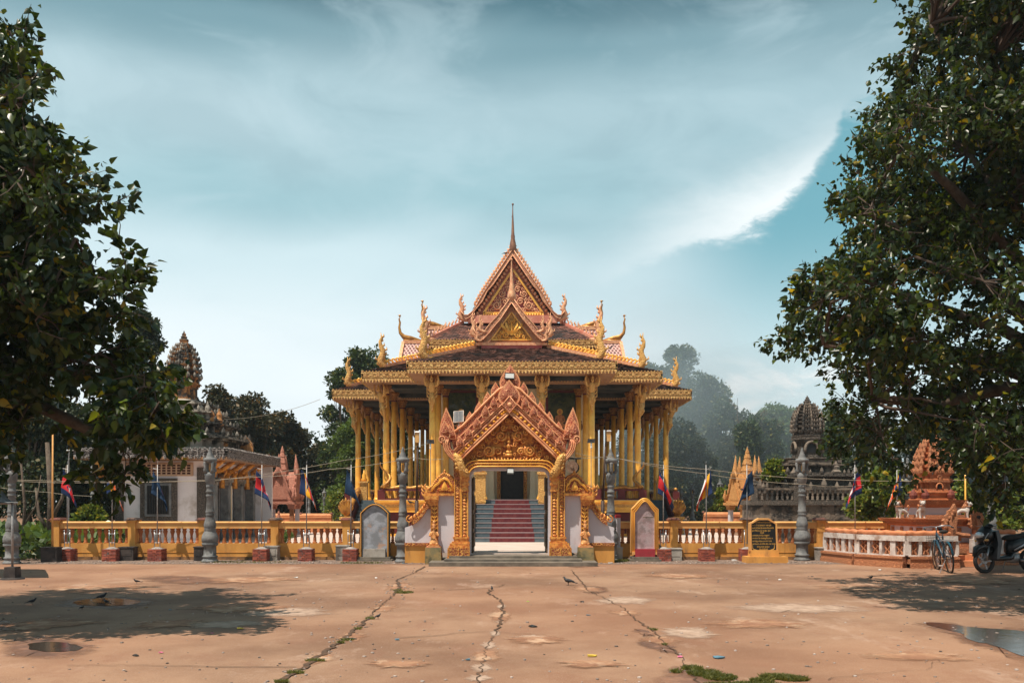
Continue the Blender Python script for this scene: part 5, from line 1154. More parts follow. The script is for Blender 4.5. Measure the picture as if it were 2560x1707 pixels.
for px, py, c, sz, lb in lit:
    x, y = gpt(px, py); m = MB(); rr = random.Random(px); k = 7
    vs = [(math.cos(6.28 * i / k) * sz * rr.uniform(.35, .6), math.sin(6.28 * i / k) * sz * rr.uniform(.2, .45), rr.uniform(.002, sz * .25)) for i in range(k)]
    m.add(vs + [(0, 0, sz * rr.uniform(.15, .3))] + [(a * .95, b * .95, .001) for a, b, c_ in vs], [(i, (i + 1) % k, k) for i in range(k)] + [tuple(range(k + 1, 2 * k + 1))[::-1]] + [(i, k + 1 + i, k + 1 + (i + 1) % k, (i + 1) % k) for i in range(k)])
    o = m.build('litter', 'litter_' + c, loc=(x, y, .006)); tag(o, lb, 'litter', 'scraps lying on the yard')
# ================================================================ BALUSTRADE WALLS
prof = [(0, .062), (.035, .062), (.05, .038), (.09, .052), (.12, .036), (.15, .048), (.165, .034), (.20, .034), (.25, .042), (.30, .060), (.335, .066), (.36, .046), (.375, .060), (.41, .062)]
mb = MB(); mb.lathe(prof, n=10); BAL = mb.mesh('baluster', 'baluster', True)
def wall(name_label, xs, y, cap='grey', x0=None, x1=None, damp=True):
    t = thing('balustrade_wall', name_label, 'balustrade', ((xs[0] + xs[-1]) / 2, y, 0), world=True, group='yellow balustrade walls either side of the gate')
    a, b = (x0 if x0 is not None else xs[0]), (x1 if x1 is not None else xs[-1])
    m = MB(); m.box(a, b, y - .13, y + .13, 0, .46, 0, .01); m.build('plinth', 'ochre', t)
    m = MB(); m.box(a, b, y - .16, y + .16, .0, .09); m.build('plinth_foot', 'foot_grime', t)
    m = MB(); m.box(a, b, y - .137, y + .137, .20, .215); m.build('plinth_line', 'ochre', t)
    m = MB(); m.box(a, b, y - .12, y + .12, .872, 1.03); m.box(a, b, y - .15, y + .15, 1.03, 1.065, .0, .03); m.build('rail', 'ochre_top', t)
    for i, x in enumerate(xs):
        m = MB(); m.cbox(x, y, 0, 1.09, .105, .165); m.cbox(x, y, 1.05, 1.10, .135, .195); p = m.build('pier', 'ochre', t)
        m = MB(); m.cbox(x, y, 1.10, 1.125, .17, .22); m.cbox(x, y, 1.125, 1.17, .145, .195, .03, .03); m.build('pier_cap', 'cap_dark' if i % 2 else 'cap_red', p)
    edges = sorted(set([a] + list(xs) + [b]))
    for i in range(len(edges) - 1):
        e0, e1 = edges[i], edges[i + 1]
        e0 += .105 if e0 in xs else 0; e1 -= .105 if e1 in xs else 0
        n = max(1, round((e1 - e0) / .183))
        for k in range(n):
            jx = float(rng.normal(0, .004)); 
            link('baluster', BAL, t, (e0 + (e1 - e0) * (k + .5) / n + jx, y + jx, .461), rot=(float(rng.normal(0, .012)), float(rng.normal(0, .014)), rng.random() * 3), scale=(float(rng.uniform(.95, 1.05)),) * 2 + (1,))
    return t
YW = 24.6
def wx(px, D=YW): return (px - 1280) / FP * D
wall('yellow ochre balustrade wall with brown turned balusters left of the gate', [wx(p) for p in (146, 335, 511, 690, 868)], YW, x1=wx(1022))
wall('yellow ochre balustrade wall with brown turned balusters right of the gate', [wx(p) for p in (1683, 1866, 2048, 2223)], YW, x0=wx(1548), x1=wx(2420))
# white end pier with a red cap at the right of the gate
t = thing('end_pier', 'white end pier with a red painted cap between the right gate wing and the balustrade', 'pier', (wx(1541), YW, 0))
m = MB(); m.box(-.09, .09, -.2, .2, 0, 1.17); m.build('pier_body', 'white_wall', t); m = MB(); m.box(-.10, .10, -.21, .21, 1.17, 1.25); m.build('pier_cap', 'red_paint', t)
# rear low walls with tile coping
def rear_wall(label, x0, x1, y, z0, z1):
    t = thing('tiled_wall', label, 'wall', ((x0 + x1) / 2, y, z0), world=True, group='low orange walls behind the courtyard')
    m = MB(); m.box(x0, x1, y - .1, y + .1, z0, z1 - .12); m.build('wall_body', 'terracotta', t)
    m = MB(); m.box(x0, x1, y - .13, y + .13, z1 - .12, z1 - .06); m.tube([(x0, y, z1 - .03), (x1, y, z1 - .03)], .10, 8); m.build('coping', 'orange_cope', t)
    n = int((x1 - x0) / 1.1)
    for i in range(n + 1):
        m = MB(); m.lathe([(z1 + .02, .06), (z1 + .05, .09), (z1 + .09, .06), (z1 + .13, .01)], x0 + (x1 - x0) * i / n, y, 8); m.build('coping_knob', 'cap_red', t)
    m = MB()
    k = int((x1 - x0) / .3)
    for i in range(k): m.cbox(x0 + (x1 - x0) * (i + .5) / k, y - .11, z0 + .3, z1 - .25, .05, .02)
    m.build('wall_relief', 'orange_cope', t, kind='stuff')
rear_wall('low orange wall with tile coping between the pink shrine gate and the temple', -11.0, -8.2, 40, .24, 1.02)
rear_wall('low orange wall with tile coping behind the right of the courtyard', 8.7, 10.6, 40, .24, 1.08)
rear_wall('low orange wall with tile coping behind the pink shrine gate', -16.0, -11.2, 41, .24, .95)
# ================================================================ LAMP POSTS
mb = MB()
pr = [(0, .225), (.05, .215), (.07, .19), (.13, .175), (.14, .20), (.17, .20), (.19, .165), (.44, .160), (.46, .205), (.52, .215), (.54, .19), (.56, .215), (.66, .22), (.74, .20), (.84, .15), (.87, .145), (.89, .16), (.92, .14),
      (.95, .155), (1.03, .16), (1.12, .14), (1.20, .115), (1.26, .10), (1.28, .115), (1.31, .115), (1.33, .10), (1.36, .12), (1.39, .12), (1.42, .105), (1.78, .088), (1.80, .105), (1.83, .105), (1.85, .09), (1.89, .09), (1.91, .11), (1.94, .11), (1.96, .09), (2.03, .085),
      (2.06, .10), (2.10, .10), (2.12, .085), (2.16, .095), (2.20, .125), (2.36, .13), (2.41, .14), (2.43, .11), (2.46, .10)]
mb.lathe(pr, n=20, flute=.022); SHF = mb.mesh('post_shaft', 'grey_cast', True)
def make_lamp():
    t = thing('lamp_post', 'x', 'lamp post', (0, 0, 0)); link('post_shaft', SHF, t)
    for k in range(4):
        a = math.pi / 4 + k * math.pi / 2; c, s_ = math.cos(a), math.sin(a); m = MB()
        m.tube([(c * .09, s_ * .09, 2.44), (c * .15, s_ * .15, 2.52), (c * .13, s_ * .13, 2.60), (c * .145, s_ * .145, 2.70), (c * .12, s_ * .12, 2.76)], [.045, .05, .035, .05, .045], 7); m.build('lantern_bracket', 'grey_cast', t, smooth=True)
    m = MB(); m.lathe([(2.50, .02), (2.52, .035), (2.66, .03), (2.68, .012), (2.72, .012)], n=8); m.build('bulb', 'amber', t, smooth=True)
    m = MB(); m.lathe([(2.72, .11), (2.74, .165), (2.80, .185), (2.84, .175), (2.87, .10), (2.90, .105), (2.95, .075), (2.97, .08), (3.0, .05), (3.03, .055), (3.08, .03), (3.10, .035), (3.16, .006)], n=18, flute=.02); m.build('lantern_cap', 'grey_cast', t, smooth=True)
    return t
lp = make_lamp()
lamps = [(1007, 23.55, 0, .975, 'tall grey cast lamp post directly right of the grey stele'), (1527, 24.05, 0, .975, 'tall grey cast lamp post directly right of the gate, beside the white bollard'), (525, 23.55, 0, .975, 'tall grey cast lamp post in front of the white shrine hall'),
         (2005, 24.2, 0, .98, 'tall grey cast lamp post between the black signboard and the dark stone stupa'), (30, 22.9, 0, .98, 'tall grey cast lamp post at the left edge near the tarpaulin pole'), (234, 31, .0, .98, 'grey cast lamp post behind the balustrade left of the white shrine hall'),
         (2135, 33.0, .0, .92, 'grey cast lamp post behind the wall beside the dark stone stupa'), (2268, 27.6, .0, .95, 'grey cast lamp post just behind the left of the orange shrine'), (2478, 25.6, 0, .98, 'grey cast lamp post under the dark tarpaulin, right of the orange shrine'),
         (773, 46, .2, .72, 'small far lamp post seen just right of the pink shrine gate'), (811, 46, .2, .68, 'small far lamp post halfway between the pink shrine gate and the temple'), (845, 46, .2, .64, 'small far lamp post left of the naga hooded side stair'), (655, 44, .2, .80, 'small far lamp post seen left of the pink shrine gate'),
         (1703, 46, .2, .68, 'small far lamp post right beside the right naga hood'), (1731, 46, .2, .74, 'small far lamp post second to the right of the right naga hood'), (1800, 44, .2, .82, 'dark far lamp post left of the orange shrine gate'), (1914, 38, .2, .80, 'far lamp post with pointed cap right of the orange shrine gate')]
for i, (px, D, z, sc, lb) in enumerate(lamps):
    place(lp, i > 0, (wx(px, D), D, z), random.random() * 0 + (math.pi / 4 if i % 2 else 0), lb, 'grey cast lamp posts', sc)
# ================================================================ STREETLIGHTS (brown poles)
for (px, base, lbl, hx) in ((1041, 1406, 'left', 0), (1506, 1404, 'right', 1)):
    D = 23.4 if not hx else 23.6; x = wx(px, D)
    t = thing('bollard', f'white painted concrete footing block of the brown lamp pole {lbl} of the gate', 'bollard', (x, D, 0), group='white concrete pole footings')
    m = MB(); m.box(-.115, .115, -.11, .11, 0, .50, .008, .008); m.box(-.107, .107, -.102, .102, .50, .545, .03, .03); m.build('block', 'white_post', t)
    t = thing('street_light', f'thin brown street light pole with amber lamp head {lbl} of the gate', 'street light', (x, D, .545), group='brown street light poles')
    m = MB(); m.tube([(0, 0, 0), (.01, 0, 1.1)], .052, 10); m.tube([(.01, 0, 1.1), (.03 + .05 * hx, 0, 2.55)], [.030, .022], 8); p = m.build('pole', 'brown_pole', t, smooth=True)
    if hx: m = MB(); m.tube([(.08, 0, 2.55), (.10, -.02, 2.80), (.20, -.06, 2.92)], .02, 8); m.build('pole_arm', 'brown_pole', t, smooth=True); c = (.16, -.08, 2.82)
    else: c = (.03, -.05, 2.78)
    m = MB(); m.box(c[0] - .062, c[0] + .062, c[1] - .09, c[1] + .09, c[2] - .14, c[2] + .12, .01, .02, .012, .01); h = m.build('lamp_head', 'amber', t)
    m = MB(); m.box(c[0] - .066, c[0] + .066, c[1] - .095, c[1] + .095, c[2] + .12, c[2] + .155, .02, .03); m.build('head_cap', 'galv', h)
for (px, py, lb) in ((1076, 1104, 'left'), (1478, 1102, 'right')):
    D = 27.5; c = P(px, py, D)
    t = thing('solar_lamp', f'small solar lamp with white bulb on a thin pole {lb} of the gate top', 'lamp', (c[0], D, .24), group='small solar lamps beside the gate')
    h = c[2] - .24
    m = MB(); m.tube([(0, .03, 0), (0, .03, h)], .012, 6); p = m.build('pole', 'galv', t)
    m = MB(); m.box(-.115, .115, -.09, .09, h - .01, h + .015); m.v = [(a, b, c_ - b * .5) for a, b, c_ in m.v]; m.build('solar_cell', 'panel', t)
    m = MB(); m.ball((0, -.04, h - .20), (.035, .035, .05), 8, 6); m.tube([(0, .0, h - .05), (0, -.04, h - .15)], [.02, .035], 8); m.build('bulb', 'glass', t, smooth=True)
# ================================================================ FLAG STANDS
mb = MB(); mb.box(-.062, .062, -.03, .03, 0, .036, .002, .002); BRK = mb.mesh('brick', 'brick')
def make_stand():
    t = thing('flag_stand', 'x', 'flag stand', (0, 0, 0))
    m = MB(); m.box(-.17, .17, -.17, .17, 0, .335); m.lathe([(.335, .15), (.355, .13), (.375, .08), (.385, .03)], n=12); c = m.build('mortar_core', 'mortar', t)
    rr = random.Random(5)
    for k in range(7):
        z = .004 + k * .048
        for f in range(4):
            for j in range(3 if k % 2 else 2):
                n = 3 if k % 2 else 2; wd = .38 / n; o = -.19 + wd * (j + .5)
                a = f * math.pi / 2; lx, ly = o, -.165 + rr.uniform(-.004, .004)
                link('brick', BRK, t, (lx * math.cos(a) - ly * math.sin(a), lx * math.sin(a) + ly * math.cos(a), z), rot=(0, 0, a + rr.uniform(-.02, .02)), scale=(wd / .132, 1, 1.1))
    for s in (-1, 1):
        m = MB(); m.tube([(s * .075, 0, .34), (s * .075, 0, .80)], .012, 8); m.ball((s * .075, 0, .82), .023, 10, 8); m.build('post', 'metal', t, smooth=True)
    for z in (.50, .74):
        m = MB(); m.tube([(-.07, 0, z), (.07, 0, z)], .007, 6); m.build('cross_bar', 'metal', t)
    m = MB(); m.tube([(.0, .0, .46), (.01, 0, 2.62)], [.016, .012], 8); m.tube([(.01, 0, 2.60), (.01, 0, 2.72)], [.008, .002], 6); m.build('flag_pole', 'galv', t, smooth=True)
    m = MB(); m.tube([(.01, 0, 2.50), (-.12, 0, 2.52)], .008, 6); m.build('pole_arm', 'galv', t)
    return t
FC = {'blue': (.012, .03, .10), 'red': (.55, .022, .03), 'white': (.72, .70, .72), 'yellow': (.78, .38, .02), 'orange': (.62, .10, .015), 'dark': (.008, .03, .075), 'badge': (.06, .028, .08)}
for k, v in FC.items(): M['flag_' + k] = mat('flag_cloth_' + k, v, rough=.8)
fk = list(FC)
def flag(kind, loc, label, s=1, ph=0):
    """cloth hanging from its top corner, in folds"""
    nu, nv = 30, 20; vs = []; fs = []; mi = []
    for i in range(nu + 1):
        for j in range(nv + 1):
            u, v = i / nu, j / nv                      # u along the fly, v down the hoist
            x = s * (.36 * math.sin(min(1, u * 1.5 + .0) * 1.57) * (.35 + .75 * v) + .10 * v * (1 - u) * -.6 + .02 * math.sin(u * 9 + ph)); z = -.64 * v - .46 * u - .04 * v * u
            y = .055 * math.sin(u * 11 + v * 2.2 + ph) * (.3 + u) + .02 * math.sin(v * 7 + ph)
            vs.append((x, y, z))
    for i in range(nu):
        for j in range(nv):
            u, v = (i + .5) / nu, (j + .5) / nv; a = i * (nv + 1) + j
            if kind == 'national':
                c = 'blue' if v < .25 or v > .75 else 'red'
                du = abs(u - .5)
                if .58 < v < .70 and du < .17 or .46 < v <= .58 and (du < .03 or .07 < du < .12) or .38 < v <= .46 and du < .025 or .52 < v <= .58 and du < .14: c = 'white'
            elif kind == 'striped':
                seq = ['blue', 'yellow', 'red', 'white', 'orange']; k = int(u * 6)
                c = seq[k] if k < 5 else seq[int(v * 5)]
            else: c = 'badge' if (u - .5) ** 2 * 2.4 + (v - .5) ** 2 < .045 else 'dark'
            fs.append((a, a + nv + 1, a + nv + 2, a + 1)); mi.append(fk.index(c))
    o = MB(); o.v = vs; o.f = fs; o.mi = mi; me = o.mesh('flag', ['flag_' + k for k in fk], True)
    ob = link('flag', me, loc=loc); md = ob.modifiers.new('thick', 'SOLIDIFY'); md.thickness = .004
    return tag(ob, label, 'flag', 'flags hanging along the balustrade')
st = make_stand()
stands = [(168, 'national', 'at the left end of the balustrade', -1), (280, 'striped', 'second from the left end', -1), (393, 'dark', 'before the shuttered hall window', -1), (654, 'national', 'left of the pink shrine gate', -1), (766, 'striped', 'right of the pink shrine gate', -1), (877, 'dark', 'left of the grey stele', -1),
          (1658, 'national', 'right of the yellow framed stele', -1), (1766, 'striped', 'midway between yellow framed stele and signboard', 1), (1868, 'dark', 'half hidden by the black signboard', 1), (2138, 'national', 'left of the white shrine railing', 1), (2243, 'striped', 'behind the left lion of the orange shrine', 1), (2370, 'dark', 'behind the orange shrine tower', -1)]
nm = {'national': 'blue red and white flag', 'striped': 'striped yellow red and orange flag', 'dark': 'dark blue flag with a faint badge'}
for i, (px, k, wh, s) in enumerate(stands):
    D = 24.0 if px < 2200 else 25.1 + (px > 2300) * 1.2
    x = wx(px, D)
    place(st, i > 0, (x, D, 0), 0 if s < 0 else math.pi, f'steel flag stand on a red brick block, {wh}', 'steel flag stands on brick blocks')
    flag(k, (x + s * .115, D - .0, 2.48), f'{nm[k]} hanging {wh}', -s if s < 0 else -s, i * 1.3)
# small concrete urn blocks by the wall
for i, (px, w_, h_, D, mt, lb) in enumerate(((128, .42, .40, 23.6, 'dark_block', 'black square concrete block at the left end of the balustrade'), (320, .40, .38, 24.2, 'dark_block', 'dark concrete block against the wall under the shuttered window'), (500, .24, .40, 24.0, 'dark_block', 'dark concrete block behind the lamp post before the white hall'), (680, .36, .40, 24.25, 'concrete', 'grey concrete box behind the third flag stand from the grey stele'),
                       (858, .36, .42, 24.25, 'concrete', 'grey concrete box behind the flag stand left of the grey stele'), (1546, .20, .36, 24.3, 'concrete', 'narrow grey concrete box right of the right lamp post'), (1687, .34, .34, 24.25, 'concrete', 'grey concrete box right of the yellow framed stele'), (2058, .38, .36, 24.25, 'concrete', 'pale concrete box with an inset tablet right of the far right lamp post'))):
    t = thing('donor_box', lb, 'concrete box', (wx(px, D), D, 0), group='small concrete boxes along the wall')
    m = MB(); m.box(-w_ / 2, w_ / 2, -.14, .16, 0, h_ - .03); m.build('box_body', mt, t)
    m = MB(); m.box(-w_ / 2 - .015, w_ / 2 + .015, -.155, .175, h_ - .03, h_); m.box(-w_ / 2 + .05, w_ / 2 - .05, -.148, -.139, h_ * .35, h_ - .08); m.build('box_lid', mt, t)
# ================================================================ STELES AND SIGNBOARD
def arch_prof(hw, z0, zs, zt, kind='round', n=14):
    L_ = [(-hw, z0), (-hw, zs)]
    for i in range(1, n):
        t = i / n; x = -hw + 2 * hw * t; q = 1 - abs(2 * t - 1)
        z = zs + (zt - zs) * (math.sin(q * math.pi / 2) if kind == 'round' else (.5 - .5 * math.cos(q * math.pi)) * .55 + .45 * math.sin(q * math.pi / 2))
        L_.append((x, z))
    return L_ + [(hw, zs), (hw, z0)]
D = 24.15
t = thing('grey_stele', 'weathered grey arched stele with a blotched pale face left of the gate', 'stele', (wx(938, D), D, 0))
m = MB(); m.box(-.50, .50, -.32, .30, 0, .05); m.box(-.44, .44, -.26, .28, .05, .11); m.build('stele_base', 'step', t)
m = MB(); m.strip([(x * .86, z - (.05 if z > .5 else 0)) for x, z in arch_prof(.40, .11, 1.32, 1.57)], arch_prof(.40, .11, 1.32, 1.57), -.13, .13); m.build('stele_frame', 'stele_dark', t)
m = MB(); m.tube([(x * .93, -.14, z - .02) for x, z in arch_prof(.40, .14, 1.32, 1.56)], .017, 6); m.build('frame_line', 'ochre', t)
m = MB(); m.prism([(x * .86, z - .05) for x, z in arch_prof(.40, .16, 1.32, 1.56)], -.095, .10); m.build('inscribed_face', 'stele_face', t)
m = MB(); m.box(-.30, .30, -.20, -.05, .11, .33); m.build('face_sill', 'concrete', t)
D = 24.0
t = thing('framed_stele', 'yellow framed pointed stele with a worn pink inscribed face right of the gate', 'stele', (wx(1610.5, D), D, 0))
m = MB(); m.box(-.42, .42, -.30, .30, 0, .06); m.box(-.36, .36, -.25, .28, .06, .125); m.build('stele_base', 'step', t)
outp = arch_prof(.37, .22, 1.42, 1.72, 'ogee'); inp = [(x * .72, z - (.10 if z > .5 else -.0)) for x, z in outp]
m = MB(); m.strip(inp, outp, -.12, .12); f = m.build('stele_frame', 'ochre_top', t)
m = MB()
for sc_, dz in ((.97, -.012), (.86, -.05), (.75, -.092)): m.tube([(x * sc_, -.125, z + (dz if z > .5 else 0)) for x, z in outp], .014, 6)
m.build('frame_moulding', 'gold', f, smooth=True)
m = MB()
for s in (-1, 1): m.cbox(s * .30, -.0, .18, .26, .05, .15)
m.build('frame_foot', 'ochre_top', f)
m = MB(); m.prism([(x * 1.01, z) for x, z in inp], -.06, .08); fc = m.build('inscribed_face', 'pink_face', t)
m = MB()
rr = random.Random(8)
for k in range(34):
    z = 1.52 - k * .034; hw = min(.24, .06 + (1.60 - z) * .9); x = -hw
    while x < hw - .02:
        q = rr.uniform(.012, .032); m.box(x, x + q * .8, -.0625, -.0605, z, z + rr.uniform(.008, .016)); x += q + .006
m.build('worn_lettering', 'faint_letter', fc, kind='stuff')
m = MB(); m.box(-.05, .24, -.064, -.0605, 1.18, 1.20); m.build('dark_scratch', 'stele_dark', fc)
m = MB(); m.box(-.27, .27, -.17, .1, .125, .335); m.build('red_plinth', 'red_paint2', t)
D = 23.3; cx = wx(1908, D)
t = thing('signboard', 'black signboard with yellow Khmer lettering in an orange frame on a stepped base', 'sign', (cx, D, 0))
m = MB(); m.box(-.49, .60, -.22, .30, 0, .17, .01, .01); m.build('sign_base', 'ochre', t)
m = MB(); m.box(-.36, .40, -.10, .20, .17, .34, .02, .02); m.build('sign_plinth', 'ochre', t)
def sgn(u, v): return ((u - 710) / 12.06 / FP * D, CZ + (HY - (1280 + v / 12.06)) / FP * D)
outp = [sgn(*q) for q in ((285, 1165), (280, 320), (380, 290), (470, 220), (560, 175), (860, 175), (1000, 270), (1110, 335), (1130, 1165))]
inp = [sgn(*q) for q in ((350, 1165), (335, 350), (400, 325), (490, 265), (570, 232), (840, 230), (980, 310), (1065, 360), (1095, 1165))]
m = MB(); m.strip(inp, outp, -.06, .08); m.build('sign_frame', 'ochre_top', t)
m = MB(); m.prism(inp, -.03, .06); pn = m.build('sign_panel', 'sign_black', t)
lines = [('ព្រះរាជាណាចក្រកម្ពុជា', 710, 300, 480), ('លោក គី ឈុំ ឯកឧត្តម ហេង ឡុង', 650, 390, 570), ('លោក ជា ប៊ុនធឿន ឧបាសក និង ឧបាសិកា', 690, 472, 660), ('ព្រមទាំងបុត្រ ព្រះ សង្ឃ គ្រប់', 640, 552, 560), ('សាមគ្គី', 665, 615, 110), ('លោកយាយ ជា សំបូរ បានជូន ៥', 625, 695, 510), ('លោកតា ប៊ិន កសាងឡើង ដោយ ១', 680, 780, 610),
         ('លោកគ្រូ អាចារ្យ លោកតា ហេង', 665, 865, 580), ('លោកយាយ ឧបាសិកា ដែល បាន កសាង', 720, 950, 690), ('ដោយសទ្ធា ជ្រះថ្លា', 700, 1035, 370), ('២០-១-២០១៦', 710, 1105, 250)]
for tx, u, v, wd in lines:
    cu = bpy.data.curves.new('lettering', 'FONT'); cu.body = tx; cu.align_x = 'CENTER'; cu.align_y = 'CENTER'; cu.size = .055; cu.extrude = .0008; cu.resolution_u = 1; cu.offset = .0012
    o = bpy.data.objects.new('lettering', cu); C.objects.link(o); bpy.context.view_layer.update()
    x, z = sgn(u, v); wid = wd / 12.06 / FP * D; dim = max(o.dimensions.x, .01)
    me = bpy.data.meshes.new_from_object(o); bpy.data.objects.remove(o); me.materials.clear(); me.materials.append(M['sign_letter'])
    o = link('lettering', me, pn, (x, -.032, z), rot=(R(90), 0, 0), scale=(wid / dim, 1.0, 1)); 
m = MB()
for s in (-1, 1):
    x, z = sgn(710 + s * 330, 1130); m.tube([(x, -.033, z + .14), (x - s * .005, -.033, z + .04), (x - s * .04, -.033, z + .01), (x - s * .11, -.033, z)], [.004, .01, .012, .004], 5)
m.build('corner_flourish', 'sign_letter', pn)
# ================================================================ CABLES, POLES, TARPS
def wire(label, pts, sag, rad=.0065):
    out = []
    for i in range(len(pts) - 1):
        a, b = Vector(pts[i]), Vector(pts[i + 1])
        for k in range(13):
            t = k / 12; p = a.lerp(b, t); p.z -= sag * 4 * t * (1 - t)
            if k or i == 0: out.append(tuple(p))
    m = MB(); m.tube(out, rad, 5); o = m.build('cable', 'wire'); tag(o, label, 'cable', 'cables strung across the yard')
wire('upper pale cable from the left edge up to the left solar lamp', [P(-40, 1196, 23.5), P(525, 1202, 24.1), P(860, 1150, 26), P(1070, 1108, 27.4)], .05)
wire('lower pale cable from the left edge to the left gate wing', [P(-40, 1196, 23.2), P(240, 1206, 23.4), P(640, 1192, 23.6), P(820, 1173, 23.7), P(1035, 1143, 23.9), P(1110, 1146, 23.6)], .04)
wire('upper pale cable from the gate falling to the right edge behind the flags', [P(1440, 1132, 23.6), P(1527, 1142, 23.9), P(1760, 1172, 24), P(2100, 1199, 24), P(2480, 1196, 23.2)], .05)
wire('lower pale cable from the gate falling to the right past the dark stone stupa', [P(1420, 1141, 23.6), P(1524, 1140, 23.8), P(1760, 1183, 24), P(2010, 1210, 24.1), P(2160, 1212, 24)], .05)
wire('faint far cable from the stupa hall roof up towards the temple', [P(560, 1048, 36), P(800, 998, 40)], .2, .009)
wire('thin cable dipping from the left edge behind the lamp post', [P(-20, 1215, 26), P(120, 1230, 26), P(250, 1240, 26)], .03, .006)
t = thing('yellow_pole', 'tall thin yellow pole standing on the black block at the left', 'pole', (wx(131, 23.6), 23.6, .40))
m = MB(); m.tube([(0, 0, 0), (.01, 0, 3.2)], [.028, .02], 8); m.build('pole_shaft', 'ochre_top', t, smooth=True)
t = thing('yellow_pole', 'thin yellow pole behind the right lion of the orange shrine', 'pole', (wx(2414, 24.3), 24.3, 0))
m = MB(); m.tube([(0, 0, 0), (-.01, 0, 2.7)], [.028, .02], 8); m.build('pole_shaft', 'gold', t, smooth=True)
t = thing('fluorescent_lamp', 'white tube lamp on a thin bent pole left of the white hall', 'lamp', (wx(172, 25.3), 25.3, 0))
m = MB(); m.tube([(0, 0, 0), (0, 0, 2.9), (.02, 0, 3.05)], .014, 6); m.build('pole_shaft', 'galv', t); m = MB(); m.tube([(-.06, 0, 3.09), (.23, 0, 3.10)], .022, 8); m.build('tube_light', 'glass', t, smooth=True)
def tarp(name_label, pts_top, pts_bot, D0, D1, mt, seed):
    r = random.Random(seed); nu, nv = len(pts_top) * 4, 10; vs = []; fs = []
    def ip(pl, t):
        t *= len(pl) - 1; i = min(len(pl) - 2, int(t)); f = t - i; f = f * f * (3 - 2 * f); return [pl[i][c] + (pl[i + 1][c] - pl[i][c]) * f for c in (0, 1)]
    for i in range(nu + 1):
        a = ip(pts_top, i / nu); b = ip(pts_bot, i / nu)
        for j in range(nv + 1):
            t = j / nv; D = D1 + (D0 - D1) * t; px = a[0] + (b[0] - a[0]) * t; py = a[1] + (b[1] - a[1]) * t + 3 * math.sin(i * .9 + j * .5); q = P(px, py, D); vs.append((q[0], q[1], q[2] + .02 * math.sin(i * 1.7)))
    for i in range(nu):
        for j in range(nv): a = i * (nv + 1) + j; fs.append((a, a + nv + 1, a + nv + 2, a + 1))
    m = MB(); m.v = vs; m.f = fs; m.mi = [0] * len(fs); o = m.build('tarpaulin', mt, smooth=True); o.modifiers.new('t', 'SOLIDIFY').thickness = .01; return tag(o, name_label, 'tarpaulin')
tarp('dark sagging tarpaulin strung from the right tree over the scooter', [(2412, 1190), (2450, 1185), (2480, 1195), (2530, 1180), (2640, 1150)], [(2416, 1200), (2440, 1232), (2480, 1250), (2515, 1230), (2640, 1215)], 19.5, 22.5, 'tarp', 1)
tarp('dark blue tarpaulin corner tied to the pole at the left edge', [(-120, 1195), (-60, 1205), (-10, 1220), (34, 1256)], [(-120, 1262), (-60, 1262), (-10, 1258), (34, 1259)], 18.2, 20.5, 'tarp', 2)
t = thing('tarpaulin_pole', 'thin steel pole in a concrete foot holding the tarpaulin at the left edge', 'pole', (wx(31, 18.3), 18.3, 0))
m = MB(); m.box(-.12, .12, -.12, .12, .04, .26, .01, .01); m.build('foot_block', 'dark_block', t); m = MB(); m.lathe([(0, .24), (.03, .22), (.04, .16)], n=14); m.build('foot_pad', 'dark_block', t)
m = MB(); m.tube([(0, 0, .26), (0, 0, 1.6)], .024, 8); m.build('pole_shaft', 'galv', t, smooth=True)
m = MB(); m.tube([(-1.2, 0, 1.56), (.11, 0, 1.585)], .022, 8); m.build('cross_bar', 'galv', t, smooth=True)

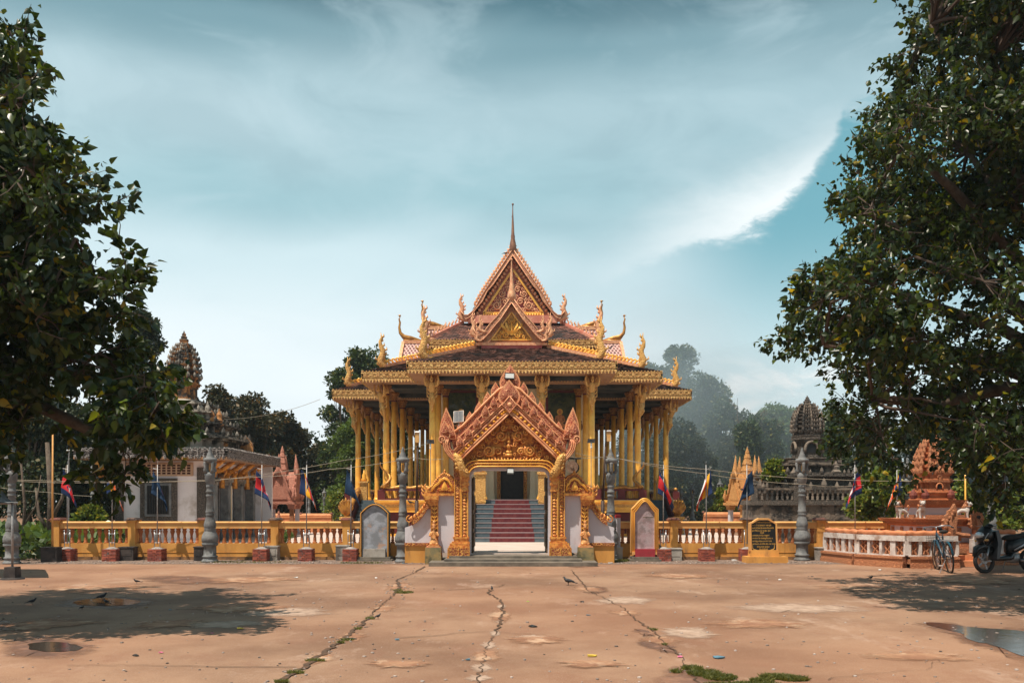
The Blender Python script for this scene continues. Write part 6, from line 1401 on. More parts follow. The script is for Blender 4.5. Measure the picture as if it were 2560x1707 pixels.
# ================================================================ WHITE SHRINE HALL WITH STUPA TOWER
def tiers(root, cx, cy, levels, mats, name='tower_tier', redent=.16, ante=True, niche=None, am=None, aq=.34, ov=1.04):
    """stack of redented square storeys; levels: (z0, z1, half width)"""
    for i, (z0, z1, hw) in enumerate(levels):
        m = MB(); h = z1 - z0; r = hw * redent
        def lay(a, b, w_):
            m.cbox(cx, cy, a, b, w_, w_ - 2 * r); m.cbox(cx, cy, a + .0011, b - .0011, w_ - 2 * r, w_); m.cbox(cx, cy, a + .0007, b - .0007, w_ - r, w_ - r)
        lay(z0, z0 + h * .16, hw * 1.0); lay(z0 + h * .16, z0 + h * .26, hw * .95); lay(z0 + h * .26, z0 + h * .68, hw * .88); lay(z0 + h * .68, z0 + h * .8, hw * .95); lay(z0 + h * .8, z0 + h * .9, hw * ov); lay(z0 + h * .9, z1, hw * .98)
        o = m.build(name, mats[i % len(mats)], root)
        if ante:
            m = MB(); n = 3
            for sx, sy in ((1, 0), (-1, 0), (0, 1), (0, -1)):
                for k in range(-n, n + 1):
                    t = k / n * (hw * (1 - 2 * redent)); x = cx + sx * hw * .97 + (t if sy else 0); y = cy + sy * hw * .97 + (t if sx else 0); q = h * aq * (1.25 if k in (-n, n, 0) else .8)
                    m.lathe([(z1 - .005, q * .26), (z1 + q * .35, q * .32), (z1 + q * .7, q * .18), (z1 + q, .004)], x, y, 5)
            m.build('antefix', am or mats[(i + 1) % len(mats)], o, kind='stuff')
        if niche:
            for sx, sy in ((1, 0), (-1, 0), (0, -1)):
                m = MB(); q = h * .42; T = Matrix.Translation((cx + sx * hw * .97, cy + sy * hw * .97, z0 + h * .28)) @ Matrix.Rotation(math.atan2(sx, -sy), 4, 'Z'); m.T = T
                pts = [(math.cos(a) * q * .62, -.02, math.sin(a) * q * .75 + q * .25) for a in [math.pi * j / 8 for j in range(9)]]
                m.tube([(q * .62, -.02, -q * .1)] + pts + [(-q * .62, -.02, -q * .1)], q * .16, 5); m.build('niche_arch', niche[0], o, smooth=True)
                m = MB(); m.T = T; m.prism([(-q * .5, -q * .1), (q * .5, -q * .1), (q * .5, q * .4), (0, q * .9), (-q * .5, q * .4)], -.015, .03); m.build('niche', niche[1], o)
def finial(root, cx, cy, z0, z1, w_, mt):
    h = z1 - z0; m = MB(); m.lathe([(z0 + a * h, w_ * b) for a, b in ((0, .6), (.08, 1.0), (.2, 1.05), (.26, .7), (.36, .85), (.46, .8), (.5, .5), (.6, .6), (.66, .35), (.78, .38), (.84, .2), (1, .02))], cx, cy, 12, flute=.04); return m.build('tower_finial', mt, root)
HL = thing('shrine_hall', 'white walled shrine hall with grey stone fringe and a dark tiered stupa tower above', 'shrine', (-12, 32, .1), world=True)
def hx(px, D): return (px - 1280) / FP * D
def hz(py, D): return CZ + (HY - py) / FP * D
D0 = 29.8; X0, X1 = hx(291, D0), hx(512, D0); YB = 34.8
m = MB(); m.box(X0, X1, D0, YB, .05, 3.0); wl = m.build('hall_wall', 'hall_wall', HL)
for x in (X0 - .02, X1 - .25):
    m = MB(); m.box(x, x + .27, D0 - .06, D0 + .1, .05, 2.78); m.build('corner_pilaster', 'stone_dark', wl)
m = MB(); m.box(X0 + .28, X1 - .28, D0 - .045, D0, hz(1190, D0), hz(1188, D0)); m.box(X0, X1, D0 - .07, D0, .05, .32); m.build('wall_band', 'hall_wall', wl)
# shuttered window
wx0, wx1, wz0, wz1 = hx(353, D0), hx(444, D0), hz(1303, D0), hz(1195, D0)
m = MB(); m.box(wx0, wx1, D0 - .10, D0 - .001, wz0, wz1); wn = m.build('window', 'stone_dark', wl)
m = MB(); m.box(wx0 + .17, wx1 - .17, D0 - .13, D0 - .10, wz0 + .17, wz1 - .17); m.build('window_frame', 'grey_cast', wn)
m = MB(); m.box(wx0 + .25, wx1 - .25, D0 - .135, D0 - .131, wz0 + .25, wz1 - .25); m.build('opening', 'black', wn)
m = MB()
for i in range(9):
    x = wx0 + .28 + (wx1 - wx0 - .56) * i / 8
    m.lathe([(wz0 + .25 + (wz1 - wz0 - .5) * t, .018 * q) for t, q in ((0, 1), (.1, .6), (.3, 1), (.4, .6), (.5, 1.1), (.6, .6), (.7, 1), (.9, .6), (1, 1))], x, D0 - .15, 6)
m.box((wx0 + wx1) / 2 - .025, (wx0 + wx1) / 2 + .025, D0 - .17, D0 - .136, wz0 + .25, wz1 - .25); m.build('window_bars', 'door', wn, kind='stuff')
m = MB(); vx0, vx1, vz0, vz1 = hx(319, D0), hx(480, D0), hz(1186, D0), hz(1160, D0)
m.box(vx0 - .05, vx1 + .05, D0 - .05, D0 - .002, vz0 - .05, vz1 + .05); vt = m.build('vent_frame', 'vent', wl)
m = MB(); m.box(vx0, vx1, D0 - .054, D0 - .051, vz0, vz1); m.build('vent_opening', 'vent_dark', vt)
for i in range(14):
    m = MB(); x = vx0 + (vx1 - vx0) * i / 13; m.box(x - .02, x + .02, D0 - .09, D0 - .055, vz0, vz1); m.build('vent_bar', 'vent', vt)
for k in (0, 1, 2, 3, 4):
    m = MB(); z = vz0 + (vz1 - vz0) * k / 4; m.box(vx0, vx1, D0 - .085, D0 - .056, z - .012, z + .012); m.build('vent_slat', 'vent', vt)
# eave fringe
ex0, ex1, ey0, ey1 = hx(183, 28.9), hx(567, 28.9), 28.9, 35.6
m = MB(); m.box(ex0, ex1, ey0, ey1, 3.02, 3.12); m.build('eave_slab', 'soffit_rim', HL)
fascia((ex0, ey0), (ex1, ey0), 3.36, .26, 'eave_fringe', 'fringe', .16, .10, HL); fascia((ex1, ey0), (ex1, ey1), 3.36, .26, 'eave_fringe', 'fringe', .16, .10, HL); fascia((ex0, ey1), (ex0, ey0), 3.36, .26, 'eave_fringe', 'fringe', .16, .1, HL)
m = MB()
for i in range(24):
    x = ex0 + (ex1 - ex0) * (i + .5) / 24; m.lathe([(3.0, .01), (3.04, .04), (3.12, .05), (3.15, .03), (3.30, .045), (3.34, .03)], x, ey0 - .03, 6)
m.build('hanging_lotus', 'fringe', HL, kind='stuff')
m = MB(); m.box(ex0 + .1, ex1 - .1, ey0 + .1, ey1, 3.12, 3.38, .15, .15); m.build('roof_slab', 'stone_old', HL)
cx, cy = -12.0, 32.2
lv = [(3.36, 3.95, 2.0), (3.95, 4.45, 1.62), (4.45, 4.86, 1.28), (4.86, 5.15, 1.02)]
tiers(HL, cx, cy, lv, ['stone_old'], 'roof_terrace', .12, True, None, 'stone_old')
m = MB(); m.lathe([(5.14, .95), (5.2, .84), (5.28, .66), (5.32, .6)], cx, cy, 16); m.build('tower_base', 'stone_old', HL, smooth=True)
tiers(HL, cx, cy, [(5.3, 5.95, .46)], ['orange_stone'], 'tower_shaft', .18, False, None)
s0 = [(5.88, 6.14, .53), (6.14, 6.38, .525), (6.38, 6.61, .50), (6.61, 6.82, .46), (6.82, 7.01, .41), (7.01, 7.17, .34), (7.17, 7.30, .25)]
tiers(HL, cx, cy, s0, ['orange_stone'], 'tower_tier', .18, True, ('stone_old', 'orange_stone'), 'stone_old', .62, 1.01)
finial(HL, cx, cy, 7.28, hz(826, 32.2), .19, 'orange_stone')
for (px, py) in ((502, 1012), (519, 1012), (530, 1030), (548, 1030), (540, 1070), (559, 1078), (275, 1080)):
    D = 31.4; x, z = hx(px, D), hz(py, D); m = MB(); m.lathe([(z - .55, .14), (z - .45, .18), (z - .4, .10), (z - .3, .13), (z - .2, .09), (z - .1, .10), (z, .05), (z + .14, .01)], x, D, 10); m.build('corner_finial', 'orange_stone' if px > 495 and py > 1020 else 'stone_old', HL)
D = 33.2; x, z = hx(612, D), hz(1128, D); m = MB(); m.flame(x, z - .1, .62, .72, D, D + .16); m.ball((x, D - .05, z + .25), (.07, .07, .09)); m.cbox(x, D - .03, z - .1, z + .18, .12, .08); m.build('roof_antefix', 'orange_stone', HL)
# side facade: columns, arches and gilt brackets under the eave
for i, y in enumerate((30.0, 31.4, 32.9, 34.4)):
    x = X1 + .05
    m = MB(); m.box(x, x + .28, y - .14, y + .14, .05, 2.35); c = m.build('facade_pilaster', 'grey_cast', HL)
    m = MB(); m.box(x - .05, x + .36, y - .2, y + .2, 2.30, 2.45); m.box(x - .02, x + .32, y - .17, y + .17, 2.2, 2.3); m.box(x - .04, x + .34, y - .18, y + .18, .05, .25); m.build('pilaster_capital', 'stone_old', c)
for i, y in enumerate((29.9, 31.0, 32.2, 33.4, 34.6)):
    m = MB(); m.tube([(X1 + .05, y, 2.35), (X1 + .22, y, 2.55), (X1 + .20, y, 2.75), (X1 + .42, y, 2.90), (X1 + .62, y, 3.03)], [.05, .09, .10, .09, .06], 8)
    m.tube([(X1 + .2, y - .05, 2.6), (X1 + .34, y - .05, 2.62), (X1 + .38, y - .05, 2.76)], [.06, .05, .01], 6); m.build('eave_bracket', 'gilt_old', HL, smooth=True)
for i, y in enumerate((30.7, 32.15, 33.65)):
    m = MB(); m.tube([(X1 + .12, y - .5, 2.1)] + [(X1 + .12, y + .5 * math.cos(math.pi * (1 - t)), 2.3 + .42 * math.sin(math.pi * t)) for t in [k / 8 for k in range(9)]] + [(X1 + .12, y + .5, 2.1)], .10, 7); m.build('facade_arch', 'gilt_old', HL, smooth=True)
    m = MB(); m.box(X1 + .02, X1 + .06, y - .38, y + .38, .1, 2.2); m.build('facade_door', 'door' if i != 1 else 'cream', HL)
m = MB(); m.tube([(hx(255, 29.3), 29.3, 2.45), (hx(248, 29.3), 29.3, 2.7), (hx(258, 29.1), 29.1, 3.0)], [.10, .2, .22], 8); m.build('eave_bracket', 'gilt_old', HL, smooth=True)
m = MB(); m.box(X0 - .02, X1 + .9, YB + .01, YB + .15, .05, 3.0); m.build('hall_wall', 'hall_wall', HL)
# ================================================================ SMALL SHRINE GATES (pink left, orange right)
def pavilion(label, cx, cy, sc, mt, colm, wh):
    t = thing('shrine_gate', label, 'small shrine', (cx, cy, .22), group='small spired shrine gates')
    for sx in (-1, 1):
        for sy in (-1, 1):
            m = MB(); m.cbox(sx * .55, sy * .5, 0, 1.25, .085, .085); m.cbox(sx * .55, sy * .5, 0, .2, .12, .12); c = m.build('column', colm if sy < 0 else wh, t)
            m = MB(); m.cbox(sx * .55, sy * .5, 1.18, 1.28, .14, .14); m.cbox(sx * .55, sy * .5, 1.28, 1.40, .20, .20, 0, 0, .06, .06); m.build('capital', mt, c)
    m = MB(); m.cbox(.0, -.62, 0, .62, .11, .09); m.cbox(0, -.62, .62, .74, .16, .14); m.ball((0, -.62, 1.0), (.06, .06, .08), 8, 6); m.tube([(0, -.62, .74), (0, -.62, .95)], [.09, .06], 8); m.tube([(0, -.62, 1.05), (0, -.62, 1.2)], [.05, .005], 6); m.build('guardian_stand', mt, t)
    m = MB(); m.cbox(0, 0, 1.40, 1.52, .80, .74); m.cbox(0, 0, 1.52, 1.60, .72, .66); m.build('architrave', mt, t)
    for k in range(4):
        T = Matrix.Rotation(k * math.pi / 2, 4, 'Z'); m = MB(); m.T = T
        m.prism([(-.62, 1.58), (.62, 1.58), (.46, 2.0), (.24, 2.6), (0, 2.85), (-.24, 2.6), (-.46, 2.0)], -.66, .0); g = m.build('roof_gable', mt, t)
        m = MB(); m.T = T
        for s in (-1, 1): m.tube([(s * .66, -.68, 1.56), (s * .44, -.68, 2.05), (s * .2, -.68, 2.7), (0, -.68, 3.05)], .055, 6)
        m.tube([(0, -.66, 2.6), (0, -.64, 3.0), (0, -.62, 3.3), (0, -.60, 3.66)], [.16, .12, .07, .005], 6)
        for s in (-1, 1):
            m.tube([(s * .66, -.68, 1.55), (s * .78, -.68, 1.75), (s * .74, -.68, 2.1)], [.08, .07, .005], 6)
            for q in range(5): x = .62 - .10 * q; z = 1.75 + .24 * q; m.tube([(s * x, -.68, z - .05), (s * (x + .05), -.68, z + .14)], [.05, .004], 5)
        m.build('gable_rake', mt, g, smooth=True)
        m = MB(); m.T = T; m.prism([(-.38, 1.62), (.38, 1.62), (.24, 2.05), (0, 2.6), (-.24, 2.05)], -.70, -.66); m.build('gable_panel', mt, g)
    m = MB(); m.lathe([(2.3, .40), (2.7, .30), (2.9, .27), (2.95, .29), (3.2, .20), (3.25, .22), (3.5, .14), (3.54, .155), (3.75, .085), (3.78, .095), (4.05, .004)], n=8, flute=.06); m.build('central_spire', mt, t)
    t.scale = (sc,) * 3; return t
pavilion('pink cast shrine gate with five sharp spires between the white hall and the temple', hx(706, 37), 37, .93, 'pink_stone', 'terra_carve', 'white_wall')
o = pavilion('bright orange gold shrine gate with sharp spires, between temple and dark stone stupa', hx(1868, 36), 36, .90, 'orange_cast', 'orange_cast', 'white_wall'); o.rotation_euler = (0, 0, R(18))
# ================================================================ DARK STONE STUPA ON A BALUSTRADED TERRACE
SP = thing('stone_stupa', 'dark weathered stone stupa tower on a balustraded terrace behind the right wall', 'stupa', (11, 33, 0), world=True)
def sx_(px, D=32.0): return (px - 1280) / FP * D
m = MB(); m.box(sx_(1878, 31), sx_(2172, 31), 31, 32.2, 0, hz(1262, 31)); b = m.build('terrace_wall', 'stone_brown', SP)
m = MB(); m.box(sx_(1874, 31), sx_(2176, 31), 30.9, 32.3, hz(1262, 31), hz(1250, 31)); m.build('terrace_cornice', 'stone_dark', b)
for i in range(12):
    x = sx_(1900, 31) + i * .33; m = MB(); m.box(x, x + .16, 30.985, 31.0, hz(1298, 31), hz(1270, 31)); m.build('terrace_panel', 'stone_brown', b)
m = MB(); z0, z1 = hz(1250, 31), hz(1221, 31); m.box(sx_(1874, 31), sx_(2176, 31), 30.92, 31.08, z1 - .05, z1 + .02); m.box(sx_(1874, 31), sx_(1874, 31) + .16, 31, 32.2, z1 - .05, z1 + .02); rl = m.build('terrace_rail', 'stone_brown', SP)
mb = MB(); hh = z1 - z0 - .05; mb.lathe([(0, .06), (hh * .1, .06), (hh * .16, .035), (hh * .35, .062), (hh * .5, .03), (hh * .65, .062), (hh * .84, .035), (hh * .9, .06), (hh, .06)], n=8); SB = mb.mesh('rail_baluster', 'stone_brown', True)
for i in range(24): link('rail_baluster', SB, rl, (sx_(1880, 31) + i * .178, 31, z0))
for px in (1885, 1990, 2172):
    m = MB(); x = sx_(px, 31); m.cbox(x, 31.0, z0, z1 + .1, .10, .10); m.lathe([(z1 + .1, .1), (z1 + .15, .13), (z1 + .2, .07), (z1 + .28, .08), (z1 + .36, .01)], x, 31, 8); m.build('rail_post', 'stone_dark', rl)
cx, cy = sx_(2018, 33.4), 33.4
def vz(py, D=33.4): return hz(py, D)
tiers(SP, cx, cy, [(1.2, vz(1222), 1.85), (vz(1222), vz(1186), 1.62)], ['stone_dark'], 'base_tier', .12, True, None, 'stone_brown')
tiers(SP, cx, cy, [(vz(1186), vz(1160), 1.05), (vz(1160), vz(1146), .98)], ['stone_brown'], 'base_tier', .12, False)
m = MB(); m.cbox(cx, cy, vz(1159), vz(1152), .95, .95); m.cbox(cx, cy, vz(1152), vz(1147), .7, .7); m.build('terrace_slab', 'stone_brown', SP)
tiers(SP, cx, cy, [(vz(1147), vz(1088), .50)], ['stone_dark'], 'tower_shaft', .2, False, ('stone_brown', 'black'))
lv = [(1092, 1079, .53), (1079, 1067, .525), (1067, 1056, .515), (1056, 1046, .49), (1046, 1037, .455), (1037, 1029, .41), (1029, 1021, .34), (1021, 1014, .25)]
tiers(SP, cx, cy, [(vz(a), vz(b), w_) for a, b, w_ in lv], ['stone_dark'], 'tower_tier', .2, True, ('stone_brown', 'stone_dark'), 'stone_brown', .8, 1.0)
finial(SP, cx, cy, vz(1015), vz(988), .17, 'stone_dark')
for px, py in ((1943, 1182), (1985, 1175), (2090, 1160), (2098, 1188), (2130, 1192)):
    x, z = sx_(px, 32.4), hz(py, 32.4); m = MB(); m.lathe([(z - .35, .16), (z - .28, .2), (z - .2, .12), (z - .1, .14), (z, .06), (z + .12, .01)], x, 32.4, 8); m.build('corner_finial', 'stone_brown', SP)

# ================================================================ ORANGE SHRINE WITH WHITE RAILING
OS = thing('tower_shrine', 'terracotta tower shrine on white and orange tiered tables inside a low white railing', 'shrine', (11.2, 23.7, 0), world=True)
cx, cy = (2330 - 1280) / FP * 23.7, 23.7
def oz(py, D=23.0): return hz(py, D)
def slab(z0, z1, hw, mt, name, tx=0, txb=0, hy=None):
    m = MB(); m.cbox(cx, cy, z0, z1, hw, hy or hw, tx, tx, txb, txb); return m.build(name, mt, OS)
Z = [0.28, .42, .62, 1.06, 1.14, 1.22, 1.42, 1.50, 1.55, 1.72]
slab(.28, .42, .95, 'terra_carve', 'pedestal_tier'); slab(.42, .56, .85, 'terra_carve', 'pedestal_tier')
o = slab(.56, .98, .80, 'white_wall', 'pedestal_body')
for s in (-.72, -.3, .3, .72):
    m = MB(); m.box(cx + s - .07, cx + s + .07, cy - .83, cy - .80, .6, .94); m.build('body_panel', 'terra_carve', o)
for y in (-.55, .0, .55):
    m = MB(); m.box(cx - .83, cx - .80, cy + y - .07, cy + y + .07, .6, .94); m.build('body_panel', 'terra_carve', o)
m = MB(); m.box(cx - .22, cx + .22, cy - .84, cy - .80, .66, .93); m.build('dark_niche', 'black', o)
slab(.98, 1.02, .86, 'terracotta', 'table_moulding'); slab(1.02, 1.09, .94, 'terra_carve', 'table_moulding'); slab(1.09, 1.17, 1.04, 'terra_carve', 'table_top', 0, .04)
slab(1.17, 1.27, .60, 'terra_carve', 'upper_plinth'); slab(1.27, 1.46, .52, 'white_wall', 'upper_body'); slab(1.46, 1.54, .60, 'terra_carve', 'upper_moulding', 0, .06); slab(1.54, 1.66, .68, 'terra_carve', 'upper_table', 0, .04)
tiers(OS, cx, cy, [(1.66, 1.90, .50)], ['terracotta'], 'tower_base', .2, False); tiers(OS, cx, cy, [(1.88, 2.20, .42)], ['terra_carve'], 'tower_shaft', .2, False, ('terracotta', 'black'))
tiers(OS, cx, cy, [(2.18, 2.38, .43), (2.38, 2.57, .40), (2.57, 2.75, .36), (2.75, 2.91, .31), (2.91, 3.06, .25), (3.06, 3.18, .18)], ['terracotta'], 'tower_tier', .2, True, ('terra_carve', 'terracotta'), 'terra_carve', .85, 1.0)
finial(OS, cx, cy, 3.2, 3.75, .14, 'terracotta')
for px, py, D in ((2283, 1247, 23.2), (2313, 1247, 23.1), (2377, 1246, 23.2)):
    x, z = hx(px, D), hz(py, D); m = MB(); m.lathe([(z, .05), (z + .02, .085), (z + .1, .10), (z + .18, .07), (z + .26, .01)], x, D, 10, flute=.06); m.build('lotus_bud', 'dark_terra', OS)
# white railing: chamfered corner, front run, naga body on top
RL = [(8.62, 24.1), (8.9, 22.6), (9.65, 21.5), (10.85, 21.5)]
def railing(pts, name):
    for i in range(len(pts) - 1):
        a = Vector((*pts[i], 0)); b = Vector((*pts[i + 1], 0)); d = (b - a).normalized(); n = Vector((d.y, -d.x, 0)); Ln = (b - a).length
        m = MB(); zz = lambda p, z: Vector((p.x, p.y, z))
        m.bar(zz(a, .14), zz(b, .14), .34, .28); m.bar(zz(a, .05), zz(b, .05), .40, .10); m.bar(zz(a, .245), zz(b, .245), .39, .05); o = m.build('railing_base', 'terra_carve', OS)
        m = MB(); m.bar(zz(a, .715), zz(b, .715), .20, .13); m.bar(zz(a, .295), zz(b, .295), .18, .03); o = m.build('railing_rail', 'white_post', OS)
        k = max(2, int(Ln / .29))
        for q in range(k + 1):
            p = a + (b - a) * (q / k); m = MB(); w_ = .07 if q % 3 == 0 else .035; m.bar(zz(p, .31), zz(p, .66), w_ * 2, .15, up=tuple(n)); m.build('railing_post', 'white_post', o)
        for q in range(k):
            p = a + (b - a) * ((q + .5) / k) - n * .0; m = MB()
            m.T = Matrix(((d.x, n.x, 0, p.x), (d.y, n.y, 0, p.y), (0, 0, 1, 0), (0, 0, 0, 1)))
            for s in (-1, 1): m.tube([(s * .065, .02, .32), (s * .02, .02, .42), (s * .075, .02, .5), (s * .02, .02, .57), (s * .06, .02, .64)], [.03, .024, .034, .024, .03], 6)
            m.box(-.085, .085, -.02, .0, .31, .65); m.build('railing_panel', 'terra_carve', o)
        m = MB(); m.tube([tuple(zz(a + (b - a) * (q / 12), .84 + .012 * math.sin(q * 2))) for q in range(13)], .065, 8); m.build('naga_body', 'terracotta', o, smooth=True)
railing(RL, 'w'); railing([(11.85, 22.6), (12.9, 22.6)], 'e')
m = MB(); m.box(10.95, 11.8, 21.9, 22.6, 0, .14); m.box(11.0, 11.75, 22.15, 22.8, .14, .28); m.build('shrine_step', 'terracotta', OS)
m = MB(); m.add([(8.7, 24.6, .28), (9.0, 22.6, .28), (9.7, 21.6, .28), (10.9, 21.6, .28), (11.9, 22.7, .28), (13.5, 22.7, .28), (13.5, 25.6, .28), (8.7, 25.6, .28)], [tuple(range(8))]); m.build('shrine_floor', 'terracotta', OS)
# multi-headed naga hoods at the railing ends (part of the shrine railing)
mb = MB()
out = [(-.30, .18), (-.36, .30), (-.33, .40), (-.36, .46), (-.28, .54), (-.29, .62), (-.20, .68), (-.19, .78), (-.10, .83), (0, 1.02), (.06, .80), (.08, .55), (.05, .3), (.06, .0), (-.14, -.02), (-.12, .12)]
mb.prism(out, -.06, .06)
for k in range(6):
    a = (-.16 - .05 * math.sin(k), .24 + .1 * k); mb.ball((a[0] - .1 + .035 * k, -.06, a[1] + .02), (.055, .04, .065), 7, 5)
mb.tube([(-.05, -.02, 0), (-.08, -.07, .2), (-.14, -.06, .45), (-.06, -.06, .8)], [.08, .07, .04, .01], 7); mb.tube([(.45, 0, -.02), (.2, 0, .0), (.0, 0, .06)], [.07, .08, .08], 8)
HD = mb.mesh('naga_hood', 'terra_carve')
for (px, D, s, sc) in ((2385, 21.5, 1, .92), (2450, 22.6, 1, .92)):
    link('naga_hood', HD, OS, (hx(px, D), D, .80), scale=(s * sc * .9, sc, sc * .82))
# ---- lions
def lion(loc, rz, label, sc=1.0):
    t = thing('lion_statue', label, 'lion statue', loc, rz, group='white lion statues on the orange shrine')
    V = [(0, .20, .24), (0, .08, .25), (0, -.08, .27), (0, -.15, .30), (0, -.17, .38), (0, -.19, .45),
         (.055, .20, .15), (.06, .17, .08), (.06, .20, .02), (.06, .15, .01), (-.055, .20, .15), (-.06, .17, .08), (-.06, .20, .02), (-.06, .15, .01),
         (.06, -.13, .20), (.06, -.13, .10), (.06, -.14, .02), (.06, -.18, .012), (-.06, -.13, .20), (-.06, -.13, .10), (-.06, -.14, .02), (-.06, -.18, .012)]
    E = [(0, 1), (1, 2), (2, 3), (3, 4), (4, 5), (0, 6), (6, 7), (7, 8), (8, 9), (0, 10), (10, 11), (11, 12), (12, 13), (3, 14), (14, 15), (15, 16), (16, 17), (3, 18), (18, 19), (19, 20), (20, 21)]
    Rr = [.075, .075, .085, .095, .085, .07] + [.05, .032, .028, .026] * 2 + [.05, .034, .03, .028] * 2
    skin('body', V, E, Rr, 'lion_white', t, 2, root=2)
    m = MB(); m.ball((0, -.20, .475), (.075, .075, .07), 10, 8); m.ball((0, -.265, .455), (.045, .04, .032), 8, 6); m.ball((0, -.262, .432), (.04, .03, .014), 8, 5)
    for s in (-1, 1): m.ball((s * .065, -.17, .535), (.02, .015, .025), 6, 4); m.ball((s * .028, -.268, .49), (.014, .01, .014), 6, 5)
    hd = m.build('head', 'lion_white', t, smooth=True)
    m = MB()
    for s in (-1, 1): m.ball((s * .028, -.277, .49), .007, 5, 4)
    m.ball((0, -.305, .465), (.014, .01, .01), 6, 4); m.build('eyes_and_nose', 'black', hd, kind='stuff')
    m = MB()
    for k in range(5): a = (k - 2) * .35; m.tube([(math.sin(a) * .07, -.14, .45), (math.sin(a) * .10, -.10, .52), (math.sin(a) * .07, -.10, .58 - .02 * abs(k - 2))], [.03, .03, .006], 6)
    m.tube([(0, -.12, .47), (0, -.06, .36), (0, .02, .31)], [.07, .08, .03], 8); m.lathe([(.375, .095), (.39, .105), (.41, .095)], 0, -.165, 12); m.build('mane', 'terra_carve', t, smooth=True)
    m = MB(); m.tube([(0, .24, .26), (0, .29, .34), (0, .25, .42), (0, .20, .36)], [.02, .02, .025, .012], 6); m.build('tail', 'terracotta', t, smooth=True)
    m = MB(); m.cbox(0, 0, -.0, .03, .11, .25); m.build('plinth', 'terracotta', t); t.scale = (sc,) * 3
zt = 1.17
lion((hx(2257, 22.9), 22.95, zt), R(-70), 'white and orange lion statue on the left table corner, facing left', .82)
lion((hx(2302, 22.85), 22.85, zt), R(-8), 'white and orange lion statue facing the yard on the shrine table', .86)
lion((hx(2406, 22.95), 22.95, zt), R(80), 'white and orange lion statue on the right table corner, facing right', .82)
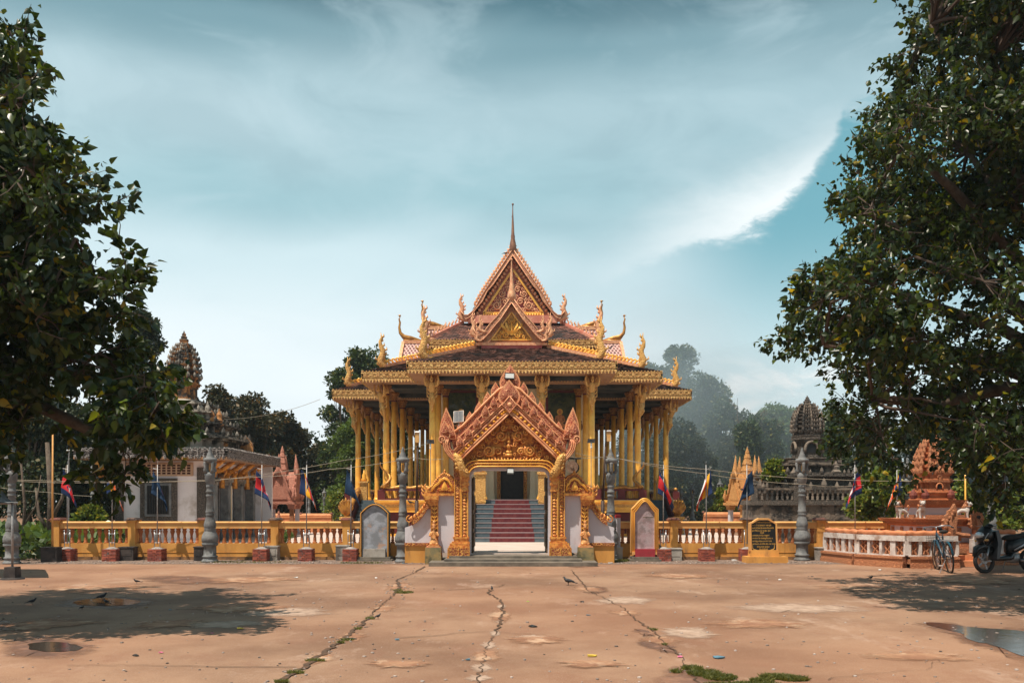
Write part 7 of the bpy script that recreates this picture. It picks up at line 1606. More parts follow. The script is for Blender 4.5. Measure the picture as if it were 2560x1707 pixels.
# ================================================================ BICYCLE
def bicycle():
    t = thing('bicycle', 'old blue town bicycle with rusty rims parked against the white shrine railing', 'bicycle', (hx(2376, 19.9), 19.9, 0))
    Rw = .33
    def wheel(x, nm):
        m = MB(); m.tube([(x + math.cos(a) * Rw, 0, Rw + math.sin(a) * Rw) for a in [2 * math.pi * i / 40 for i in range(41)]], .020, 7, cap=False); w_ = m.build('wheel', 'rubber', t, smooth=True)
        m = MB(); m.tube([(x + math.cos(a) * (Rw - .025), 0, Rw + math.sin(a) * (Rw - .025)) for a in [2 * math.pi * i / 40 for i in range(41)]], .012, 6, cap=False); m.build('rim', 'rust', w_, smooth=True)
        m = MB()
        for i in range(28): a = 2 * math.pi * i / 28; m.tube([(x + .02 * math.cos(a + 1), .02 * (-1) ** i, Rw + .02 * math.sin(a + 1)), (x + math.cos(a) * (Rw - .03), 0, Rw + math.sin(a) * (Rw - .03))], .0018, 3)
        m.build('spokes', 'galv', w_, kind='stuff')
        m = MB(); m.tube([(x, -.05, Rw), (x, .05, Rw)], .022, 8); m.build('hub', 'rust', w_)
    wheel(0, 'r'); wheel(1.08, 'f')
    bb = (.46, 0, .29); st = (.36, 0, .82); hd = (.88, 0, .88); hb = (.92, 0, .72)
    m = MB()
    for a, b, r in ((bb, st, .018), (bb, hb, .02), ((.40, 0, .62), hd, .017), (hd, hb, .022), (bb, (0, .06, .33), .012), (bb, (0, -.06, .33), .012), ((.39, 0, .68), (0, .06, .33), .009), ((.39, 0, .68), (0, -.06, .33), .009)): m.tube([a, b], r, 8)
    m.build('frame', 'bike_blue', t, smooth=True)
    m = MB()
    for s in (-1, 1): m.tube([(.93, s * .045, .70), (.98, s * .05, .52), (1.08, s * .05, .33)], .013, 7)
    m.tube([(.93, -.05, .70), (.93, .05, .70)], .018, 7); m.build('fork', 'bike_blue', t, smooth=True)
    m = MB(); m.tube([hd, (.86, 0, 1.02)], .014, 8); m.tube([(.66, -.30, 1.0), (.80, -.28, 1.03), (.90, -.12, 1.04), (.87, 0, 1.02), (.90, .12, 1.04), (.80, .28, 1.03), (.66, .30, 1.0)], .012, 8); h = m.build('handlebar', 'metal', t, smooth=True)
    for s in (-1, 1): m = MB(); m.tube([(.60, s * .305, .99), (.72, s * .295, 1.01)], .02, 8); m.build('grip', 'rubber', h, smooth=True)
    m = MB(); m.tube([st, (.345, 0, .90)], .013, 8); m.build('seat_post', 'metal', t)
    m = MB(); m.tube([(.20, 0, .92), (.28, 0, .935), (.38, 0, .925), (.50, 0, .93)], [.09, .095, .05, .022], 10, flat=1.0); m.v = [(a, b, .925 + (c - .925) * .45) for a, b, c in m.v]; m.build('saddle', 'rubber', t, smooth=True)
    for x, a0, a1 in ((0, .25, 2.9), (1.08, .3, 2.6)):
        m = MB(); m.tube([(x + math.cos(a0 + (a1 - a0) * i / 14) * .365, 0, Rw + math.sin(a0 + (a1 - a0) * i / 14) * .365) for i in range(15)], .028, 6, flat=.9); m.build('mudguard', 'bike_teal', t, smooth=True)
    m = MB()
    for s in (-1, 1): m.tube([(.33, s * .06, .73), (-.22, s * .07, .74)], .007, 5); m.tube([(-.15, s * .07, .74), (0, s * .07, .34)], .006, 5)
    for i in range(5): m.tube([(-.2 + i * .11, -.07, .74), (-.2 + i * .11, .07, .74)], .006, 5)
    m.build('rear_rack', 'galv', t)
    m = MB()
    for i in range(5):
        z = .58 + i * .06; q = .13 + .01 * i; m.tube([(1.0, -q, z), (1.0 + 1.7 * q, -q, z), (1.0 + 1.7 * q, q, z), (1.0, q, z), (1.0, -q, z)], .004, 4)
    for j in range(7): y = -.14 + j * .047; m.tube([(1.0, y, .58), (1.0, y, .82)], .003, 4); m.tube([(1.26, y, .58), (1.27, y, .82)], .003, 4)
    m.build('front_basket', 'wire_dark', t, kind='stuff')
    m = MB(); m.tube([(.46, -.06, .29), (.46, .06, .29)], .022, 8); m.tube([(.46, -.055, .29), (.46 + .08, -.055, .29 + .09), (.55, -.06, .42)], .008, 5); m.tube([(.46, -.065, .29)] * 2, .0001, 3)
    m.tube([(.46 + math.cos(a) * .09, -.05, .29 + math.sin(a) * .09) for a in [2 * math.pi * i / 20 for i in range(21)]], .006, 4, cap=False); m.tube([(.46, .055, .29), (.38, .055, .15)], .008, 5); m.build('crank', 'rust', t)
    for p in ((.55, -.10, .42), (.38, .10, .15)): m = MB(); m.box(p[0] - .045, p[0] + .045, p[1] - .035, p[1] + .035, p[2] - .01, p[2] + .01); m.build('pedal', 'white_post', t)
    m = MB(); m.box(.02, .44, -.055, -.045, .34, .375); m.build('chain_guard', 'bike_blue', t)
    m = MB(); m.tube([(.08, .06, .30), (.02, .22, .01)], .008, 5); m.build('side_stand', 'galv', t)
    t.rotation_euler = (R(-5), 0, R(78)); return t
bicycle()
# ================================================================ MOTOR SCOOTER
def scooter():
    t = thing('motor_scooter', 'black motor scooter with silver trim parked at the right edge under the tarpaulin', 'scooter', (hx(2462, 19.9), 19.9, 0))
    def wh(x):
        m = MB(); m.tube([(x + math.cos(a) * .235, 0, .27 + math.sin(a) * .235) for a in [2 * math.pi * i / 32 for i in range(33)]], .045, 8, cap=False); w_ = m.build('wheel', 'rubber', t, smooth=True)
        m = MB(); m.tube([(x, -.03, .27), (x, .03, .27)], .07, 12)
        for i in range(5): a = 2 * math.pi * i / 5; m.bar((x, 0, .27), (x + math.cos(a) * .2, 0, .27 + math.sin(a) * .2), .03, .03, up=(0, 1, 0))
        m.build('alloy_rim', 'galv', w_)
    wh(0); wh(1.25)
    m = MB(); m.tube([(x, 0, z) for x, z in ((-.26, .38), (-.18, .55), (0, .62), (.2, .52), (.26, .38))], [.04, .08, .085, .07, .04], 10); m.build('front_fender', 'scoot', t, smooth=True)
    m = MB(); m.tube([(0, .07, .27), (.10, .07, .62)], .025, 8); m.tube([(0, -.07, .27), (.10, -.07, .62)], .025, 8); m.build('fork', 'metal', t, smooth=True)
    def shell(rows, nm, mt):
        """rows of (x, z, half width, half height) cross-sections along the body"""
        vs = []; fs = []; n = 14
        for (x, z, hw, hh) in rows:
            for k in range(n):
                a = 2 * math.pi * k / n; c, s_ = math.cos(a), math.sin(a)
                vs.append((x, math.copysign(abs(c) ** .75, c) * hw, z + math.copysign(abs(s_) ** .75, s_) * hh))
        for i in range(len(rows) - 1):
            for k in range(n): j = (k + 1) % n; fs.append((i * n + k, i * n + j, (i + 1) * n + j, (i + 1) * n + k))
        fs += [tuple(range(n))[::-1], tuple((len(rows) - 1) * n + k for k in range(n))]
        m = MB(); m.add(vs, fs); return m.build(nm, mt, t, smooth=True)
    def leaned(pts, nm, mt):
        m = MB(); m.tube([(x, 0, z) for x, z, w_, f in pts], [w_ for x, z, w_, f in pts], 14, flat=1.0); m.v = [(a, b * 1.0, c) for a, b, c in m.v]; return m.build(nm, mt, t, smooth=True)
    fr = leaned([(.05, .62, .08, 1), (.04, .74, .16, 1), (.08, .88, .19, 1), (.14, .98, .15, 1), (.18, 1.04, .06, 1)], 'front_cowl', 'scoot')
    m = MB(); m.prism([(.16, .30), (.24, .32), (.34, .70), (.26, .96), (.18, .94), (.22, .68)], -.21, .21); m.build('leg_shield', 'scoot', t)
    m = MB(); m.ball((-.085, 0, .86), (.07, .13, .075), 14, 9); hl = m.build('headlight', 'headlamp', t, smooth=True)
    for s in (-1, 1):
        m = MB(); m.ball((-.03, s * .15, .74), (.05, .045, .03), 10, 6); m.build('indicator', 'amber', t, smooth=True)
        m = MB(); m.tube([(.14, s * .14, .98), (.0, s * .17, .88), (-.06, s * .10, .72), (.0, s * .05, .62)], .012, 6); m.build('cowl_trim', 'metal', t, smooth=True)
    m = MB(); m.tube([(.30, -.34, 1.06), (.24, -.2, 1.08), (.18, -.06, 1.05), (.18, .06, 1.05), (.24, .2, 1.08), (.30, .34, 1.06)], .014, 8); hb = m.build('handlebar', 'metal', t, smooth=True)
    m = MB(); m.ball((.17, 0, 1.06), (.10, .13, .06), 12, 8); m.build('dashboard', 'scoot', hb, smooth=True)
    for s in (-1, 1):
        m = MB(); m.tube([(.28, s * .25, 1.07), (.32, s * .38, 1.05)], .02, 8); m.build('grip', 'rubber', hb)
        m = MB(); m.tube([(.24, s * .2, 1.08), (.22, s * .27, 1.20), (.22, s * .30, 1.26)], .007, 6); m.ball((.22, s * .32, 1.29), (.02, .065, .04), 10, 6); m.build('mirror', 'rubber', hb, smooth=True)
        m = MB(); m.tube([(.24, s * .22, 1.09), (.17, s * .36, 1.08)], .006, 5); m.build('brake_lever', 'metal', hb)
    shell([(.20, .34, .10, .04), (.35, .32, .15, .05), (.62, .33, .15, .06), (.72, .40, .13, .12)], 'floorboard', 'scoot')
    bd = shell([(.60, .55, .05, .10), (.70, .58, .13, .18), (.90, .64, .17, .17), (1.15, .70, .17, .13), (1.4, .76, .12, .09), (1.55, .80, .04, .04)], 'rear_body', 'scoot')
    m = MB(); m.ball((1.52, 0, .80), (.06, .09, .045), 10, 6); m.build('tail_light', 'red_paint', bd, smooth=True)
    for s in (-1, 1):
        m = MB(); m.tube([(.70, s * .155, .50), (.95, s * .18, .62), (1.3, s * .16, .73), (1.5, s * .08, .80)], [.02, .03, .03, .01], 8, flat=.4); m.build('side_trim', 'silver', bd, smooth=True)
    shell([(.55, .77, .06, .03), (.68, .80, .12, .06), (.95, .82, .15, .06), (1.2, .86, .13, .06), (1.42, .90, .08, .035)], 'seat', 'rubber')
    m = MB(); m.tube([(1.2, .13, .92), (1.5, .11, .94), (1.5, -.11, .94), (1.2, -.13, .92)], .012, 6); m.build('grab_rail', 'metal', t, smooth=True)
    m = MB(); m.tube([(.85, -.17, .27), (1.1, -.18, .30), (1.5, -.18, .38)], [.03, .05, .055], 10); m.build('exhaust', 'silver', t, smooth=True)
    m = MB(); m.tube([(.6, 0, .3), (1.25, .10, .27)], .06, 8); m.ball((.85, .05, .33), (.16, .12, .12), 10, 7); m.build('engine', 'galv', t, smooth=True)
    m = MB(); m.prism([(1.42, .55), (1.56, .50), (1.62, .34), (1.52, .32), (1.46, .46)], -.08, .08); m.build('rear_fender', 'rubber', t)
    m = MB(); m.tube([(.7, .12, .3), (.72, .28, .01)], .012, 6); m.build('side_stand', 'galv', t)
    t.rotation_euler = (R(-5), 0, R(14)); return t
scooter()
# ================================================================ BIRDS
def bird(loc, rz, sc, label, peck=False):
    t = thing('bird', label, 'bird', loc, rz, group='dark birds on the yard and roof')
    m = MB(); m.tube([(-.16, 0, .105), (-.10, 0, .125), (-.02, 0, .135), (.06, 0, .15), (.10, 0, .185), (.125, 0, .225), (.145, 0, .235)], [.012, .03, .055, .055, .034, .027, .016], 10); m.ball((.128, 0, .232), (.028, .022, .024), 9, 6); m.build('body', 'bird', t, smooth=True)
    m = MB(); m.tube([(.15, 0, .235), (.185, 0, .225)], [.009, .002], 5); m.build('beak', 'bird_beak', t)
    m = MB()
    m.box(-.27, -.10, -.028, .028, .095, .112); m.v = [(a, b * (1.2 if a < -.2 else .7), c - .03 * (a < -.2)) for a, b, c in m.v]; m.build('tail', 'bird', t)
    for s in (-1, 1):
        m = MB(); m.tube([(.05, s * .045, .155), (-.03, s * .055, .145), (-.13, s * .035, .12), (-.19, s * .015, .108)], [.02, .035, .022, .004], 7, flat=.35); m.build('wing', 'bird', t, smooth=True)
        m = MB(); m.tube([(.0, s * .025, .09), (.005, s * .025, .045), (.0, s * .025, .006)], [.012, .006, .005], 5)
        for a in (-.5, 0, .5): m.tube([(.0, s * .025, .006), (.035 * math.cos(a), s * .025 + .035 * math.sin(a), .003)], .003, 4)
        m.build('leg', 'bird_beak', t)
        m = MB(); m.ball((.136, s * .02, .238), .005, 5, 4); m.build('eye', 'bird_beak', t)
    t.scale = (sc,) * 3
x, y = gpt(1421, 1463); bird((x, y, .004), R(160), .66, 'black pigeon standing in the middle of the yard, right of centre')
for (px, py, rz, sc, lb) in ((255, 1500, 40, .95, 'black bird standing behind the reflection in the left puddle'), (265, 1512, 150, .8, 'small black bird at the front rim of the left puddle'), (80, 1511, 30, .8, 'small black bird left of the left puddle'), (342, 1459, 200, .75, 'small black bird on the far left pavement'), (205, 1524, 70, .7, 'small black bird below the left puddle'),
                           (945, 1547, 45, .8, 'small black bird pecking at the left mossy crack'), (2177, 1449, 10, .65, 'small brown bird before the white shrine railing'), (1230, 1475, 100, .6, 'tiny dark bird at the head of the centre crack')):
    x, y = gpt(px, py); bird((x, y, .006), R(rz), sc * (.5 if py < 1520 else .36), lb)
p = P(1263, 632, 38.9); bird((p[0], p[1], p[2] - .1), R(20), .6, 'dark bird perched high on the left slope of the temple gable')
p = P(1027, 1262, 34.9); bird((p[0], p[1], p[2]), R(200), .8, 'black bird on the golden platform ledge left of the gate')

# ================================================================ TREES
def leaves_np(Pp, Dd, size, r, kind='heart', droop=.5):
    """Pp (n,3) leaf bases, Dd (n,3) twig directions; returns vertices and quads"""
    n = len(Pp); sz = size * r.uniform(.5, 1.32, n)[:, None]
    d = Dd * .6 + r.normal(0, .55, (n, 3)); d[:, 2] -= droop; d /= np.linalg.norm(d, axis=1)[:, None] + 1e-9
    up = r.normal(0, 1, (n, 3)); s_ = np.cross(d, up); s_ /= np.linalg.norm(s_, axis=1)[:, None] + 1e-9
    nn = np.cross(s_, d)
    fold = .18
    if kind == 'heart':
        prof = [(0, 0, 0), (.16, .36, fold), (.48, .40, fold), (1.25, 0, -.12), (.48, -.40, fold), (.16, -.36, fold), (.45, 0, 0)]
        V = np.stack([Pp + d * sz * a + s_ * sz * b + nn * sz * c for a, b, c in prof], 1).reshape(-1, 3); k = 7
        base = (np.arange(n) * k)[:, None]
        F = np.concatenate([base + np.array([[0, 1, 2, 6]]), base + np.array([[6, 2, 3, 3]]) * 1, base + np.array([[0, 6, 4, 5]]), base + np.array([[6, 3, 4, 4]])], 1).reshape(-1, 4)
        # degenerate quads are replaced by a four-corner kite on each half
        F = np.concatenate([base + np.array([[0, 1, 2, 6]]), base + np.array([[0, 6, 4, 5]])], 1).reshape(-1, 4)
        T = np.concatenate([base + np.array([[6, 2, 3]]), base + np.array([[6, 3, 4]])], 1).reshape(-1, 3)
        return V, F, T
    V = np.stack([Pp, Pp + d * sz * .5 + s_ * sz * .32 + nn * sz * .1, Pp + d * sz, Pp + d * sz * .5 - s_ * sz * .32 + nn * sz * .1], 1).reshape(-1, 3)
    F = (np.arange(n) * 4)[:, None] + np.array([[0, 1, 2, 3]]); return V, F, None
def mesh_mixed(name, V, Q, T, m):
    me = bpy.data.meshes.new(name); nq = len(Q); nt = 0 if T is None else len(T)
    me.vertices.add(len(V)); me.vertices.foreach_set('co', np.asarray(V, np.float32).ravel())
    li = np.concatenate([Q.ravel(), T.ravel()]) if nt else Q.ravel()
    me.loops.add(len(li)); me.loops.foreach_set('vertex_index', li.astype(np.int32))
    ls = np.concatenate([np.arange(nq) * 4, nq * 4 + np.arange(nt) * 3]).astype(np.int32)
    me.polygons.add(nq + nt); me.polygons.foreach_set('loop_start', ls); me.update(calc_edges=True); me.materials.append(M[m]); return me
def inpoly(x, y, poly):
    c = np.zeros(len(x), bool); n = len(poly)
    for i in range(n):
        x0, y0 = poly[i]; x1, y1 = poly[(i + 1) % n]
        hit = ((y0 > y) != (y1 > y)) & (x < (x1 - x0) * (y - y0) / (y1 - y0 + 1e-9) + x0); c ^= hit
    return c
LEAFP = None
def single_leaf():
    V, Q, T = leaves_np(np.zeros((1, 3)), np.array([[0, 0, -1.]]), 1.0, np.random.default_rng(2)); return V, Q, T
def big_tree(name, label, trunk, poly, box, D0, D1, nclump, size, seed, hubs, mt='leaf_big', nleaf=26, twig=.75, sun_frac=.05, holes=(), inset=60, nbough=150):
    r = np.random.default_rng(seed)
    t = thing('bodhi_tree', label, 'tree', trunk, world=True, group='large bodhi trees framing the yard')
    # clump centres fill the crown's volume
    nb = nbough; xs = r.uniform(box[0], box[1], nb * 8); ys = r.uniform(box[2], box[3], nb * 8); ok = np.ones(len(xs), bool)
    for ox, oy in ((0, 0), (.85, 0), (.5, .6), (.5, -.6), (0, .8)): ok &= inpoly(xs + ox * inset, ys + oy * abs(inset), poly) | (r.random(len(xs)) < (.0 if ox == oy == 0 else .10))
    for (hx_, hy_, hr) in holes: ok &= ((xs - hx_) ** 2 + (ys - hy_) ** 2 > (hr * 1.5) ** 2)
    xs, ys = xs[ok][:nb], ys[ok][:nb]; D = r.uniform(D0, D1, len(xs)); Bc = np.stack([(xs - 1280) / FP * D, D, CZ + (HY - ys) / FP * D], 1)
    hb = np.array([P(*h) for h in hubs]); per = max(4, nclump // nb); Cn = []; Bk = []
    for bi_, c in enumerate(Bc):
        k = np.argmin(((hb - c) ** 2).sum(1)); d = c - hb[k]; d /= np.linalg.norm(d) + 1e-6; d[2] -= .15; L_ = r.uniform(.5, 1.15)
        tt = r.uniform(-.8, 1, per)[:, None]; Bk += [bi_] * per; Cn.append(c + d * tt * L_ * .55 + r.normal(0, .17, (per, 3)) + np.array([0, 0, -.10]) * tt ** 2)
    Cn = np.concatenate(Cn)
    hubs3 = np.array([P(*h) for h in hubs]); tr = np.array(trunk, float)
    # limbs: trunk, hubs, then a branch to every clump
    m = MB(); top = hubs3.mean(0); top = np.array([tr[0] * .85 + top[0] * .15, tr[1] * .8 + top[1] * .2, tr[2] + 3.2])
    m.tube([tuple(tr - [0, 0, .1]), tuple(tr + [.05, 0, .4]), tuple(tr * .4 + top * .6), tuple(top)], [.55, .40, .32, .28], 12); m.build('trunk', 'bark', t, smooth=True)
    for h in hubs3:
        mid = top * .5 + h * .5 + np.array([0, 0, .25]); m = MB(); m.tube([tuple(top), tuple(top * .75 + mid * .25 + r.normal(0, .08, 3)), tuple(mid), tuple(mid * .45 + h * .55 + r.normal(0, .12, 3)), tuple(h)], [.17, .13, .10, .075, .045], 8); m.build('limb', 'bark', t, smooth=True)
    m = MB(); LP = []; LD = []
    for c in Bc:
        k = np.argmin(((hubs3 - c) ** 2).sum(1)); h = hubs3[k]; L_ = np.linalg.norm(c - h); mid = h * .5 + c * .5 + r.normal(0, .10, 3) * L_; mid[2] += .12 * L_
        m.tube([tuple(h), tuple(h * .6 + mid * .4 + r.normal(0, .03, 3)), tuple(mid), tuple(c)], [.035, .028, .02, .012], 5)
    for ci_, c in enumerate(Cn):
        h = Bc[Bk[ci_]]; dv = c - h; L_ = np.linalg.norm(dv) + 1e-6
        if r.random() < .7: m.tube([tuple(h), tuple(h + dv * .5 + r.normal(0, .06, 3)), tuple(c)], [.012, .009, .006], 3)
        nt = 3
        for q in range(nt):
            d = dv / L_ * .9 + r.normal(0, .7, 3); d[2] += .15; d /= np.linalg.norm(d); e = c + d * twig * r.uniform(.5, 1.1)
            m.tube([tuple(c), tuple((c + e) / 2 + r.normal(0, .03, 3)), tuple(e)], [.009, .006, .003], 3, cap=False)
            n = nleaf // nt; tt = np.sort(r.random(n)) ** .7
            LP.append(c + (e - c) * tt[:, None] + r.normal(0, .05, (n, 3))); LD.append(np.repeat(d[None], n, 0))
    m.build('branches', 'twig', t, kind='stuff')
    LP = np.concatenate(LP); LD = np.concatenate(LD); rnd = r.random(len(LP))
    # the outermost / largest-looking leaves become parts of their own
    front = np.argsort(LP[:, 1])
    px = 1280 + LP[:, 0] / LP[:, 1] * FP; py = HY - (LP[:, 2] - CZ) / LP[:, 1] * FP
    inside = (px > 0) & (px < 2560) & (py > 0) & (py < 1500); cand = [i for i in front if inside[i]][:280]
    mask = np.ones(len(LP), bool); mask[cand] = False
    o3 = np.array(trunk)
    for nm_, sel, mm in (('crown', mask & (rnd > sun_frac), mt), ('sunlit_leaves', mask & (rnd <= sun_frac), 'leaf_sun')):  # a random share of leaves takes the painted sunlit colour
        V, Q, T = leaves_np(LP[sel], LD[sel], size, r); link(nm_, mesh_mixed(nm_, V, Q, T, mm), t, kind='stuff')
    V, Q, T = single_leaf(); lm = mesh_mixed('leaf', V * size, Q, T, mt)
    for i in cand: link('leaf', lm, t, tuple(LP[i]), rot=(r.normal(0, .7), r.normal(0, .7), r.uniform(0, 6.28)), scale=float(r.uniform(.8, 1.15)))
    return t
LPOLY = [(-420, -120), (-120, -60), (-30, 70), (0, 95), (60, 102), (95, 145), (130, 150), (150, 125), (185, 105), (225, 172), (195, 215), (175, 190), (150, 215), (205, 262), (195, 290), (130, 290), (110, 320), (195, 315), (190, 350), (150, 385), (200, 395), (236, 452), (195, 520), (190, 560), (230, 580), (295, 566), (298, 590), (262, 612), (322, 640), (330, 690), (350, 742), (312, 790), (318, 830),
         (365, 885), (395, 950), (440, 1005), (450, 1045), (415, 1075), (375, 1105), (335, 1165), (318, 1190), (290, 1160), (255, 1085), (205, 1050), (150, 1095), (60, 1110), (0, 1120), (-420, 1190)]
RPOLY = [(2990, -300), (2250, -260), (2235, 0), (2275, 60), (2235, 75), (2290, 120), (2330, 170), (2290, 200), (2250, 205), (2235, 240), (2175, 255), (2170, 310), (2125, 350), (2135, 400), (2110, 430), (2055, 470), (2075, 500), (2030, 540), (2050, 600), (2075, 640), (2092, 700), (2080, 730), (2040, 742), (2010, 760), (2025, 800), (1985, 835), (1950, 838), (1975, 865), (2005, 905), (2060, 905), (2070, 940),
         (2050, 985), (2020, 1000), (2050, 1030), (2085, 1060), (2085, 1105), (2150, 1120), (2210, 1112), (2260, 1120), (2300, 1150), (2350, 1165), (2420, 1180), (2480, 1195), (2990, 1230)]
big_tree('l', 'large dark bodhi tree leaning in from the left edge of the yard', (-8.9, 12.2, 0), LPOLY, (-420, 480, -120, 1230), 9.8, 13.6, 1200, .112, 11,
         [(60, 260, 11), (-60, 420, 12), (120, 500, 11), (40, 700, 11.5), (240, 720, 11.5), (180, 900, 12), (340, 950, 12), (60, 1000, 12), (330, 1090, 12), (-200, 200, 12), (-220, 700, 12), (-150, 1000, 12)], nleaf=44, twig=.44, inset=42, nbough=165, holes=((120, 1010, 42), (195, 985, 26), (60, 620, 16)))
big_tree('r', 'huge dark bodhi tree filling the right edge of the yard', (10.8, 14.6, 0), RPOLY, (1950, 2990, -300, 1230), 12.2, 17.2, 2350, .092, 12,
         [(2330, 60, 14), (2480, 150, 14), (2230, 330, 14), (2420, 380, 15), (2150, 520, 14), (2330, 620, 15), (2160, 700, 14), (2060, 860, 14), (2250, 860, 15), (2450, 700, 15), (2180, 1000, 14), (2400, 1000, 15), (2520, 500, 14), (2540, 880, 14), (2650, 300, 14), (2700, 800, 15), (2700, 1100, 15)], nleaf=46, twig=.50, inset=-24, nbough=260,
         holes=((2390, 820, 30), (2340, 1020, 34), (2395, 350, 22), (2420, 165, 24), (2370, 440, 30), (2480, 520, 22), (2290, 480, 16), (2230, 760, 16), (2350, 700, 14), (2180, 420, 14), (2460, 1010, 22), (2130, 600, 10), (2300, 250, 16), (2480, 640, 16), (2220, 960, 14), (2440, 900, 22), (2500, 300, 16)))
def bg_tree(label, px, pyt, pyb, hw, D, mt, n, size, seed, trunk=True, group='trees beyond the temple', name='broadleaf_tree', cat='tree', lump=9, gz=0.0, dens=1.0):
    """free-standing tree: lumpy crown of leaf sprays on a forked trunk"""
    r = np.random.default_rng(seed); x0, _, zt = P(px, pyt, D); zb = max(gz + .3, P(px, pyb, D)[2]); W_ = hw / FP * D
    t = thing(name, label, cat, (x0, D, gz), world=True, group=group)
    H = zt - zb; cs = []; lump = int(8 + 7 * H / W_)
    for i in range(lump):
        a = r.uniform(0, 6.28); q = math.sqrt(r.random()) * .86; f = r.random() ** .9
        rad = W_ * r.uniform(.30, .48) * (1 - .2 * f); lim = (1 - .6 * f ** 2.2)
        cs.append((x0 + math.cos(a) * q * W_ * lim, D + math.sin(a) * q * W_ * .8 * lim, zb + rad * .5 + (H - rad * 1.45) * f, rad))
    cs.append((x0 + r.uniform(-.25, .25) * W_, D, zt - W_ * .36, W_ * .38)); cs.append((x0 + r.uniform(-.4, .4) * W_, D, zt - W_ * .6, W_ * .42))
    m = MB(); zf = gz + (zb - gz) * .85 + H * .15
    m.tube([(x0, D, gz - .1), (x0 + .05 * W_, D, (gz + zf) / 2), (x0, D, zf)], [W_ * .085, W_ * .06, W_ * .05], 8)
    if trunk: m.build('trunk', 'bark', t, smooth=True)
    m = MB(); LP = []; LD = []
    for (cx_, cy_, cz_, rad) in cs:
        m.tube([(x0, D, zf), ((x0 + cx_) / 2, (D + cy_) / 2, (zf + cz_) / 2 + .1 * W_ * r.normal()), (cx_, cy_, cz_)], [W_ * .03, W_ * .02, W_ * .01], 5)
        k = int(n * dens / len(cs)); u = r.normal(0, 1, (k, 3)); u /= np.linalg.norm(u, axis=1)[:, None]; q = r.random(k) ** .33
        # small sub-clumps for uneven, open edges
        sub = r.normal(0, 1, (14, 3)); sub /= np.linalg.norm(sub, axis=1)[:, None]; w_ = (u @ sub.T).max(1); q *= np.clip(.62 + .55 * (w_ - .55), .35, 1.12)
        LP.append(np.array([cx_, cy_, cz_]) + u * (q * rad * 1.15)[:, None] * np.array([1, 1, .85])); LD.append(u)
    if trunk: m.build('branches', 'bark', t)
    LP = np.concatenate(LP); LD = np.concatenate(LD); V, Q, T = leaves_np(LP, LD, size, r, 'quad', .25)
    link('crown', mesh_mixed('crown', V, Q, T, mt), t, kind='stuff'); return t
B = [('dark leafy tree rising behind the roof of the white shrine hall', 352, 770, 1120, 82, 40, 'leaf_dark', 7000, .20), ('dark dense tree at the left edge behind the lotus pond', 60, 900, 1300, 190, 36, 'leaf_dark', 12000, .22), ('dark tree between the yellow pole and the white hall', 215, 1000, 1320, 120, 37, 'leaf_dark', 9000, .2),
     ('dark bronze tree directly right of the hall stupa tower', 545, 955, 1290, 80, 52, 'leaf_brown', 9000, .24), ('broad bronze green tree behind the pink shrine gate', 640, 978, 1300, 95, 56, 'leaf_brown', 11000, .26), ('bronze green tree sloping down towards the temple', 730, 1045, 1300, 82, 60, 'leaf_brown', 9000, .26), ('bronze tree filling the gap between hall tower and pink gate', 592, 992, 1290, 90, 58, 'leaf_brown', 10000, .26), ('bronze tree standing behind the spires of the pink gate', 690, 1020, 1300, 90, 59, 'leaf_brown', 10000, .26), ('low brown green tree before the left temple columns', 805, 1105, 1310, 62, 64, 'leaf_brown', 6000, .28),
     ('tall green tree behind the left corner of the temple eaves', 925, 862, 1260, 92, 66, 'leaf_mid', 10000, .30), ('rounded green tree left of the temple eaves', 858, 915, 1290, 62, 60, 'leaf_mid', 8000, .26), ('sunlit green tree seen through the left columns', 880, 1010, 1330, 70, 50, 'leaf_light', 7000, .22), ('green tree seen between the inner left columns', 985, 1060, 1310, 70, 68, 'leaf_mid', 7000, .28),
     ('green tree glimpsed behind the deep left colonnade', 1075, 1130, 1310, 60, 70, 'leaf_light', 4000, .28), ('green tree glimpsed behind the deep right colonnade', 1480, 1190, 1310, 50, 68, 'leaf_light', 4000, .28),
     ('tall hazy tree rising behind the right end of the temple eaves', 1700, 858, 1250, 62, 78, 'leaf_mid', 9000, .30), ('hazy blue green tree at the right temple corner', 1640, 905, 1300, 62, 74, 'leaf_mid', 9000, .30), ('large hazy tree right of the temple', 1755, 925, 1300, 95, 72, 'leaf_mid', 13000, .30), ('hazy tree left of the orange shrine gate', 1690, 1040, 1310, 110, 62, 'leaf_dark', 12000, .26), ('hazy dark tree seen through the right columns', 1585, 1050, 1310, 80, 70, 'leaf_dark', 8000, .28),
     ('hazy tree around the bare snag', 1850, 1020, 1300, 70, 66, 'leaf_dark', 8000, .26), ('light green rounded tree left of the dark stone stupa', 1940, 1000, 1290, 85, 68, 'leaf_light', 11000, .26), ('green tree filling the gap left of the bare snag', 1800, 985, 1300, 75, 69, 'leaf_mid', 9000, .27), ('low green tree between the snag and the stone stupa', 1905, 1030, 1290, 70, 63, 'leaf_mid', 9000, .25), ('pale green tree behind the orange shrine gate', 1870, 1045, 1300, 60, 60, 'leaf_mid', 7000, .24), ('green tree right behind the dark stone stupa', 2080, 1010, 1290, 80, 56, 'leaf_mid', 9000, .24),
     ('dark green tree right of the dark stone stupa', 2180, 1030, 1290, 95, 48, 'leaf_dark', 10000, .22), ('dark green tree behind the orange shrine tower', 2330, 1040, 1310, 120, 44, 'leaf_dark', 11000, .22), ('dark green tree behind the scooter', 2500, 1060, 1330, 120, 40, 'leaf_dark', 11000, .2), ('dark tree beyond the right edge', 2660, 1000, 1330, 130, 38, 'leaf_dark', 9000, .22)]
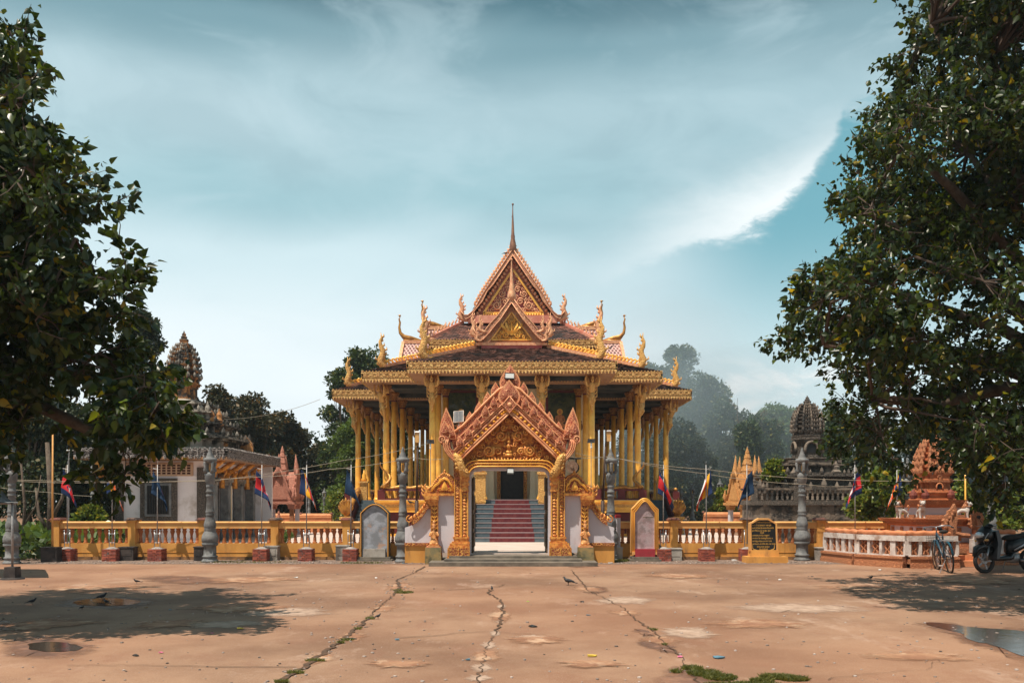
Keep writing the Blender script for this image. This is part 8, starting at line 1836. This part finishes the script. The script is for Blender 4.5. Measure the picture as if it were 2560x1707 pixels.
for i, (lb, px, pt, pb, hw, D, mt, n, sz) in enumerate(B):
    bg_tree(lb, px, pt, pb, hw, D, mt, n, sz * .9, 100 + i, dens=1.7)
Bs = [('glossy leaved shrub behind the wall right of the dark stone stupa', 2170, 1165, 1300, 55, 28.5), ('glossy leaved shrub left of the orange shrine tower', 2235, 1170, 1310, 50, 27.8), ('glossy leaved shrub behind the orange shrine', 2290, 1185, 1310, 55, 29), ('glossy leaved shrub right of the orange shrine', 2420, 1180, 1320, 60, 28), ('glossy leaved shrub behind the scooter', 2520, 1190, 1340, 70, 27),
      ('flowering shrub left of the orange shrine gate', 1812, 1215, 1290, 36, 42), ('small sprouting shrub on the dark stone stupa base', 1935, 1150, 1200, 24, 31.6), ('yellow green shrub left of the naga hooded left stair', 850, 1215, 1300, 45, 46), ('low yellow green shrub in the left corner near the wall end', 225, 1260, 1330, 45, 29)]
for i, (lb, px, pt, pb, hw, D) in enumerate(Bs):
    bg_tree(lb, px, pt, pb, hw, D, 'frangipani', 2200, .17, 300 + i, group='bright glossy shrubs', name='shrub', cat='shrub', lump=8)
bg_tree('green shrub just inside the wall behind the pink shrine gate', 700, 1340, 1400, 30, 27.5, 'leaf_light', 900, .10, 400, group='bright glossy shrubs', name='shrub', cat='shrub', gz=.24, trunk=True)
# far woods closing the horizon, one mass
r = np.random.default_rng(77); LP = []
for i in range(210):
    px = r.uniform(-500, 3100); D = r.uniform(84, 120); top = r.uniform(1110, 1190) if 820 < px < 1700 else (r.uniform(960, 1060) if px > 2180 or px < 330 else r.uniform(1060, 1150)); x0, _, zt = P(px, top, D); k = 420
    u = r.normal(0, 1, (k, 3)); u /= np.linalg.norm(u, axis=1)[:, None]; LP.append(np.array([x0, D, zt * .5]) + u * (r.random(k) ** .4)[:, None] * np.array([4.2, 3, zt * .52]))
LP = np.concatenate(LP); V, Q, T = leaves_np(LP, r.normal(0, 1, LP.shape), .62, r, 'quad', .1); link('far_woodland', mesh_mixed('far_woodland', V, Q, T, 'leaf_dark'), kind='stuff')
# lotus pond leaves at the left
r = np.random.default_rng(78); n = 5200; X = r.uniform(-24, -12.6, n); Y = r.uniform(24.6, 35, n); Zl = r.uniform(.05, .75, n) ** 1.0; LP = np.stack([X, Y, Zl], 1)
V, Q, T = leaves_np(LP, r.normal(0, .3, LP.shape) + [0, -.3, .6], .30, r, 'quad', -.1); link('lotus_leaves', mesh_mixed('lotus_leaves', V, Q, T, 'leaf_light'), kind='stuff')
n = 1500; LP = np.stack([r.uniform(-19, -13, n), r.uniform(23.9, 25.2, n), r.uniform(.0, .5, n)], 1); V, Q, T = leaves_np(LP, r.normal(0, .3, LP.shape) + [0, 0, .5], .2, r, 'quad', -.1); link('weeds', mesh_mixed('weeds', V, Q, T, 'leaf_mid'), kind='stuff')
# thin dark trunks at the left, and a bare snag in the haze
for (px, D, h, rad, lb) in ((55, 25.5, 3.0, .05, 'thin dark sapling trunk left of the yellow pole'), (122, 26.5, 3.4, .12, 'dark forked trunk directly behind the yellow pole')):
    x = wx(px, D); t = thing('sapling', lb, 'tree', (x, D, 0), world=False, group='saplings at the left'); m = MB(); m.tube([(0, 0, 0), (.08, 0, h * .5), (-.05, 0, h)], [rad, rad * .8, rad * .5], 7); m.tube([(0.05, 0, h * .3), (.4, 0, h * .5), (.5, .1, h * .8)], [rad * .6, rad * .4, rad * .2], 6); m.tube([(0.05, 0, h * .2), (-.3, 0, h * .35), (-.45, .1, h * .6)], [rad * .6, rad * .4, rad * .2], 6); m.build('trunk', 'bark', t, smooth=True)
D = 64; t = thing('bare_tree', 'bare dead tree with forked grey branches in the haze', 'tree', (P(1852, 1000, D)[0], D, 0), world=True)
def fork(m, a, d, L_, rad, dep, r):
    b = a + d * L_; m.tube([tuple(a), tuple((a + b) / 2 + Vector((r.gauss(0, .04), 0, r.gauss(0, .04))) * L_), tuple(b)], [rad, rad * .85, rad * .65], 5)
    if dep:
        for k in range(r.choice((2, 3))): fork(m, b, (d + Vector((r.gauss(0, .45), r.gauss(0, .4), r.gauss(.1, .25)))).normalized(), L_ * r.uniform(.6, .8), rad * .62, dep - 1, r)
m = MB(); fork(m, Vector((P(1852, 1000, D)[0], D, 0)), Vector((.03, 0, 1)), 3.0, .13, 4, random.Random(6)); m.build('trunk', 'bark', t)
# ---- smoke drifting up behind the right end of the temple
for i, (px, py, D, a, b, c) in enumerate(((1690, 1010, 70, 9, 14, 8), (1640, 920, 68, 6, 10, 6.5), (1790, 1100, 66, 12, 14, 7), (1610, 1090, 60, 5, 6, 6), (1900, 1080, 72, 12, 14, 7))):
    p = P(px, py, D); m = MB(); m.ball(p, (a, b, c), 24, 14); m.build('smoke', 'smoke', kind='stuff', smooth=True)
# ---- drifting smoke haze: one closed box of thin air round the place
m = MB(); m.box(-130, 130, -6, 135, -1.5, 26); hz_ = m.build('haze', 'haze', kind='stuff')
